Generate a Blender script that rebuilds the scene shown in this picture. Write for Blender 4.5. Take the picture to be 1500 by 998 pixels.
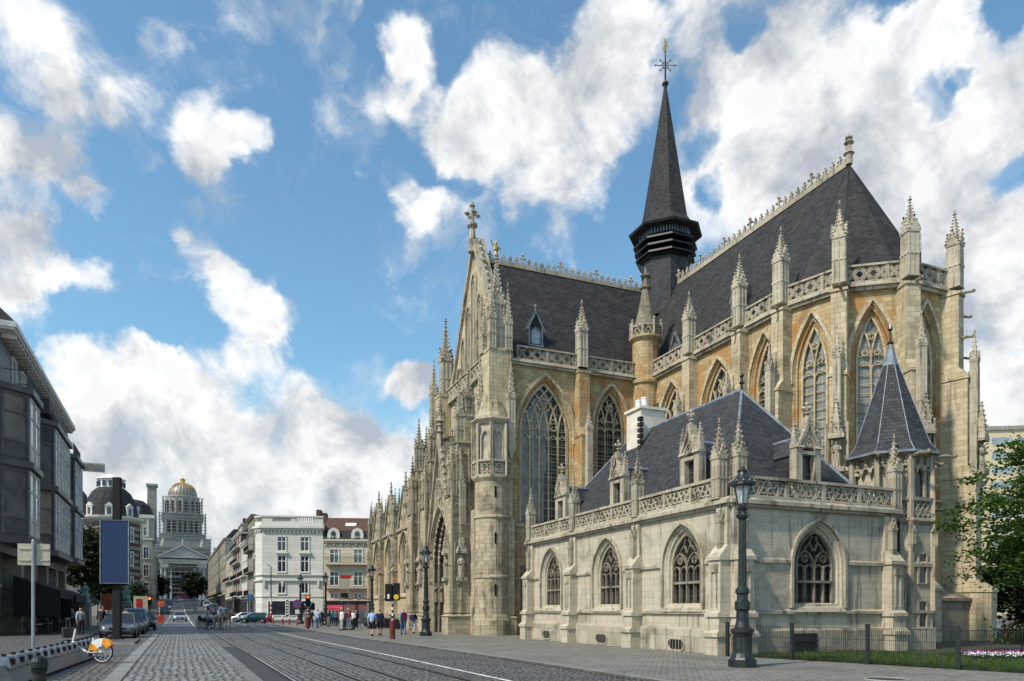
import bpy, bmesh, math, random
from math import sin, cos, pi, sqrt, radians, atan2, acos
from mathutils import Vector, Matrix, Euler
random.seed(7)
SC = bpy.context.scene
COL = SC.collection
for o in list(bpy.data.objects):
    bpy.data.objects.remove(o)

# ------------------------------------------------------------------ camera, sky, sun, exposure
cam = bpy.data.cameras.new('camera'); camo = bpy.data.objects.new('camera', cam); COL.objects.link(camo)
camo.location = (0, 0, 1.65); camo.rotation_euler = (radians(90), 0, 0)
cam.lens = 25.2; cam.sensor_width = 36; cam.shift_y = 0.2627; cam.clip_end = 3000; cam.clip_start = 0.1
SC.camera = camo
SUN_EL, SUN_AZ = 46, -128          # azimuth measured from +Y towards +X
sd = Vector((sin(radians(SUN_AZ))*cos(radians(SUN_EL)), cos(radians(SUN_AZ))*cos(radians(SUN_EL)), sin(radians(SUN_EL))))
sl = bpy.data.lights.new('sun', 'SUN'); so = bpy.data.objects.new('sun', sl); COL.objects.link(so)
sl.energy = 3.5; sl.angle = radians(4); sl.color = (1.0, 0.90, 0.76)
so.rotation_euler = sd.to_track_quat('Z', 'Y').to_euler()
SC.view_settings.view_transform = 'Standard'; SC.view_settings.look = 'None'
SC.view_settings.exposure = 0.3; SC.view_settings.gamma = 1; SC.view_settings.use_curve_mapping = False
SC.cycles.max_bounces = 5; SC.cycles.diffuse_bounces = 2; SC.cycles.glossy_bounces = 2
SC.cycles.transmission_bounces = 3; SC.cycles.transparent_max_bounces = 6
try:
    SC.cycles.use_denoising = True
except Exception:
    pass

class NT:
    "small node-tree writer"
    def __init__(s, tree): s.t = tree; s.n = tree.nodes; s.l = tree.links
    def new(s, typ, **kw):
        n = s.n.new(typ)
        for k, v in kw.items(): setattr(n, k, v)
        return n
    def put(s, sock, v):
        if hasattr(v, 'is_output'): s.l.new(v, sock)
        else: sock.default_value = v
    def math(s, op, a, b=None, c=None, clamp=False):
        n = s.new('ShaderNodeMath', operation=op, use_clamp=clamp)
        s.put(n.inputs[0], a)
        if b is not None: s.put(n.inputs[1], b)
        if c is not None: s.put(n.inputs[2], c)
        return n.outputs[0]
    def vmath(s, op, a, b=None, sc=None):
        n = s.new('ShaderNodeVectorMath', operation=op)
        s.put(n.inputs[0], a)
        if b is not None: s.put(n.inputs[1], b)
        if sc is not None: s.put(n.inputs['Scale'], sc)
        return n.outputs['Value'] if op in ('DOT_PRODUCT', 'LENGTH') else n.outputs[0]
    def noise(s, vec, scale, detail=4, rough=0.55, dist=0.0, out='Fac'):
        n = s.new('ShaderNodeTexNoise')
        s.put(n.inputs['Vector'], vec); n.inputs['Scale'].default_value = scale
        n.inputs['Detail'].default_value = detail; n.inputs['Roughness'].default_value = rough
        n.inputs['Distortion'].default_value = dist
        return n.outputs[out]
    def rng(s, v, a, b, c=0.0, d=1.0, smooth=True):
        n = s.new('ShaderNodeMapRange'); n.interpolation_type = 'SMOOTHSTEP' if smooth else 'LINEAR'
        s.put(n.inputs['Value'], v)
        for k, x in zip(('From Min', 'From Max', 'To Min', 'To Max'), (a, b, c, d)): n.inputs[k].default_value = x
        return n.outputs['Result']
    def mix(s, f, a, b, mode='MIX'):
        n = s.new('ShaderNodeMix', data_type='RGBA', blend_type=mode)
        s.put(n.inputs['Factor'], f)
        for sock, v in ((n.inputs[6], a), (n.inputs[7], b)):
            if isinstance(v, tuple) and len(v) == 3: v = v + (1,)
            s.put(sock, v)
        return n.outputs[2]

# cloud masses of this sky: compass-like directions given as (tan of azimuth, tan of elevation, size)
CLOUDS = [(-0.67, 0.8, 0.064, 0.6), (-0.58, 0.76, 0.056, 0.5), (-0.53, 0.7, 0.04, 0.45), (-0.7, 0.66, 0.056, 0.9), (-0.63, 0.62, 0.048, 0.85), (-0.59, 0.57, 0.032, 0.7), (-0.7, 0.56, 0.04, 0.8), (-0.67, 0.49, 0.048, 0.95), (-0.6, 0.455, 0.036, 0.8), (-0.71, 0.43, 0.04, 0.8), (-0.42, 0.65, 0.045, 0.8), (-0.365, 0.655, 0.03, 0.65), (-0.41, 0.61, 0.03, 0.65), (-0.5, 0.63, 0.02, 0.4), (-0.43, 0.55, 0.015, 0.45), (-0.43, 0.48, 0.04, 0.75), (-0.38, 0.43, 0.045, 0.85), (-0.345, 0.405, 0.035, 0.75), (-0.46, 0.52, 0.016, 0.5), (-0.36, 0.35, 0.04, 0.7), (-0.56, 0.34, 0.056, 0.9), (-0.5, 0.31, 0.048, 0.95), (-0.44, 0.29, 0.06, 0.95), (-0.63, 0.36, 0.032, 0.6), (-0.3, 0.25, 0.06, 1.0), (-0.24, 0.235, 0.055, 0.95), (-0.18, 0.215, 0.045, 0.8), (-0.65, 0.25, 0.072, 1.0), (-0.55, 0.22, 0.072, 1.0), (-0.45, 0.19, 0.08, 1.0), (-0.36, 0.17, 0.08, 1.0), (-0.27, 0.17, 0.07, 0.9), (-0.66, 0.12, 0.072, 0.9), (-0.52, 0.1, 0.081, 0.95), (-0.38, 0.08, 0.08, 0.9), (-0.24, 0.09, 0.08, 0.9), (-0.15, 0.335, 0.025, 0.7), (-0.12, 0.315, 0.03, 0.75), (-0.1, 0.2, 0.06, 0.7), (-0.37, 0.85, 0.045, 0.55), (-0.3, 0.82, 0.035, 0.5), (-0.26, 0.78, 0.03, 0.4), (-0.155, 0.79, 0.035, 0.8), (-0.145, 0.74, 0.035, 0.75), (-0.12, 0.69, 0.03, 0.6), (-0.18, 0.7, 0.03, 0.4), (-0.1, 0.545, 0.035, 0.8), (-0.14, 0.555, 0.03, 0.65), (-0.14, 0.5, 0.02, 0.5), (-0.04, 0.53, 0.03, 0.6), (0.0, 0.71, 0.06, 0.95), (-0.05, 0.66, 0.05, 0.85), (0.06, 0.67, 0.08, 1.0), (0.13, 0.7, 0.07, 1.0), (0.14, 0.8, 0.06, 0.9), (0.1, 0.6, 0.06, 0.85), (-0.01, 0.62, 0.05, 0.8), (0.08, 0.51, 0.03, 0.6), (0.02, 0.57, 0.03, 0.5), (0.28, 0.8, 0.07, 0.95), (0.34, 0.74, 0.07, 1.0), (0.4, 0.82, 0.06, 0.9), (0.44, 0.68, 0.08, 1.0), (0.36, 0.64, 0.07, 0.95), (0.3, 0.68, 0.06, 0.9), (0.5, 0.76, 0.07, 0.95), (0.56, 0.7, 0.08, 0.95), (0.6, 0.8, 0.06, 0.85), (0.66, 0.66, 0.07, 1.0), (0.6, 0.58, 0.08, 1.0), (0.69, 0.74, 0.06, 0.9), (0.7, 0.5, 0.09, 1.0), (0.52, 0.6, 0.08, 0.95), (0.7, 0.36, 0.1, 0.95), (0.68, 0.24, 0.09, 0.9), (0.45, 0.58, 0.05, 0.7), (0.27, 0.62, 0.04, 0.7), (0.6, 0.45, 0.1, 0.9), (0.3, 0.55, 0.05, 0.55), (0.4, 0.5, 0.08, 0.6), (-0.7, 0.38, 0.03, 0.5), (-0.245, 0.845, 0.03, 0.5), (-0.2, 0.62, 0.018, 0.35), (-0.48, 0.8, 0.03, 0.45), (-0.63, 0.7, 0.03, 0.4), (-0.155, 0.6, 0.025, 0.4), (-0.08, 0.63, 0.03, 0.5), (-0.14, 0.325, 0.035, 0.55), (-0.2, 0.33, 0.03, 0.35), (-0.4, 0.56, 0.03, 0.35), (-0.17, 0.52, 0.04, 0.4), (-0.22, 0.7, 0.05, 0.4), (-0.6, 0.7, 0.06, 0.4)]
HOLES = [(-.60, .405, .03), (-.50, .40, .03), (-.56, .64, .03), (-.70, .39, .02), (.581, .705, .02), (.695, .595, .02), (.31, .81, .022), (.53, .85, .025), (.275, .64, .022), (.30, .58, .02), (.62, .74, .015), (.69, .85, .03)]

def make_world():
    w = bpy.data.worlds.new("World"); SC.world = w; w.use_nodes = True
    t = NT(w.node_tree); t.n.clear()
    out = t.new('ShaderNodeOutputWorld'); bg = t.new('ShaderNodeBackground'); t.l.new(bg.outputs[0], out.inputs[0])
    sky = t.new('ShaderNodeTexSky', sky_type='NISHITA'); sky.sun_disc = False
    sky.sun_elevation = radians(SUN_EL); sky.sun_rotation = radians(SUN_AZ)
    sky.air_density = 1.25; sky.dust_density = 0.6; sky.ozone_density = 2.2
    d = t.new('ShaderNodeTexCoord').outputs['Generated']
    d = t.vmath('NORMALIZE', d)
    sep = t.new('ShaderNodeSeparateXYZ'); t.l.new(d, sep.inputs[0])
    warp = t.noise(d, 5.0, 5, .62, 0.3, 'Color')
    wv = t.vmath('SCALE', t.vmath('SUBTRACT', warp, (.5, .5, .5)), sc=0.11)
    warp2 = t.noise(d, 19.0, 5, .6, 0.0, 'Color')
    wv2 = t.vmath('SCALE', t.vmath('SUBTRACT', warp2, (.5, .5, .5)), sc=0.05)
    dw = t.vmath('NORMALIZE', t.vmath('ADD', t.vmath('ADD', d, wv), wv2))
    acc = None
    def blob(x, z, r, soft):
        c = Vector((x, 1, z)); m = c.length; c.normalize(); a = r/m**1.35
        return t.rng(t.vmath('DOT_PRODUCT', dw, tuple(c)), cos(a*1.45), cos(a*soft))
    for x, z, r, wt in CLOUDS:
        b = t.math('MULTIPLY', blob(x, z, r, .35), wt)
        acc = b if acc is None else t.math('ADD', acc, b)
    # the rest of the sky, away from the view, carries broken cloud too
    rest = t.rng(sep.outputs[1], .50, .2, 0, .22)
    acc = t.math('MINIMUM', t.math('ADD', acc, rest), 1.15)
    for x, z, r in HOLES:
        acc = t.math('SUBTRACT', acc, t.math('MULTIPLY', blob(x, z, r*1.3, .1), .75))
    n1 = t.noise(d, 8.5, 10, .64, 0.35)
    m = t.math('ADD', acc, t.math('MULTIPLY', t.math('SUBTRACT', n1, .5), 2.3))
    mask = t.rng(m, .16, 1.12)
    # thin torn veils round and between the masses
    n3 = t.noise(t.vmath('MULTIPLY', dw, (1.0, 1.0, 1.9)), 6.0, 10, .68, .8)
    veil = t.math('MULTIPLY', t.rng(t.math('ADD', t.math('MULTIPLY', acc, .8), t.math('MULTIPLY', t.math('SUBTRACT', n3, .5), 3.0)), .05, 1.3), .62)
    mask = t.math('MAXIMUM', mask, veil)
    # light from the sun side: compare the thickness a little towards the sun
    n2 = t.noise(t.vmath('ADD', d, tuple(sd*0.05 + Vector((0, 0, .04)))), 8.5, 7, .6, 0.35)
    lit = t.math('ADD', t.math('MULTIPLY', t.math('SUBTRACT', n1, n2), 3.6), .66)
    big = t.noise(t.vmath('ADD', d, (3.1, 1.7, .4)), 3.3, 4, .5)
    lit = t.math('ADD', lit, t.math('MULTIPLY', t.math('SUBTRACT', big, .5), 1.7), clamp=True)
    thick = t.rng(m, .8, 1.5, 0, .22)
    lit = t.math('SUBTRACT', lit, thick, clamp=True)
    ccol = t.mix(lit, (5.0, 5.5, 6.2), (11.2, 11.2, 11.0))
    skyc = t.mix(1.0, sky.outputs[0], (1.42, 1.86, 1.86), 'MULTIPLY')
    hz = t.rng(sep.outputs[2], .0, .32, .55, 0)
    skyc = t.mix(hz, skyc, (7.4, 8.6, 9.6))
    t.l.new(t.mix(mask, skyc, ccol), bg.inputs[0]); bg.inputs[1].default_value = 0.078
make_world()

# ------------------------------------------------------------------ materials
def principled(name):
    m = bpy.data.materials.new(name); m.use_nodes = True
    t = NT(m.node_tree); b = t.n['Principled BSDF']
    return m, t, b
def spec(b, v): b.inputs['Specular IOR Level'].default_value = v

def plain(name, col, rough=.6, metal=0.0, var=.25, scale=3.0, sp=.4, bump=0.0):
    m, t, b = principled(name)
    tc = t.new('ShaderNodeTexCoord').outputs['Object']
    n = t.noise(tc, scale, 5, .6)
    c = t.mix(t.rng(n, .3, .7), tuple(x*(1-var) for x in col), tuple(min(1, x*(1+var)) for x in col))
    t.l.new(c, b.inputs['Base Color'])
    t.put(b.inputs['Roughness'], t.rng(n, .3, .7, max(0.02, rough-.08), min(1, rough+.08)))
    b.inputs['Metallic'].default_value = metal; spec(b, sp)
    if bump:
        bp = t.new('ShaderNodeBump'); bp.inputs['Strength'].default_value = bump; bp.inputs['Distance'].default_value = .02
        t.l.new(t.noise(tc, scale*9, 3, .6), bp.inputs['Height']); t.l.new(bp.outputs[0], b.inputs['Normal'])
    return m

def stone(name, c1, c2, stain, bw=.62, rh=.30, mortar=.012, stain_amt=.6, streak=.5, bump=.5, patch=None, mcol=None):
    m, t, b = principled(name)
    tcn = t.new('ShaderNodeTexCoord'); uv = tcn.outputs['UV']
    rnd = t.math('MULTIPLY', t.new('ShaderNodeObjectInfo').outputs['Random'], 61.0)
    ob = t.vmath('ADD', tcn.outputs['Object'], t.new('ShaderNodeCombineXYZ').outputs[0])
    cx = ob.node.inputs[1].links[0].from_node; t.put(cx.inputs[0], rnd); t.put(cx.inputs[1], rnd)
    c1, c2 = tuple(x*.90 for x in c1), tuple(min(.85, x*1.05) for x in c2)
    wob = t.vmath('SCALE', t.vmath('SUBTRACT', t.noise(uv, 3.0, 2, .5, 0, 'Color'), (.5, .5, .5)), sc=.02)
    br = t.new('ShaderNodeTexBrick'); t.l.new(t.vmath('ADD', uv, wob), br.inputs['Vector'])
    br.inputs['Scale'].default_value = 1; br.inputs['Brick Width'].default_value = bw; br.inputs['Row Height'].default_value = rh
    br.inputs['Mortar Size'].default_value = mortar; br.inputs['Mortar Smooth'].default_value = .3; br.inputs['Bias'].default_value = -.1
    br.inputs['Color1'].default_value = (*c1, 1); br.inputs['Color2'].default_value = (*c2, 1)
    mc = mcol or tuple(x*.58 for x in c1)
    br.inputs['Mortar'].default_value = (*mc, 1)
    c = br.outputs['Color']
    if patch:
        c = t.mix(t.rng(t.noise(ob, .45, 5, .6, .6), .47, .62, 0, .85), c, patch)
    big = t.noise(ob, .8, 6, .62, .4)
    c = t.mix(t.math('MULTIPLY', t.rng(big, .5, .72), stain_amt), c, stain)
    st = t.noise(t.vmath('MULTIPLY', ob, (5, 5, .33)), 1.0, 5, .65)
    c = t.mix(t.math('MULTIPLY', t.rng(st, .52, .72), streak), c, tuple(x*.5 for x in stain))
    fine = t.noise(ob, 14, 4, .65)
    c = t.mix(t.rng(fine, .35, .75, 0, .38), c, tuple(x*.55 for x in c1))
    t.l.new(c, b.inputs['Base Color']); b.inputs['Roughness'].default_value = .9; spec(b, .2)
    bp = t.new('ShaderNodeBump'); bp.inputs['Strength'].default_value = bump; bp.inputs['Distance'].default_value = .02
    h = t.math('SUBTRACT', t.math('MULTIPLY', fine, .7), br.outputs['Fac'])
    t.l.new(h, bp.inputs['Height']); t.l.new(bp.outputs[0], b.inputs['Normal'])
    return m

def slate(name, c1, c2, bw=.28, rh=.16, rough=.5, lichen=.25):
    m, t, b = principled(name)
    tcn = t.new('ShaderNodeTexCoord'); uv = tcn.outputs['UV']; ob = tcn.outputs['Object']
    br = t.new('ShaderNodeTexBrick'); t.l.new(uv, br.inputs['Vector']); br.inputs['Scale'].default_value = 1
    br.inputs['Brick Width'].default_value = bw; br.inputs['Row Height'].default_value = rh
    br.inputs['Mortar Size'].default_value = .009; br.inputs['Mortar Smooth'].default_value = .2; br.inputs['Bias'].default_value = 0
    br.inputs['Color1'].default_value = (*c1, 1); br.inputs['Color2'].default_value = (*c2, 1)
    br.inputs['Mortar'].default_value = (*[x*.35 for x in c1], 1)
    n = t.noise(ob, 1.1, 6, .65)
    c = t.mix(t.rng(n, .45, .75, 0, lichen), br.outputs['Color'], (.10, .10, .085))
    c = t.mix(t.rng(t.noise(t.vmath('MULTIPLY', uv, (4, .35, 1)), 1.0, 4, .6), .5, .75, 0, .4), c, tuple(x*.5 for x in c1))
    t.l.new(c, b.inputs['Base Color']); spec(b, .28)
    t.put(b.inputs['Roughness'], t.rng(n, .3, .7, rough-.05, min(1, rough+.18)))
    bp = t.new('ShaderNodeBump'); bp.inputs['Strength'].default_value = .6; bp.inputs['Distance'].default_value = .02
    t.l.new(t.math('SUBTRACT', t.math('MULTIPLY', n, .4), br.outputs['Fac']), bp.inputs['Height']); t.l.new(bp.outputs[0], b.inputs['Normal'])
    return m

def leaded(name, c1, c2, lead, bw=.22, rh=.30, rough=.18, ms=.014):
    m, t, b = principled(name)
    tcn = t.new('ShaderNodeTexCoord'); uv = tcn.outputs['UV']; ob = tcn.outputs['Object']
    br = t.new('ShaderNodeTexBrick'); t.l.new(uv, br.inputs['Vector']); br.inputs['Scale'].default_value = 1; br.offset = 0
    br.inputs['Brick Width'].default_value = bw; br.inputs['Row Height'].default_value = rh
    br.inputs['Mortar Size'].default_value = ms; br.inputs['Mortar Smooth'].default_value = .1
    br.inputs['Color1'].default_value = (*c1, 1); br.inputs['Color2'].default_value = (*c2, 1); br.inputs['Mortar'].default_value = (*lead, 1)
    n = t.noise(ob, 2.0, 3, .5)
    c = t.mix(t.rng(n, .4, .7, 0, .5), br.outputs['Color'], tuple(x*.6 for x in c1))
    t.l.new(c, b.inputs['Base Color']); spec(b, .6)
    t.put(b.inputs['Roughness'], t.math('ADD', t.math('MULTIPLY', br.outputs['Fac'], .5), rough))
    bp = t.new('ShaderNodeBump'); bp.inputs['Strength'].default_value = .35; bp.inputs['Distance'].default_value = .02
    t.l.new(t.noise(uv, 2.2, 2, .5), bp.inputs['Height']); t.l.new(bp.outputs[0], b.inputs['Normal'])
    return m

def setts(name, c1, c2, joint, bw, rh, bump=.8, wob=.05, dirt=.4, ms=.016, rough=.75):
    m, t, b = principled(name)
    tcn = t.new('ShaderNodeTexCoord'); uv = tcn.outputs['UV']
    w = t.vmath('SCALE', t.vmath('SUBTRACT', t.noise(uv, 2.6, 3, .6, 0, 'Color'), (.5, .5, .5)), sc=wob*2)
    uw = t.vmath('ADD', uv, w)
    br = t.new('ShaderNodeTexBrick'); t.l.new(uw, br.inputs['Vector']); br.inputs['Scale'].default_value = 1
    br.inputs['Brick Width'].default_value = bw; br.inputs['Row Height'].default_value = rh
    br.inputs['Mortar Size'].default_value = ms; br.inputs['Mortar Smooth'].default_value = .9; br.inputs['Bias'].default_value = 0
    br.inputs['Color1'].default_value = (*c1, 1); br.inputs['Color2'].default_value = (*c2, 1); br.inputs['Mortar'].default_value = (*joint, 1)
    vo = t.new('ShaderNodeTexVoronoi'); t.l.new(t.vmath('MULTIPLY', uw, (1/bw, 1/rh, 1)), vo.inputs['Vector']); vo.inputs['Scale'].default_value = 1
    sepv = t.new('ShaderNodeSeparateColor'); t.l.new(vo.outputs['Color'], sepv.inputs[0])
    c = t.mix(t.rng(sepv.outputs[0], 0, 1, 0, .55, False), br.outputs['Color'], tuple(x*1.5 for x in c2))
    n = t.noise(uv, .35, 6, .65)
    c = t.mix(t.rng(n, .42, .7, 0, dirt), c, tuple(x*.45 for x in c1))
    f = t.noise(uv, 22, 4, .7)
    c = t.mix(t.rng(f, .4, .75, 0, .5), c, joint)
    t.l.new(c, b.inputs['Base Color']); spec(b, .35)
    t.put(b.inputs['Roughness'], t.rng(n, .3, .7, rough-.15, rough+.1))
    bp = t.new('ShaderNodeBump'); bp.inputs['Strength'].default_value = bump; bp.inputs['Distance'].default_value = .03
    h = t.math('ADD', t.math('MULTIPLY', br.outputs['Fac'], -1.2), t.math('MULTIPLY', f, .5))
    t.l.new(h, bp.inputs['Height']); t.l.new(bp.outputs[0], b.inputs['Normal'])
    return m

def cobbles(name, c1, c2, joint, bw, rh, gap=.10, bump=1.0, dirt=.35, rnd=.72):
    "rounded, uneven setts laid in wandering rows"
    m, t, b = principled(name)
    uv = t.new('ShaderNodeTexCoord').outputs['UV']
    w = t.vmath('SCALE', t.vmath('SUBTRACT', t.noise(uv, .9, 3, .6, 0, 'Color'), (.5, .5, .5)), sc=.22)
    v = t.vmath('MULTIPLY', t.vmath('ADD', uv, w), (1/bw, 1/rh, 1))
    ve = t.new('ShaderNodeTexVoronoi', feature='DISTANCE_TO_EDGE'); vc = t.new('ShaderNodeTexVoronoi')
    for n in (ve, vc): t.l.new(v, n.inputs['Vector']); n.inputs['Scale'].default_value = 1; n.inputs['Randomness'].default_value = rnd; n.voronoi_dimensions = '2D'
    e = t.rng(ve.outputs['Distance'], .02, .02+gap*2.2)
    sp = t.new('ShaderNodeSeparateColor'); t.l.new(vc.outputs['Color'], sp.inputs[0])
    c = t.mix(t.math('POWER', sp.outputs[0], 1.4), c1, c2)
    big = t.noise(uv, .3, 6, .65)
    c = t.mix(t.rng(big, .42, .7, 0, dirt), c, tuple(x*.5 for x in c1))
    f = t.noise(uv, 26, 4, .7)
    c = t.mix(t.rng(f, .45, .8, 0, .45), c, tuple(x*.4 for x in c1))
    c = t.mix(e, joint, c)
    t.l.new(c, b.inputs['Base Color']); spec(b, .45); t.put(b.inputs['Roughness'], t.rng(sp.outputs[1], 0, 1, .38, .75, False))
    bp = t.new('ShaderNodeBump'); bp.inputs['Strength'].default_value = bump; bp.inputs['Distance'].default_value = .05
    t.l.new(t.math('ADD', t.math('MULTIPLY', e, 1.0), t.math('ADD', t.math('MULTIPLY', f, .25), t.math('MULTIPLY', sp.outputs[2], .5))), bp.inputs['Height']); t.l.new(bp.outputs[0], b.inputs['Normal'])
    return m

def leafmat(name, c1, c2):
    m, t, b = principled(name)
    ob = t.new('ShaderNodeTexCoord').outputs['Object']
    n = t.noise(ob, 2.2, 4, .7)
    c = t.mix(t.rng(n, .35, .65), c1, c2)
    t.l.new(c, b.inputs['Base Color']); b.inputs['Roughness'].default_value = .55; spec(b, .35)
    tr = t.new('ShaderNodeBsdfTranslucent'); t.l.new(t.mix(1.0, c, (1.3, 1.5, .5), 'MULTIPLY'), tr.inputs[0])
    mx = t.new('ShaderNodeMixShader'); mx.inputs[0].default_value = .35
    t.l.new(b.outputs[0], mx.inputs[1]); t.l.new(tr.outputs[0], mx.inputs[2]); t.l.new(mx.outputs[0], t.n['Material Output'].inputs[0])
    return m

def glow(name, col, s):
    m, t, b = principled(name)
    b.inputs['Base Color'].default_value = (*col, 1); b.inputs['Emission Color'].default_value = (*col, 1); b.inputs['Emission Strength'].default_value = s
    return m

def clearglass(name):
    m, t, b = principled(name)
    b.inputs['Base Color'].default_value = (.75, .8, .82, 1); b.inputs['Roughness'].default_value = .08
    tr = t.new('ShaderNodeBsdfTransparent'); tr.inputs[0].default_value = (.8, .85, .86, 1)
    mx = t.new('ShaderNodeMixShader'); mx.inputs[0].default_value = .35
    t.l.new(tr.outputs[0], mx.inputs[1]); t.l.new(b.outputs[0], mx.inputs[2]); t.l.new(mx.outputs[0], t.n['Material Output'].inputs[0])
    return m

M = {}
M['pale'] = stone('pale_limestone', (.53, .465, .36), (.535, .475, .37), (.14, .115, .08), .75, .27, .007, .6, .75, mcol=(.36, .315, .24))
M['trim'] = stone('carved_limestone', (.415, .36, .27), (.49, .43, .33), (.06, .05, .038), 1.1, .6, .006, .85, .95)
M['dark_trim'] = stone('weathered_shaded_stone', (.24, .20, .145), (.30, .255, .19), (.06, .05, .04), .9, .5, .006, .8, .8)
M['ochre'] = stone('ochre_limestone', (.47, .345, .18), (.55, .44, .27), (.19, .11, .05), .55, .25, .012, .65, .5, patch=(.42, .205, .07))
M['cream'] = stone('cream_limestone', (.52, .43, .275), (.61, .52, .36), (.18, .135, .08), .6, .28, .010, .65, .6)
M['facade'] = stone('weathered_limestone', (.42, .35, .235), (.52, .445, .315), (.09, .073, .05), .65, .29, .010, .85, .85)
M['slate'] = slate('dark_roof_slate', (.021, .020, .020), (.048, .046, .046), .3, .17, .7, .3)
M['slate_blue'] = slate('blue_roof_slate', (.030, .031, .034), (.060, .062, .067), .26, .16, .6, .12)
M['lead'] = plain('lead_flashing', (.20, .225, .255), .5, .3, .3)
M['glass'] = leaded('dark_leaded_glass', (.012, .013, .014), (.025, .027, .028), (.06, .058, .05), .16, .22, .2, .010)
M['glass_lit'] = leaded('screened_leaded_glass', (.16, .17, .155), (.24, .25, .235), (.42, .39, .31), .45, .55, .3, .02)
M['glass_big'] = leaded('tall_leaded_glass', (.015, .016, .018), (.05, .052, .055), (.30, .28, .22), .42, .52, .18, .02)
M['pane'] = plain('window_pane', (.03, .035, .042), .08, 0, .5, .8, .7)
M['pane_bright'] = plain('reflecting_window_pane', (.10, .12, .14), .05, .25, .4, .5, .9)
M['iron'] = plain('black_painted_iron', (.010, .012, .013), .42, .0, .35, 8, .5)
M['lampgreen'] = plain('dark_green_cast_iron', (.013, .019, .019), .42, .0, .4, 9, .5, .2)
M['gold'] = plain('gilded_metal', (.58, .38, .12), .42, .8, .3)
M['bronze'] = plain('green_patina_bronze', (.22, .34, .28), .8, 0, .4, 6)
M['white_plaster'] = stone('white_render', (.70, .68, .60), (.72, .70, .62), (.48, .45, .37), 6, .62, .012, .35, .3, .3)
M['cream_plaster'] = stone('cream_render', (.66, .58, .43), (.70, .62, .47), (.42, .35, .22), 5, .5, .02, .35, .35, .3)
M['grey_stone'] = stone('grey_stone', (.33, .31, .27), (.40, .38, .33), (.16, .15, .13), .8, .4, .012, .6, .5)
M['brick_band'] = stone('banded_brick', (.13, .07, .048), (.18, .10, .07), (.08, .05, .04), .25, .08, .010, .4, .3)
M['beige'] = stone('beige_render', (.46, .40, .30), (.50, .44, .34), (.28, .23, .17), 4, .9, .012, .4, .35)
M['palace'] = stone('soot_grey_stone', (.36, .355, .34), (.45, .445, .425), (.16, .16, .155), 1.6, .9, .02, .55, .6)
M['dark_metal'] = plain('charcoal_cladding', (.080, .083, .092), .5, .0, .25, 2, .45)
M['light_frame'] = plain('pale_window_frame', (.58, .57, .54), .55)
M['pane_sky'] = plain('sky_reflection_pane', (.46, .52, .58), .12, .25, .45, .7, .8)  # pale blue base colour stands in for sky reflected in the panes
M['white_paint'] = plain('white_paint', (.78, .77, .73), .55, 0, .12)
M['tile'] = slate('brown_roof_tile', (.10, .052, .035), (.14, .075, .05), .3, .25, .75)
M['zinc'] = plain('zinc_sheet', (.20, .225, .25), .45, .35, .3)
M['chimney'] = plain('pale_chimney_render', (.66, .60, .50), .85, 0, .14, 2)
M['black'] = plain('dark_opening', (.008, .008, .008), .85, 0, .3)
M['red'] = plain('red_paint', (.40, .03, .03), .5)
M['darkred'] = plain('oxblood_paint', (.14, .02, .018), .5)
M['orange'] = plain('orange_paint', (.85, .30, .02), .4)
M['redorange'] = plain('orange_red_panel', (.50, .09, .03), .6)
M['blue_panel'] = plain('blue_panel_sheet', (.024, .045, .105), .8, 0, .06, 3, .15)
M['blue_sign'] = plain('blue_sign_face', (.04, .12, .35), .5)
M['sign_back'] = plain('beige_sign_plate', (.47, .43, .32), .6, 0, .08)
M['steel'] = plain('galvanised_steel', (.36, .37, .38), .45, .6, .2)
M['rail'] = plain('worn_steel_rail', (.55, .55, .56), .22, 1.0, .2)
M['groove'] = plain('rail_groove', (.018, .017, .016), .8)
M['cobble'] = cobbles('granite_setts', (.24, .235, .225), (.47, .46, .44), (.022, .020, .018), .21, .17, .11, 1.0, .3)
M['trackcobble'] = cobbles('track_bed_setts', (.17, .167, .16), (.33, .325, .31), (.022, .020, .019), .20, .12, .12, 1.0, .45, .6)
M['paving'] = setts('pavement_setts', (.18, .175, .15), (.24, .232, .20), (.045, .043, .036), .20, .13, .7, .03, .45)
M['leftpaving'] = cobbles('parking_setts', (.15, .143, .13), (.24, .23, .21), (.028, .026, .022), .20, .15, .10, .8, .5, .55)
M['asphalt'] = plain('asphalt', (.050, .050, .054), .8, 0, .25, 1.2, .3, .4)
M['kerb'] = setts('bluestone_kerb', (.20, .20, .195), (.25, .25, .24), (.05, .05, .05), .9, .5, .4, .0, .4, .012)
M['dark_kerb'] = setts('dark_bluestone', (.13, .13, .125), (.17, .17, .165), (.04, .04, .04), .9, .5, .4, .0, .5, .012)
M['line'] = plain('worn_road_paint', (.52, .52, .50), .75, 0, .45, 5)
M['soil'] = plain('garden_soil', (.045, .05, .022), .95, 0, .5, 4)
M['grass'] = leafmat('grass_blades', (.045, .085, .016), (.10, .15, .03))
M['leaf'] = leafmat('tree_leaves', (.018, .050, .009), (.085, .150, .024))
M['leaf_dark'] = leafmat('dark_tree_leaves', (.014, .024, .010), (.035, .05, .018))
M['bark'] = plain('tree_bark', (.055, .042, .032), .95, 0, .5, 9, .2, .6)
M['petal_white'] = plain('white_petals', (.80, .78, .78), .7)
M['petal_purple'] = plain('purple_petals', (.30, .06, .28), .7)
M['petal_red'] = plain('red_petals', (.50, .03, .06), .7)
M['skin'] = plain('skin', (.50, .30, .21), .6, 0, .12, 20)
M['hair_dark'] = plain('dark_hair', (.025, .018, .013), .7)
M['hair_grey'] = plain('grey_hair', (.35, .33, .30), .7)
M['tyre'] = plain('rubber_tyre', (.014, .014, .014), .8)
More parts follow.
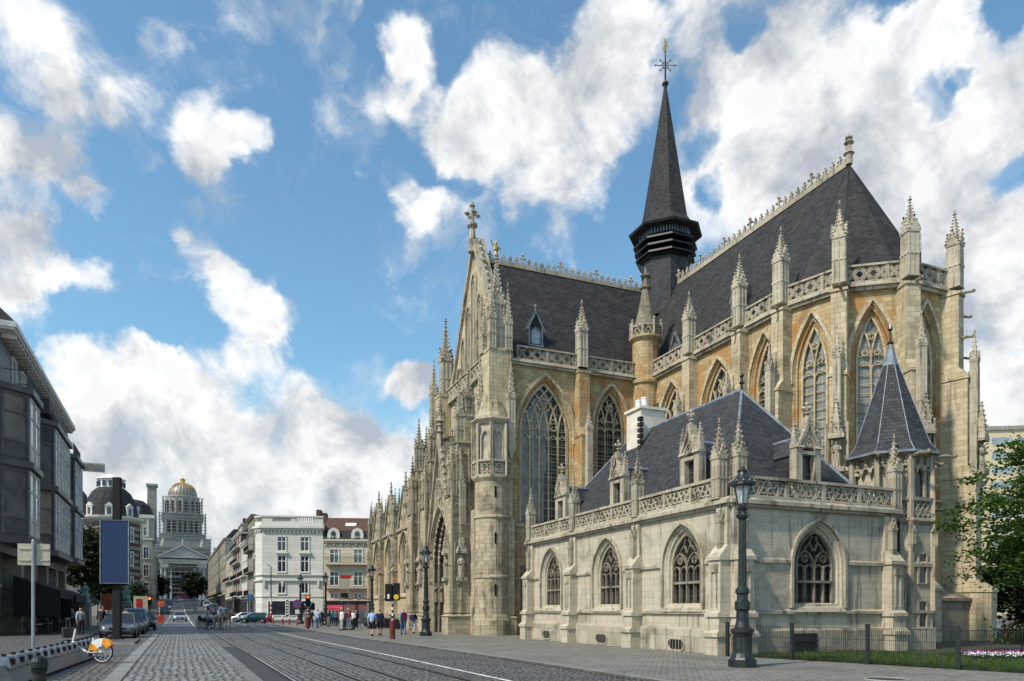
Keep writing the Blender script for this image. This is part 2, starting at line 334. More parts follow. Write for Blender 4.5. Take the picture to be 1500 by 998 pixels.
M['rim'] = plain('alloy_rim', (.40, .41, .42), .3, .8)
M['headlamp'] = plain('headlamp_lens', (.70, .72, .74), .08, .2, .2)
M['taillamp'] = plain('tail_lamp_lens', (.40, .01, .01), .2)
M['carglass'] = plain('car_window_glass', (.02, .025, .03), .04, 0, .3, .8, .9)
M['red_glow'] = glow('red_signal_lamp', (1, .08, .01), 5)
M['amber'] = plain('yellow_signal_lens', (.85, .58, .02), .4)
M['lamp_glass'] = clearglass('lantern_glass')
M['horse'] = plain('cream_horse_coat', (.56, .48, .37), .8)
M['chestnut'] = plain('chestnut_mane', (.26, .085, .035), .8)
M['canopy_red'] = plain('red_awning_cloth', (.46, .045, .075), .8)
M['black_cloth'] = plain('black_awning_cloth', (.010, .010, .011), .85)
def cloth(name, c): 
    if name not in M: M[name] = plain(name, c, .85, 0, .15, 12, .2)
    return M[name]
def paint(name, c):
    if name not in M:
        m = plain(name, c, .22, .35, .06, 1, .6); M[name] = m
    return M[name]

# ------------------------------------------------------------------ mesh builder
class Fr:
    "a wall plane: point(s along, z up, d outwards)"
    def __init__(s, o, d):
        s.o = Vector((o[0], o[1], 0)); s.d = Vector((d[0], d[1], 0)).normalized(); s.n = Vector((s.d.y, -s.d.x, 0))
    def p(s, a, z, d=0.0):
        q = s.o + s.d*a + s.n*d
        return (q.x, q.y, z)
    @property
    def ang(s): return atan2(s.d.y, s.d.x)

class MB:
    def __init__(s): s.v = []; s.f = []; s.m = []; s.cur = 0
    def add(s, vs, fs):
        k = len(s.v); s.v.extend(vs)
        for f in fs: s.f.append([i+k for i in f]); s.m.append(s.cur)
        return s
    def quad(s, a, b, c, d): return s.add([a, b, c, d], [(0, 1, 2, 3)])
    def poly(s, pts): return s.add(pts, [tuple(range(len(pts)))])
    def hexa(s, b, t):
        n = len(b); fs = [tuple(range(n))[::-1], tuple(range(n, 2*n))]
        for i in range(n): j = (i+1) % n; fs.append((i, j, n+j, n+i))
        return s.add(list(b)+list(t), fs)
    def box(s, x0, x1, y0, y1, z0, z1):
        b = [(x0, y0), (x1, y0), (x1, y1), (x0, y1)]
        return s.hexa([(x, y, z0) for x, y in b], [(x, y, z1) for x, y in b])
    def fbox(s, F, s0, s1, z0, z1, d0, d1):
        q = [(s0, d0), (s0, d1), (s1, d1), (s1, d0)]
        return s.hexa([F.p(a, z0, d) for a, d in q], [F.p(a, z1, d) for a, d in q])
    def fwedge(s, F, s0, s1, z0, z1, d0, d1, d1top):
        q = [(s0, d0), (s0, d1), (s1, d1), (s1, d0)]; r = [(s0, d0), (s0, d1top), (s1, d1top), (s1, d0)]
        return s.hexa([F.p(a, z0, d) for a, d in q], [F.p(a, z1, d) for a, d in r])
    def ngon(s, cx, cy, z0, r0, z1, r1, n=8, rot=0.0):
        a = [rot+2*pi*i/n for i in range(n)]
        return s.hexa([(cx+r0*cos(t), cy+r0*sin(t), z0) for t in a], [(cx+r1*cos(t), cy+r1*sin(t), z1) for t in a])
    def lathe(s, cx, cy, prof, n=12, rot=0.0, sx=1, sy=1):
        vs = []; fs = []
        for r, z in prof:
            for i in range(n):
                t = rot+2*pi*i/n; vs.append((cx+max(r, .001)*cos(t)*sx, cy+max(r, .001)*sin(t)*sy, z))
        for k in range(len(prof)-1):
            for i in range(n):
                j = (i+1) % n; fs.append((k*n+i, k*n+j, (k+1)*n+j, (k+1)*n+i))
        fs.append(tuple(range(n))[::-1]); fs.append(tuple(range((len(prof)-1)*n, len(prof)*n)))
        return s.add(vs, fs)
    def tube(s, pts, r, n=6, r1=None):
        pts = [Vector(p) for p in pts]; vs = []; fs = []; N = len(pts)
        for k, p in enumerate(pts):
            d = (pts[min(k+1, N-1)]-pts[max(k-1, 0)]); d = d.normalized() if d.length > 1e-9 else Vector((0, 0, 1))
            u = d.cross(Vector((0, 0, 1)) if abs(d.z) < .9 else Vector((1, 0, 0))).normalized(); w = d.cross(u)
            rr = r if r1 is None else r+(r1-r)*k/(N-1)
            for i in range(n):
                t = 2*pi*i/n; vs.append(tuple(p+u*rr*cos(t)+w*rr*sin(t)))
        for k in range(N-1):
            for i in range(n):
                j = (i+1) % n; fs.append((k*n+i, k*n+j, (k+1)*n+j, (k+1)*n+i))
        fs.append(tuple(range(n))[::-1]); fs.append(tuple(range((N-1)*n, N*n)))
        return s.add(vs, fs)
    def bar(s, F, pts, w, d0, d1, closed=False):
        "flat bar following (s,z) points in a wall plane"
        N = len(pts)
        if N < 2: return s
        vs = []; fs = []
        for k in range(N):
            if closed: a, b = pts[(k-1) % N], pts[(k+1) % N]
            else: a, b = pts[max(k-1, 0)], pts[min(k+1, N-1)]
            tx, tz = b[0]-a[0], b[1]-a[1]; L = math.hypot(tx, tz) or 1; nx, nz = -tz/L*w/2, tx/L*w/2
            x, z = pts[k]
            vs += [F.p(x+nx, z+nz, d1), F.p(x-nx, z-nz, d1), F.p(x-nx, z-nz, d0), F.p(x+nx, z+nz, d0)]
        for k in range(N if closed else N-1):
            a, b = k*4, ((k+1) % N)*4
            for i in range(4): j = (i+1) % 4; fs.append((a+i, a+j, b+j, b+i))
        if not closed: fs += [(0, 1, 2, 3), ((N-1)*4+3, (N-1)*4+2, (N-1)*4+1, (N-1)*4)]
        return s.add(vs, fs)
    def octa(s, p, r, rz=None):
        x, y, z = p; rz = rz or r
        return s.add([(x+r, y, z), (x, y+r, z), (x-r, y, z), (x, y-r, z), (x, y, z+rz), (x, y, z-rz)],
                     [(0, 1, 4), (1, 2, 4), (2, 3, 4), (3, 0, 4), (1, 0, 5), (2, 1, 5), (3, 2, 5), (0, 3, 5)])
    def ball(s, c, r, n=8, m=5, sx=1, sy=1, sz=1):
        return s.lathe(c[0], c[1], [(r*sin(pi*(k+.02)/(m+.04)), c[2]-r*sz*cos(pi*(k+.02)/(m+.04))) for k in range(m+1)], n, 0, sx, sy)
    def mesh(s, name, smooth=False):
        me = bpy.data.meshes.new(name); me.from_pydata(s.v, [], s.f); me.update()
        uvl = me.uv_layers.new(name='UVMap').data
        for p in me.polygons:
            n = p.normal; h = sqrt(n.x*n.x+n.y*n.y)
            if h < .3:
                for li in p.loop_indices:
                    c = me.vertices[me.loops[li].vertex_index].co; uvl[li].uv = (c.x, c.y)
            else:
                tx, ty = -n.y/h, n.x/h
                for li in p.loop_indices:
                    c = me.vertices[me.loops[li].vertex_index].co; uvl[li].uv = (c.x*tx+c.y*ty, c.z/h)
            p.use_smooth = smooth
        if any(s.m): me.polygons.foreach_set('material_index', s.m)
        return me
    def build(s, name, mat, parent=None, smooth=False, loc=None, rz=0, label=None):
        me = s.mesh(name, smooth)
        return link(name, me, mat, parent, loc, rz, label=label)

def link(name, me, mat=None, parent=None, loc=None, rz=0, scale=None, label=None):
    if mat is not None and not me.materials:
        for m in (mat if isinstance(mat, (list, tuple)) else [mat]): me.materials.append(m)
    o = bpy.data.objects.new(name, me); COL.objects.link(o)
    if parent: o.parent = parent
    if loc: o.location = loc
    if rz: o.rotation_euler = (0, 0, rz)
    if scale: o.scale = scale
    if label: o['label'] = label
    return o
def tag(o, label, cat, group=None):
    o['label'] = label; o['category'] = cat
    if group: o['group'] = group
    return o
def thing(name, label, cat, loc=(0, 0, 0), rz=0, group=None):
    o = bpy.data.objects.new(name, None); COL.objects.link(o); o.location = loc; o.rotation_euler = (0, 0, rz)
    o.empty_display_size = .3
    return tag(o, label, cat, group)
def stuff(o, kind): o['kind'] = kind; return o
def copy_tree(o, parent=None):
    c = o.copy(); COL.objects.link(c)
    if parent: c.parent = parent
    for ch in list(o.children): copy_tree(ch, c)
    return c

# ------------------------------------------------------------------ the ground: heights and street coordinates
GP = [(-20, 0), (25, 0), (48, -.10), (90, -.12), (112, .02), (140, .35), (180, 1.15), (240, 3.0), (300, 5.1), (380, 7.3), (450, 8.3), (520, 8.5), (900, 8.5)]
def g(Y):
    if Y <= GP[0][0]: return GP[0][1]
    for (a, za), (b, zb) in zip(GP, GP[1:]):
        if Y <= b:
            t = (Y-a)/(b-a); t = t*t*(3-2*t)*.5+t*.5; return za+(zb-za)*t
    return GP[-1][1]
SL = .466
ROAD = -.10
def P(q, Y, dz=0.0): return (q-SL*(Y-16.5), Y, g(Y)+dz)
SA = math.atan(SL)      # the street's turn from +Y
def seen(u, Y, dz=0): return ((u-750)/1050*Y, Y, g(Y)+dz)
# ------------------------------------------------------------------ ground sheets
def sheet(name, mat, q0, q1, dz, Y0, Y1, side=None, step=4.0, kind='structure', parent=None):
    "a strip along the street between two lateral lines; side = (q, z0) adds a kerb face down to z0"
    n = max(1, int((Y1-Y0)/step)); Ys = [Y0+(Y1-Y0)*i/n for i in range(n+1)]
    nq = max(1, int(abs(q1-q0)/30)+1); qs = [q0+(q1-q0)*i/nq for i in range(nq+1)]
    b = MB(); 
    b.add([P(q, Y, dz) for Y in Ys for q in qs], [(k*(nq+1)+i, k*(nq+1)+i+1, (k+1)*(nq+1)+i+1, (k+1)*(nq+1)+i) for k in range(n) for i in range(nq)])
    if side is not None:
        q, z0 = side
        b.add([P(q, Y, z) for Y in Ys for z in (z0, dz)], [(2*k, 2*k+1, 2*k+3, 2*k+2) for k in range(n)])
    me = b.mesh(name); ca, sa = cos(SA), sin(SA); uv = me.uv_layers[0].data
    for l in me.loops:
        c = me.vertices[l.vertex_index].co; uv[l.index].uv = (c.x*ca+c.y*sa+c.z*.5, -c.x*sa+c.y*ca)
    o = link(name, me, M[mat], parent)
    if kind: o['kind'] = kind
    return o
sheet('ground', 'paving', -700, 700, -.16, -30, 900, step=10)
sheet('road', 'cobble', -9.1, -5.9, ROAD, -12, 520)
sheet('tram_track_bed', 'trackcobble', -5.85, 3.5, ROAD+.004, -12, 520)
sheet('asphalt_strip', 'asphalt', -5.62, -4.9, ROAD+.010, -12, 34)
sheet('stone_strip', 'dark_kerb', -5.98, -5.62, ROAD+.014, -12, 160)
sheet('kerb_band', 'kerb', -9.5, -9.08, ROAD+.03, -12, 420, side=(-9.08, ROAD-.05))
sheet('parking_bay', 'leftpaving', -13.6, -9.5, ROAD+.02, -12, 420)
sheet('pavement', 'leftpaving', -90, -13.6, 0, -12, 130, side=(-13.6, ROAD-.05))
sheet('pavement', 'leftpaving', -40, -12.0, .0, 130, 460, side=(-12.0, ROAD-.05))
sheet('pavement', 'paving', 3.5, 90, 0, -12, 92, side=(3.5, ROAD-.06))
sheet('kerb', 'kerb', 3.5, 3.78, .004, -12, 92, side=(3.5, ROAD-.05))
sheet('side_street', 'trackcobble', 3.5, 110, ROAD+.002, 92, 106)
sheet('pavement', 'paving', 1.9, 110, 0, 106, 460, side=(1.9, ROAD-.06))
sheet('pavement_island', 'leftpaving', -13.0, -9.9, .02, 36.5, 42, side=(-9.9, ROAD-.05))
isl = MB(); isl.add([P(-13, 36.5, ROAD), P(-9.9, 36.5, ROAD), P(-9.9, 36.5, .02), P(-13, 36.5, .02)], [(0, 1, 2, 3)])
stuff(isl.build('kerb', M['kerb']), 'structure')
def dashes(name, q, w, segs):
    for a, b_ in segs: sheet(name, 'line', q, q+w, ROAD+.016, a, b_)
dashes('road_marking', .28, .16, [(-12, 78), (84, 88), (93, 97), (102, 300)])
dashes('road_marking', -5.96, .20, [(73, 260)])
for k in range(7):
    q = -4+k*1.1
    sheet('road_marking', 'line', q, q+.5, ROAD+.016, 78.5, 81.5)
for q in (-4.86, -3.19, -2.06, -.51):
    sheet('tram_rail', 'rail', q-.035, q+.035, ROAD+.022, -12, 440)
    sheet('tram_rail_groove', 'groove', q+.035, q+.095, ROAD+.018, -12, 440)
    sheet('tram_rail_groove', 'groove', q-.13, q-.035, ROAD+.017, -12, 440)

# ------------------------------------------------------------------ gothic kit
def arc_pts(sc, w, zs, h, ins=0.0, n=9):
    R = (w*w+h*h)/(2*w); c = R-w; Ri = R-ins
    t1 = acos(max(-1, min(1, -c/Ri)))
    L = [(sc+c+Ri*cos(pi+(t1-pi)*k/n), zs+Ri*sin(pi+(t1-pi)*k/n)) for k in range(n+1)]
    return L+[(2*sc-x, z) for x, z in L[::-1][1:]]
def outline(sc, w, z0, zs, h, ins=0.0, sill=0.0, n=9):
    return [(sc-w+ins, z0+sill)]+arc_pts(sc, w, zs, h, ins, n)+[(sc+w-ins, z0+sill)]
def wall_open(b, F, s0, s1, z0, z1, op, orders, d=0.0, n=9):
    sc, w, zb, zs, h = op
    q = lambda a, z: F.p(a, z, d)
    A = arc_pts(sc, w, zs, h, 0, n)
    if zb > z0: b.quad(q(s0, z0), q(s1, z0), q(s1, zb), q(s0, zb))
    b.quad(q(s0, zb), q(sc-w, zb), q(sc-w, zs), q(s0, zs)); b.quad(q(sc+w, zb), q(s1, zb), q(s1, zs), q(sc+w, zs))
    b.quad(q(s0, zs), q(sc-w, zs), q(sc-w, z1), q(s0, z1)); b.quad(q(sc+w, zs), q(s1, zs), q(s1, z1), q(sc+w, z1))
    for (a, za), (c, zc) in zip(A, A[1:]): b.quad(q(a, za), q(c, zc), q(c, z1), q(a, z1))
    for (i0, d0), (i1, d1) in zip(orders, orders[1:]):
        o0 = outline(sc, w, zb, zs, h, i0, min(i0, .15)*1.2, n); o1 = outline(sc, w, zb, zs, h, i1, min(i1, .15)*1.2, n)
        N = len(o0)
        for k in range(N):
            j = (k+1) % N
            b.quad(F.p(*o0[k], d-d0), F.p(*o1[k], d-d1), F.p(*o1[j], d-d1), F.p(*o0[j], d-d0))
ORD = [(0, 0), (.06, .10), (.12, .10), (.14, .26), (.26, .28), (.30, .50)]
ORDT = [(0, 0), (.06, .12), (.15, .12), (.18, .27), (.29, .29), (.35, .48)]

def tracery(b, F, sc, w, z0, zs, h, d, lights, bw=.075, dep=.14, transom=None, bars=None, style='net'):
    "mullions, intersecting arcs, foils and cross bars inside an opening of half width w"
    R = (w*w+h*h)/(2*w); c = R-w; d0, d1 = d-dep, d
    def inside(s, z):
        if z < zs: return abs(s-sc) < w
        return math.hypot(s-sc-c, z-zs) < R-.01 and math.hypot(s-sc+c, z-zs) < R-.01
    ms = [sc-w+2*w*k/lights for k in range(lights+1)]
    b.bar(F, outline(sc, w-.02, z0, zs, h-.02), bw*1.5, d0, d1+.02)
    for m in ms[1:-1]: b.fbox(F, m-bw/2, m+bw/2, z0, zs, d0, d1)
    if style == 'pair':
        for sg in (-1, 1):
            b.bar(F, arc_pts(sc+sg*w/2, w/2-bw*.3, zs-.1, h*.5, 0, 6), bw, d0+.01, d1-.01)
            b.bar(F, [(sc+sg*w*.03, zs+h*.42), (sc+sg*w*.22, zs+h*.66), (sc+sg*w*.10, zs+h*.86)], bw*.8, d0+.02, d1-.02)
            b.bar(F, [(sc+sg*w*.5, zs+h*.46), (sc+sg*w*.36, zs+h*.58), (sc+sg*w*.22, zs+h*.66)], bw*.8, d0+.02, d1-.02)
    for i, m in enumerate(ms):
        for sgn in (1, -1):
            if style == 'pair': break
            pts = []
            for k in range(22):
                t = pi/2*k/21; s = m+sgn*(R-R*cos(t)); z = zs+R*sin(t)
                if not inside(s, z): 
                    if k > 1: break
                    continue
                pts.append((s, z))
            if 0 < i < lights and len(pts) > 2: b.bar(F, pts, bw*.85, d0, d1-.012*(sgn > 0))
    lw = 2*w/lights
    for k in range(lights):
        mc = (ms[k]+ms[k+1])/2; A = arc_pts(mc, lw/2-bw*.3, zs-lw*.55, lw*.62, 0, 4)
        b.bar(F, A, bw*.7, d0+.03, d1-.03)
    def foil(s, z, r):
        if inside(s, z+r) and inside(s-r, z) and inside(s+r, z):
            b.bar(F, [(s+r*cos(2*pi*k/12), z+r*sin(2*pi*k/12)) for k in range(12)], bw*.7, d0+.02, d1-.02, True)
            for a in range(4):
                t = pi/4+a*pi/2; b.bar(F, [(s+r*cos(t), z+r*sin(t)), (s+r*.35*cos(t+.5), z+r*.35*sin(t+.5))], bw*.55, d0+.03, d1-.03)
    if style == 'pair': foil(sc-w*.5, zs+h*.20, w*.15); foil(sc+w*.5, zs+h*.20, w*.15)
    else: foil(sc, zs+h*.58, w*.26); foil(sc-w*.42, zs+h*.22, w*.21); foil(sc+w*.42, zs+h*.22, w*.21)
    if transom: b.fbox(F, sc-w, sc+w, transom-.05, transom+.05, d0-.002, d1+.03)
    if bars:
        z = z0+bars
        while z < zs+h*.3: b.fbox(F, sc-w+.02, sc+w-.02, z-.018, z+.018, d0+.03, d0+.07); z += bars
def window(par, F, op, orders, lights, glass='glass', bars=None, transom=None, hood=True, trimmat='trim', bw=.075, d=0.0, hoodw=.16, style='net', tmat=None):
    sc, w, zb, zs, h = op; ins, dep = orders[-1]
    R = (w*w+h*h)/(2*w); c = R-w; hi = sqrt(max(.01, (R-ins)**2-c*c)); wi = w-ins; z0 = zb+min(ins, .15)*1.2
    b = MB(); o = outline(sc, wi, z0, zs, hi)
    b.poly([F.p(s, z, d-dep+.02) for s, z in o]); win = b.build('window', M[glass], par)
    b = MB(); tracery(b, F, sc, wi, z0, zs, hi, d-dep+.22, lights, bw, transom=transom, bars=bars, style=style); b.build('tracery', M[tmat or trimmat], win)
    if hood:
        b = MB(); H = outline(sc, w, zb if hood == 'full' else zs-.35, zs, h, -.13); 
        if hood != 'full': b.fbox(F, sc-w-.13-hoodw, sc-w-.13+hoodw*.6, zs-.5, zs-.35, d-.05, d+.16); b.fbox(F, sc+w+.13-hoodw*.6, sc+w+.13+hoodw, zs-.5, zs-.35, d-.05, d+.16)
        b.bar(F, H, hoodw, d-.05, d+.12); b.build('hood_mould', M[trimmat], win)
    b = MB(); b.fwedge(F, sc-w-.1, sc+w+.1, zb-.16, zb+.01, d-.3, d+.14, d+.01); b.build('sill', M[trimmat], win)
    return win

PIN = {}
def pin_mesh(w, sh, ph, nc=7, gab=True, corbel=False):
    key = (round(w, 2), round(sh, 2), round(ph, 2), nc, gab, corbel)
    if key in PIN: return PIN[key]
    b = MB(); h = w/2
    b.box(-h, h, -h, h, 0, sh)
    if corbel: b.ngon(0, 0, -w*1.3, h*.15, 0, h*1.5, 4, pi/4)
    for k in (0.0, .5, .985): 
        if sh > .8: b.box(-h*1.13, h*1.13, -h*1.13, h*1.13, sh*k, sh*k+.07)
    for a in range(4):          # sunk panels read as ribs on each face
        F = Fr((h*cos(a*pi/2)-h*sin(a*pi/2)*-1, h*sin(a*pi/2)-h*cos(a*pi/2)), (-sin(a*pi/2), cos(a*pi/2)))
        F = Fr((cos(a*pi/2)*h, sin(a*pi/2)*h), (-sin(a*pi/2), cos(a*pi/2)))
        if sh > .8:
            for s in (-h*.8, 0, h*.8): b.fbox(F, s-h*.09, s+h*.09, .1, sh*.93, -.01, h*.10)
        if gab:
            gz = sh; gh = w*1.25
            b.add([F.p(-h*1.1, gz, h*.16), F.p(h*1.1, gz, h*.16), F.p(0, gz+gh, h*.16), F.p(-h*1.1, gz, -h*.3), F.p(h*1.1, gz, -h*.3), F.p(0, gz+gh, -h*.3)],
                  [(0, 1, 2), (5, 4, 3), (0, 2, 5, 3), (1, 4, 5, 2), (0, 3, 4, 1)])
            for t in (.15, .45, .75, 1.0):
                for sg in (-1, 1): b.octa(F.p(sg*h*1.12*(1-t), gz+gh*t+.03, h*.18), w*.11, w*.15)
    r0 = h*.80
    b.ngon(0, 0, sh, r0*1.3, sh+ph, r0*.10, 4, pi/4)
    for k in range(nc):
        t = (k+.9)/(nc+.7); r = r0*1.3*(1-t)+r0*.10*t; z = sh+ph*t; s = w*.15*(1-.45*t)
        for a in range(4):
            an = pi/4+a*pi/2; b.octa(((r+s*.7)*cos(an), (r+s*.7)*sin(an), z), s, s*1.15)
    z = sh+ph
    b.octa((0, 0, z+w*.02), w*.16, w*.10); b.octa((0, 0, z+w*.26), w*.21, w*.13); b.octa((0, 0, z+w*.5), w*.11, w*.2)
    me = b.mesh('pinnacle'); PIN[key] = me; return me
def pinnacle(par, x, y, z, w, sh, ph, rot=0, nc=7, mat='trim', name='pinnacle'):
    me = pin_mesh(w, sh, ph, nc, corbel=name != 'pinnacle')
    if (me.name, mat) not in PIN:
        m2 = me.copy() if me.materials else me
        if m2.materials: m2.materials.clear()
        m2.materials.append(M[mat]); PIN[(me.name, mat)] = m2
    pr_ = random.Random(round(x*71+y*131+z*17)); return link(name, PIN[(me.name, mat)], None, par, (x, y, z), rot+pr_.uniform(-.03, .03), (1, 1, pr_.uniform(.965, 1.03)))

def balustrade(par, F, s0, s1, z0, h, kind='lattice', d=0.0, th=.16, cell=None, post=3, mat='trim'):
    b = MB(); L = s1-s0; rail = .11; zi0, zi1 = z0+rail, z0+h-rail; hh = zi1-zi0
    b.fbox(F, s0, s1, z0, z0+rail, d-th*.7, d+th*.7); b.fbox(F, s0, s1, z0+h-rail, z0+h, d-th*.8, d+th*.8)
    n = max(1, round(L/(cell or hh*.95))); c = L/n; zc = (zi0+zi1)/2
    for k in range(n+1):
        if k % post == 0 or k == n:
            s = s0+c*k; b.fbox(F, max(s0, s-.09), min(s1, s+.09), zi0, zi1, d-th*.55, d+th*.55)
    for k in range(n):
        s = s0+c*(k+.5); r = min(c, hh)*.47
        if kind == 'lattice':
            b.bar(F, [(s-c/2, zi0), (s, zc), (s+c/2, zi1)], .075, d-th*.35, d+th*.35); b.bar(F, [(s-c/2, zi1), (s, zc), (s+c/2, zi0)], .075, d-th*.36, d+th*.34)
            for sx, sz in ((0, 1), (0, -1), (1, 0), (-1, 0)):
                x0, zz0 = s+sx*c*.5, zc+sz*hh*.5
                for q in (1, -1):
                    b.bar(F, [(x0+(0 if sx else q*c*.30), zz0+(0 if sz else q*hh*.3)), (s+sx*c*.26+(0 if sx else q*c*.10), zc+sz*hh*.26+(0 if sz else q*hh*.10)), (s+sx*c*.16, zc+sz*hh*.16)], .05, d-th*.3, d+th*.3)
        else:
            fl = 1 if k % 2 else -1
            b.bar(F, [(s-c/2*fl+c*fl*t/8, zc+hh*.5*sin((t/8-.5)*pi)) for t in range(9)], .06, d-th*.35, d+th*.35)
            b.bar(F, [(s+r*.62*cos(2*pi*t/10)+fl*c*.16, zc-hh*.18+r*.5*sin(2*pi*t/10)) for t in range(10)], .05, d-th*.33, d+th*.33, True)
            b.bar(F, [(s+r*.62*cos(2*pi*t/10)-fl*c*.16, zc+hh*.2+r*.5*sin(2*pi*t/10)) for t in range(10)], .05, d-th*.32, d+th*.32, True)
            b.bar(F, [(s-c/2, zi0), (s-c*.32, zc-.05*fl), (s-c/2, zi1)], .05, d-th*.31, d+th*.31)
    return b.build('balustrade', M[mat], par)

def buttress(par, F, s, stages, w, mat='cream', d=0.0, name='buttress'):
    "stages: (z0, z1, projection, slope height)"
    b = MB()
    for i, (z0, z1, pr, slp) in enumerate(stages):
        wi = w*(1-.05*i)
        nxt = stages[i+1][2] if i+1 < len(stages) else .05
        b.fbox(F, s-wi/2, s+wi/2, z0, z1-slp, d-.3, d+pr)
        if slp:
            b.fbox(F, s-wi/2-.06, s+wi/2+.06, z1-slp-.14, z1-slp, d-.25, d+pr+.07)
            b.fwedge(F, s-wi/2-.03, s+wi/2+.03, z1-slp, z1, d-.29, d+pr+.04, d+min(pr, nxt))
    return b.build(name, M[mat], par)

def figure_statue(par, loc, h, rot=0, mat='dark_trim', name='statue'):
    b = MB(); k = h/1.7
    b.lathe(0, 0, [(.30*k, 0), (.30*k, .08*k), (.24*k, .1*k), (.27*k, .4*k), (.22*k, .8*k), (.20*k, 1.0*k), (.25*k, 1.28*k), (.21*k, 1.4*k), (.07*k, 1.46*k), (.07*k, 1.5*k)], 10, 0, 1, .75)
    b.ball((0, 0, 1.6*k), .115*k, 8, 6)
    b.tube([(-.24*k, 0, 1.32*k), (-.3*k, -.06*k, 1.05*k), (-.1*k, -.22*k, .98*k)], .07*k, 6, .05*k)
    b.tube([(.24*k, 0, 1.32*k), (.31*k, -.05*k, 1.05*k), (.14*k, -.22*k, 1.15*k)], .07*k, 6, .05*k)
    for a in range(7): t = a*.9; b.tube([(.24*k*cos(t), .18*k*sin(t), .1*k), (.2*k*cos(t+.1), .15*k*sin(t+.1), .95*k)], .035*k, 4)
    return b.build(name, M[mat], par, True, loc, rot)
def canopy(b, F, s, z, w, h, d):
    "a gabled niche canopy with its own thin crocketed spire"
    b.fbox(F, s-w*.42, s+w*.42, z, z+.10, d-.1, d+w*.45)
    for k in (-1, 0, 1):
        c = s+k*w*.28; g0 = z+.1
        b.add([F.p(c-w*.17, g0, d+w*.46), F.p(c+w*.17, g0, d+w*.46), F.p(c, g0+w*.42, d+w*.42), F.p(c-w*.17, g0, d), F.p(c+w*.17, g0, d), F.p(c, g0+w*.42, d)], [(0, 1, 2), (0, 2, 5, 3), (1, 4, 5, 2)]); b.octa(F.p(c, g0+w*.48, d+w*.42), w*.06)
    x, y, _ = F.p(s, 0, d+w*.2); a0 = F.ang+pi/4
    b.ngon(x, y, z+.1, w*.30, z+h*.45, w*.24, 4, a0); b.ngon(x, y, z+h*.45, w*.27, z+h*1.25, w*.03, 4, a0)
    for t in (.1, .3, .5, .7, .9):
        for a in range(4): r = w*.27*(1-t)+w*.05; b.octa((x+r*cos(a0+a*pi/2), y+r*sin(a0+a*pi/2), z+h*(.45+.8*t)), w*.065)
    b.octa((x, y, z+h*1.27), w*.10, w*.12)
def niche(par, F, s, z, w, h, d, mat='trim', statue=True):
    b = MB(); b.fbox(F, s-w*.42, s+w*.42, z-.25, z, d-.1, d+w*.45); b.fwedge(F, s-w*.3, s+w*.3, z-.55, z-.25, d-.1, d+.05, d+w*.42)
    canopy(b, F, s, z+h, w, w*1.7, d)
    for sg in (-1, 1): b.fbox(F, s+sg*w*.55-.05, s+sg*w*.55+.05, z-.2, z+h+w*.9, d-.1, d+.12)
    o = b.build('niche', M[mat], par)
    if statue: figure_statue(o, F.p(s, z, d+w*.18), h*.92, F.ang, mat)
    return o

# ------------------------------------------------------------------ the church
CH = thing('church', 'large pale gothic church with dark slate roofs, many pinnacles and a thin spire', 'church', (7.9, 25.9, 0), radians(22.5))
# local axes: x runs away to the right (into the church), y runs away to the left (along its south side)

# ---- choir walls
AX, AY, RW = 18.0, 10.96, 5.1
ring = lambda R: [(AX-R*sin(t)*1.0 if False else AX+R*cos(t), AY+R*sin(t)) for t in [pi+radians(18*0)+radians(36*k) for k in range(6)]]
def path(R):
    "west end of the south choir wall, round the apse, to the north side"
    ap = [(AX+R*cos(pi+radians(36*k)), AY+R*sin(pi+radians(36*k))) for k in range(6)]
    return [(AX-R, 25.0), (AX-R, 19.4), (AX-R, 14.35)]+ap+[(AX+R, 14.35), (AX+R, 19.4), (AX+R, 25.0)]
W = path(RW); Bp = path(5.32); ZC = 18.75
wall = MB(); wins = []
for i in range(len(W)-1):
    a, c = W[i], W[i+1]; F = Fr(a, (c[0]-a[0], c[1]-a[1])); L = math.dist(a, c)
    w = min(1.7, L/2-.5); 
    op = (L/2 if i != 0 else L/2+.25, w, 7.6, 14.9 if w < 1.2 else 14.3, 3.1 if w < 1.2 else 3.55)
    wall_open(wall, F, 0, L, -.3, ZC, op, ORDT); wins.append((F, op, i))
wall.build('choir_wall', M['ochre'], CH)
for F, op, i in wins:
    if i > 8: continue
    window(CH, F, op, ORDT, 2 if op[1] < 1.2 else 3, 'glass_lit' if i in (3, 4) else 'glass_big', .5, hood=True, trimmat='cream', hoodw=.2)
# string, cornice, balustrade
b = MB()
for i in range(len(W)-1):
    a, c = Bp[i], Bp[i+1]; F = Fr(a, (c[0]-a[0], c[1]-a[1])); L = math.dist(a, c)
    b.fbox(F, -.02, L+.02, ZC-.12, ZC+.06, -.4, .02); b.fwedge(F, -.05, L+.05, ZC+.06, ZC+.25, -.4, .16, .10)
    b2_ = MB(); b2_.fbox(F, 0, L, 7.0, 7.2, -.4, .02); b2_.build('string_course', M['trim'], CH)
    if i < 9: balustrade(CH, F, .3, L-.3, ZC+.25, 1.0, 'lattice', -.05)
b.build('cornice', M['trim'], CH)
b = MB()
pl = path(6.5)
for i in range(len(pl)-1):
    a, c = pl[i], pl[i+1]; F = Fr(a, (c[0]-a[0], c[1]-a[1])); b.fbox(F, 0, math.dist(a, c), -.3, 2.1, -1.4, 0); b.fbox(F, -.08, math.dist(a, c)+.08, 2.1, 2.25, -1.4, .14); b.fwedge(F, 0, math.dist(a, c), 2.25, 2.9, -1.4, .05, -1.3)
b.build('plinth', M['dark_trim'], CH)
ST = [(-.3, 3.2, 2.25, .5), (3.2, 9.3, 1.55, .55), (9.3, 14.6, 1.15, .55), (14.6, 18.9, .72, .25)]
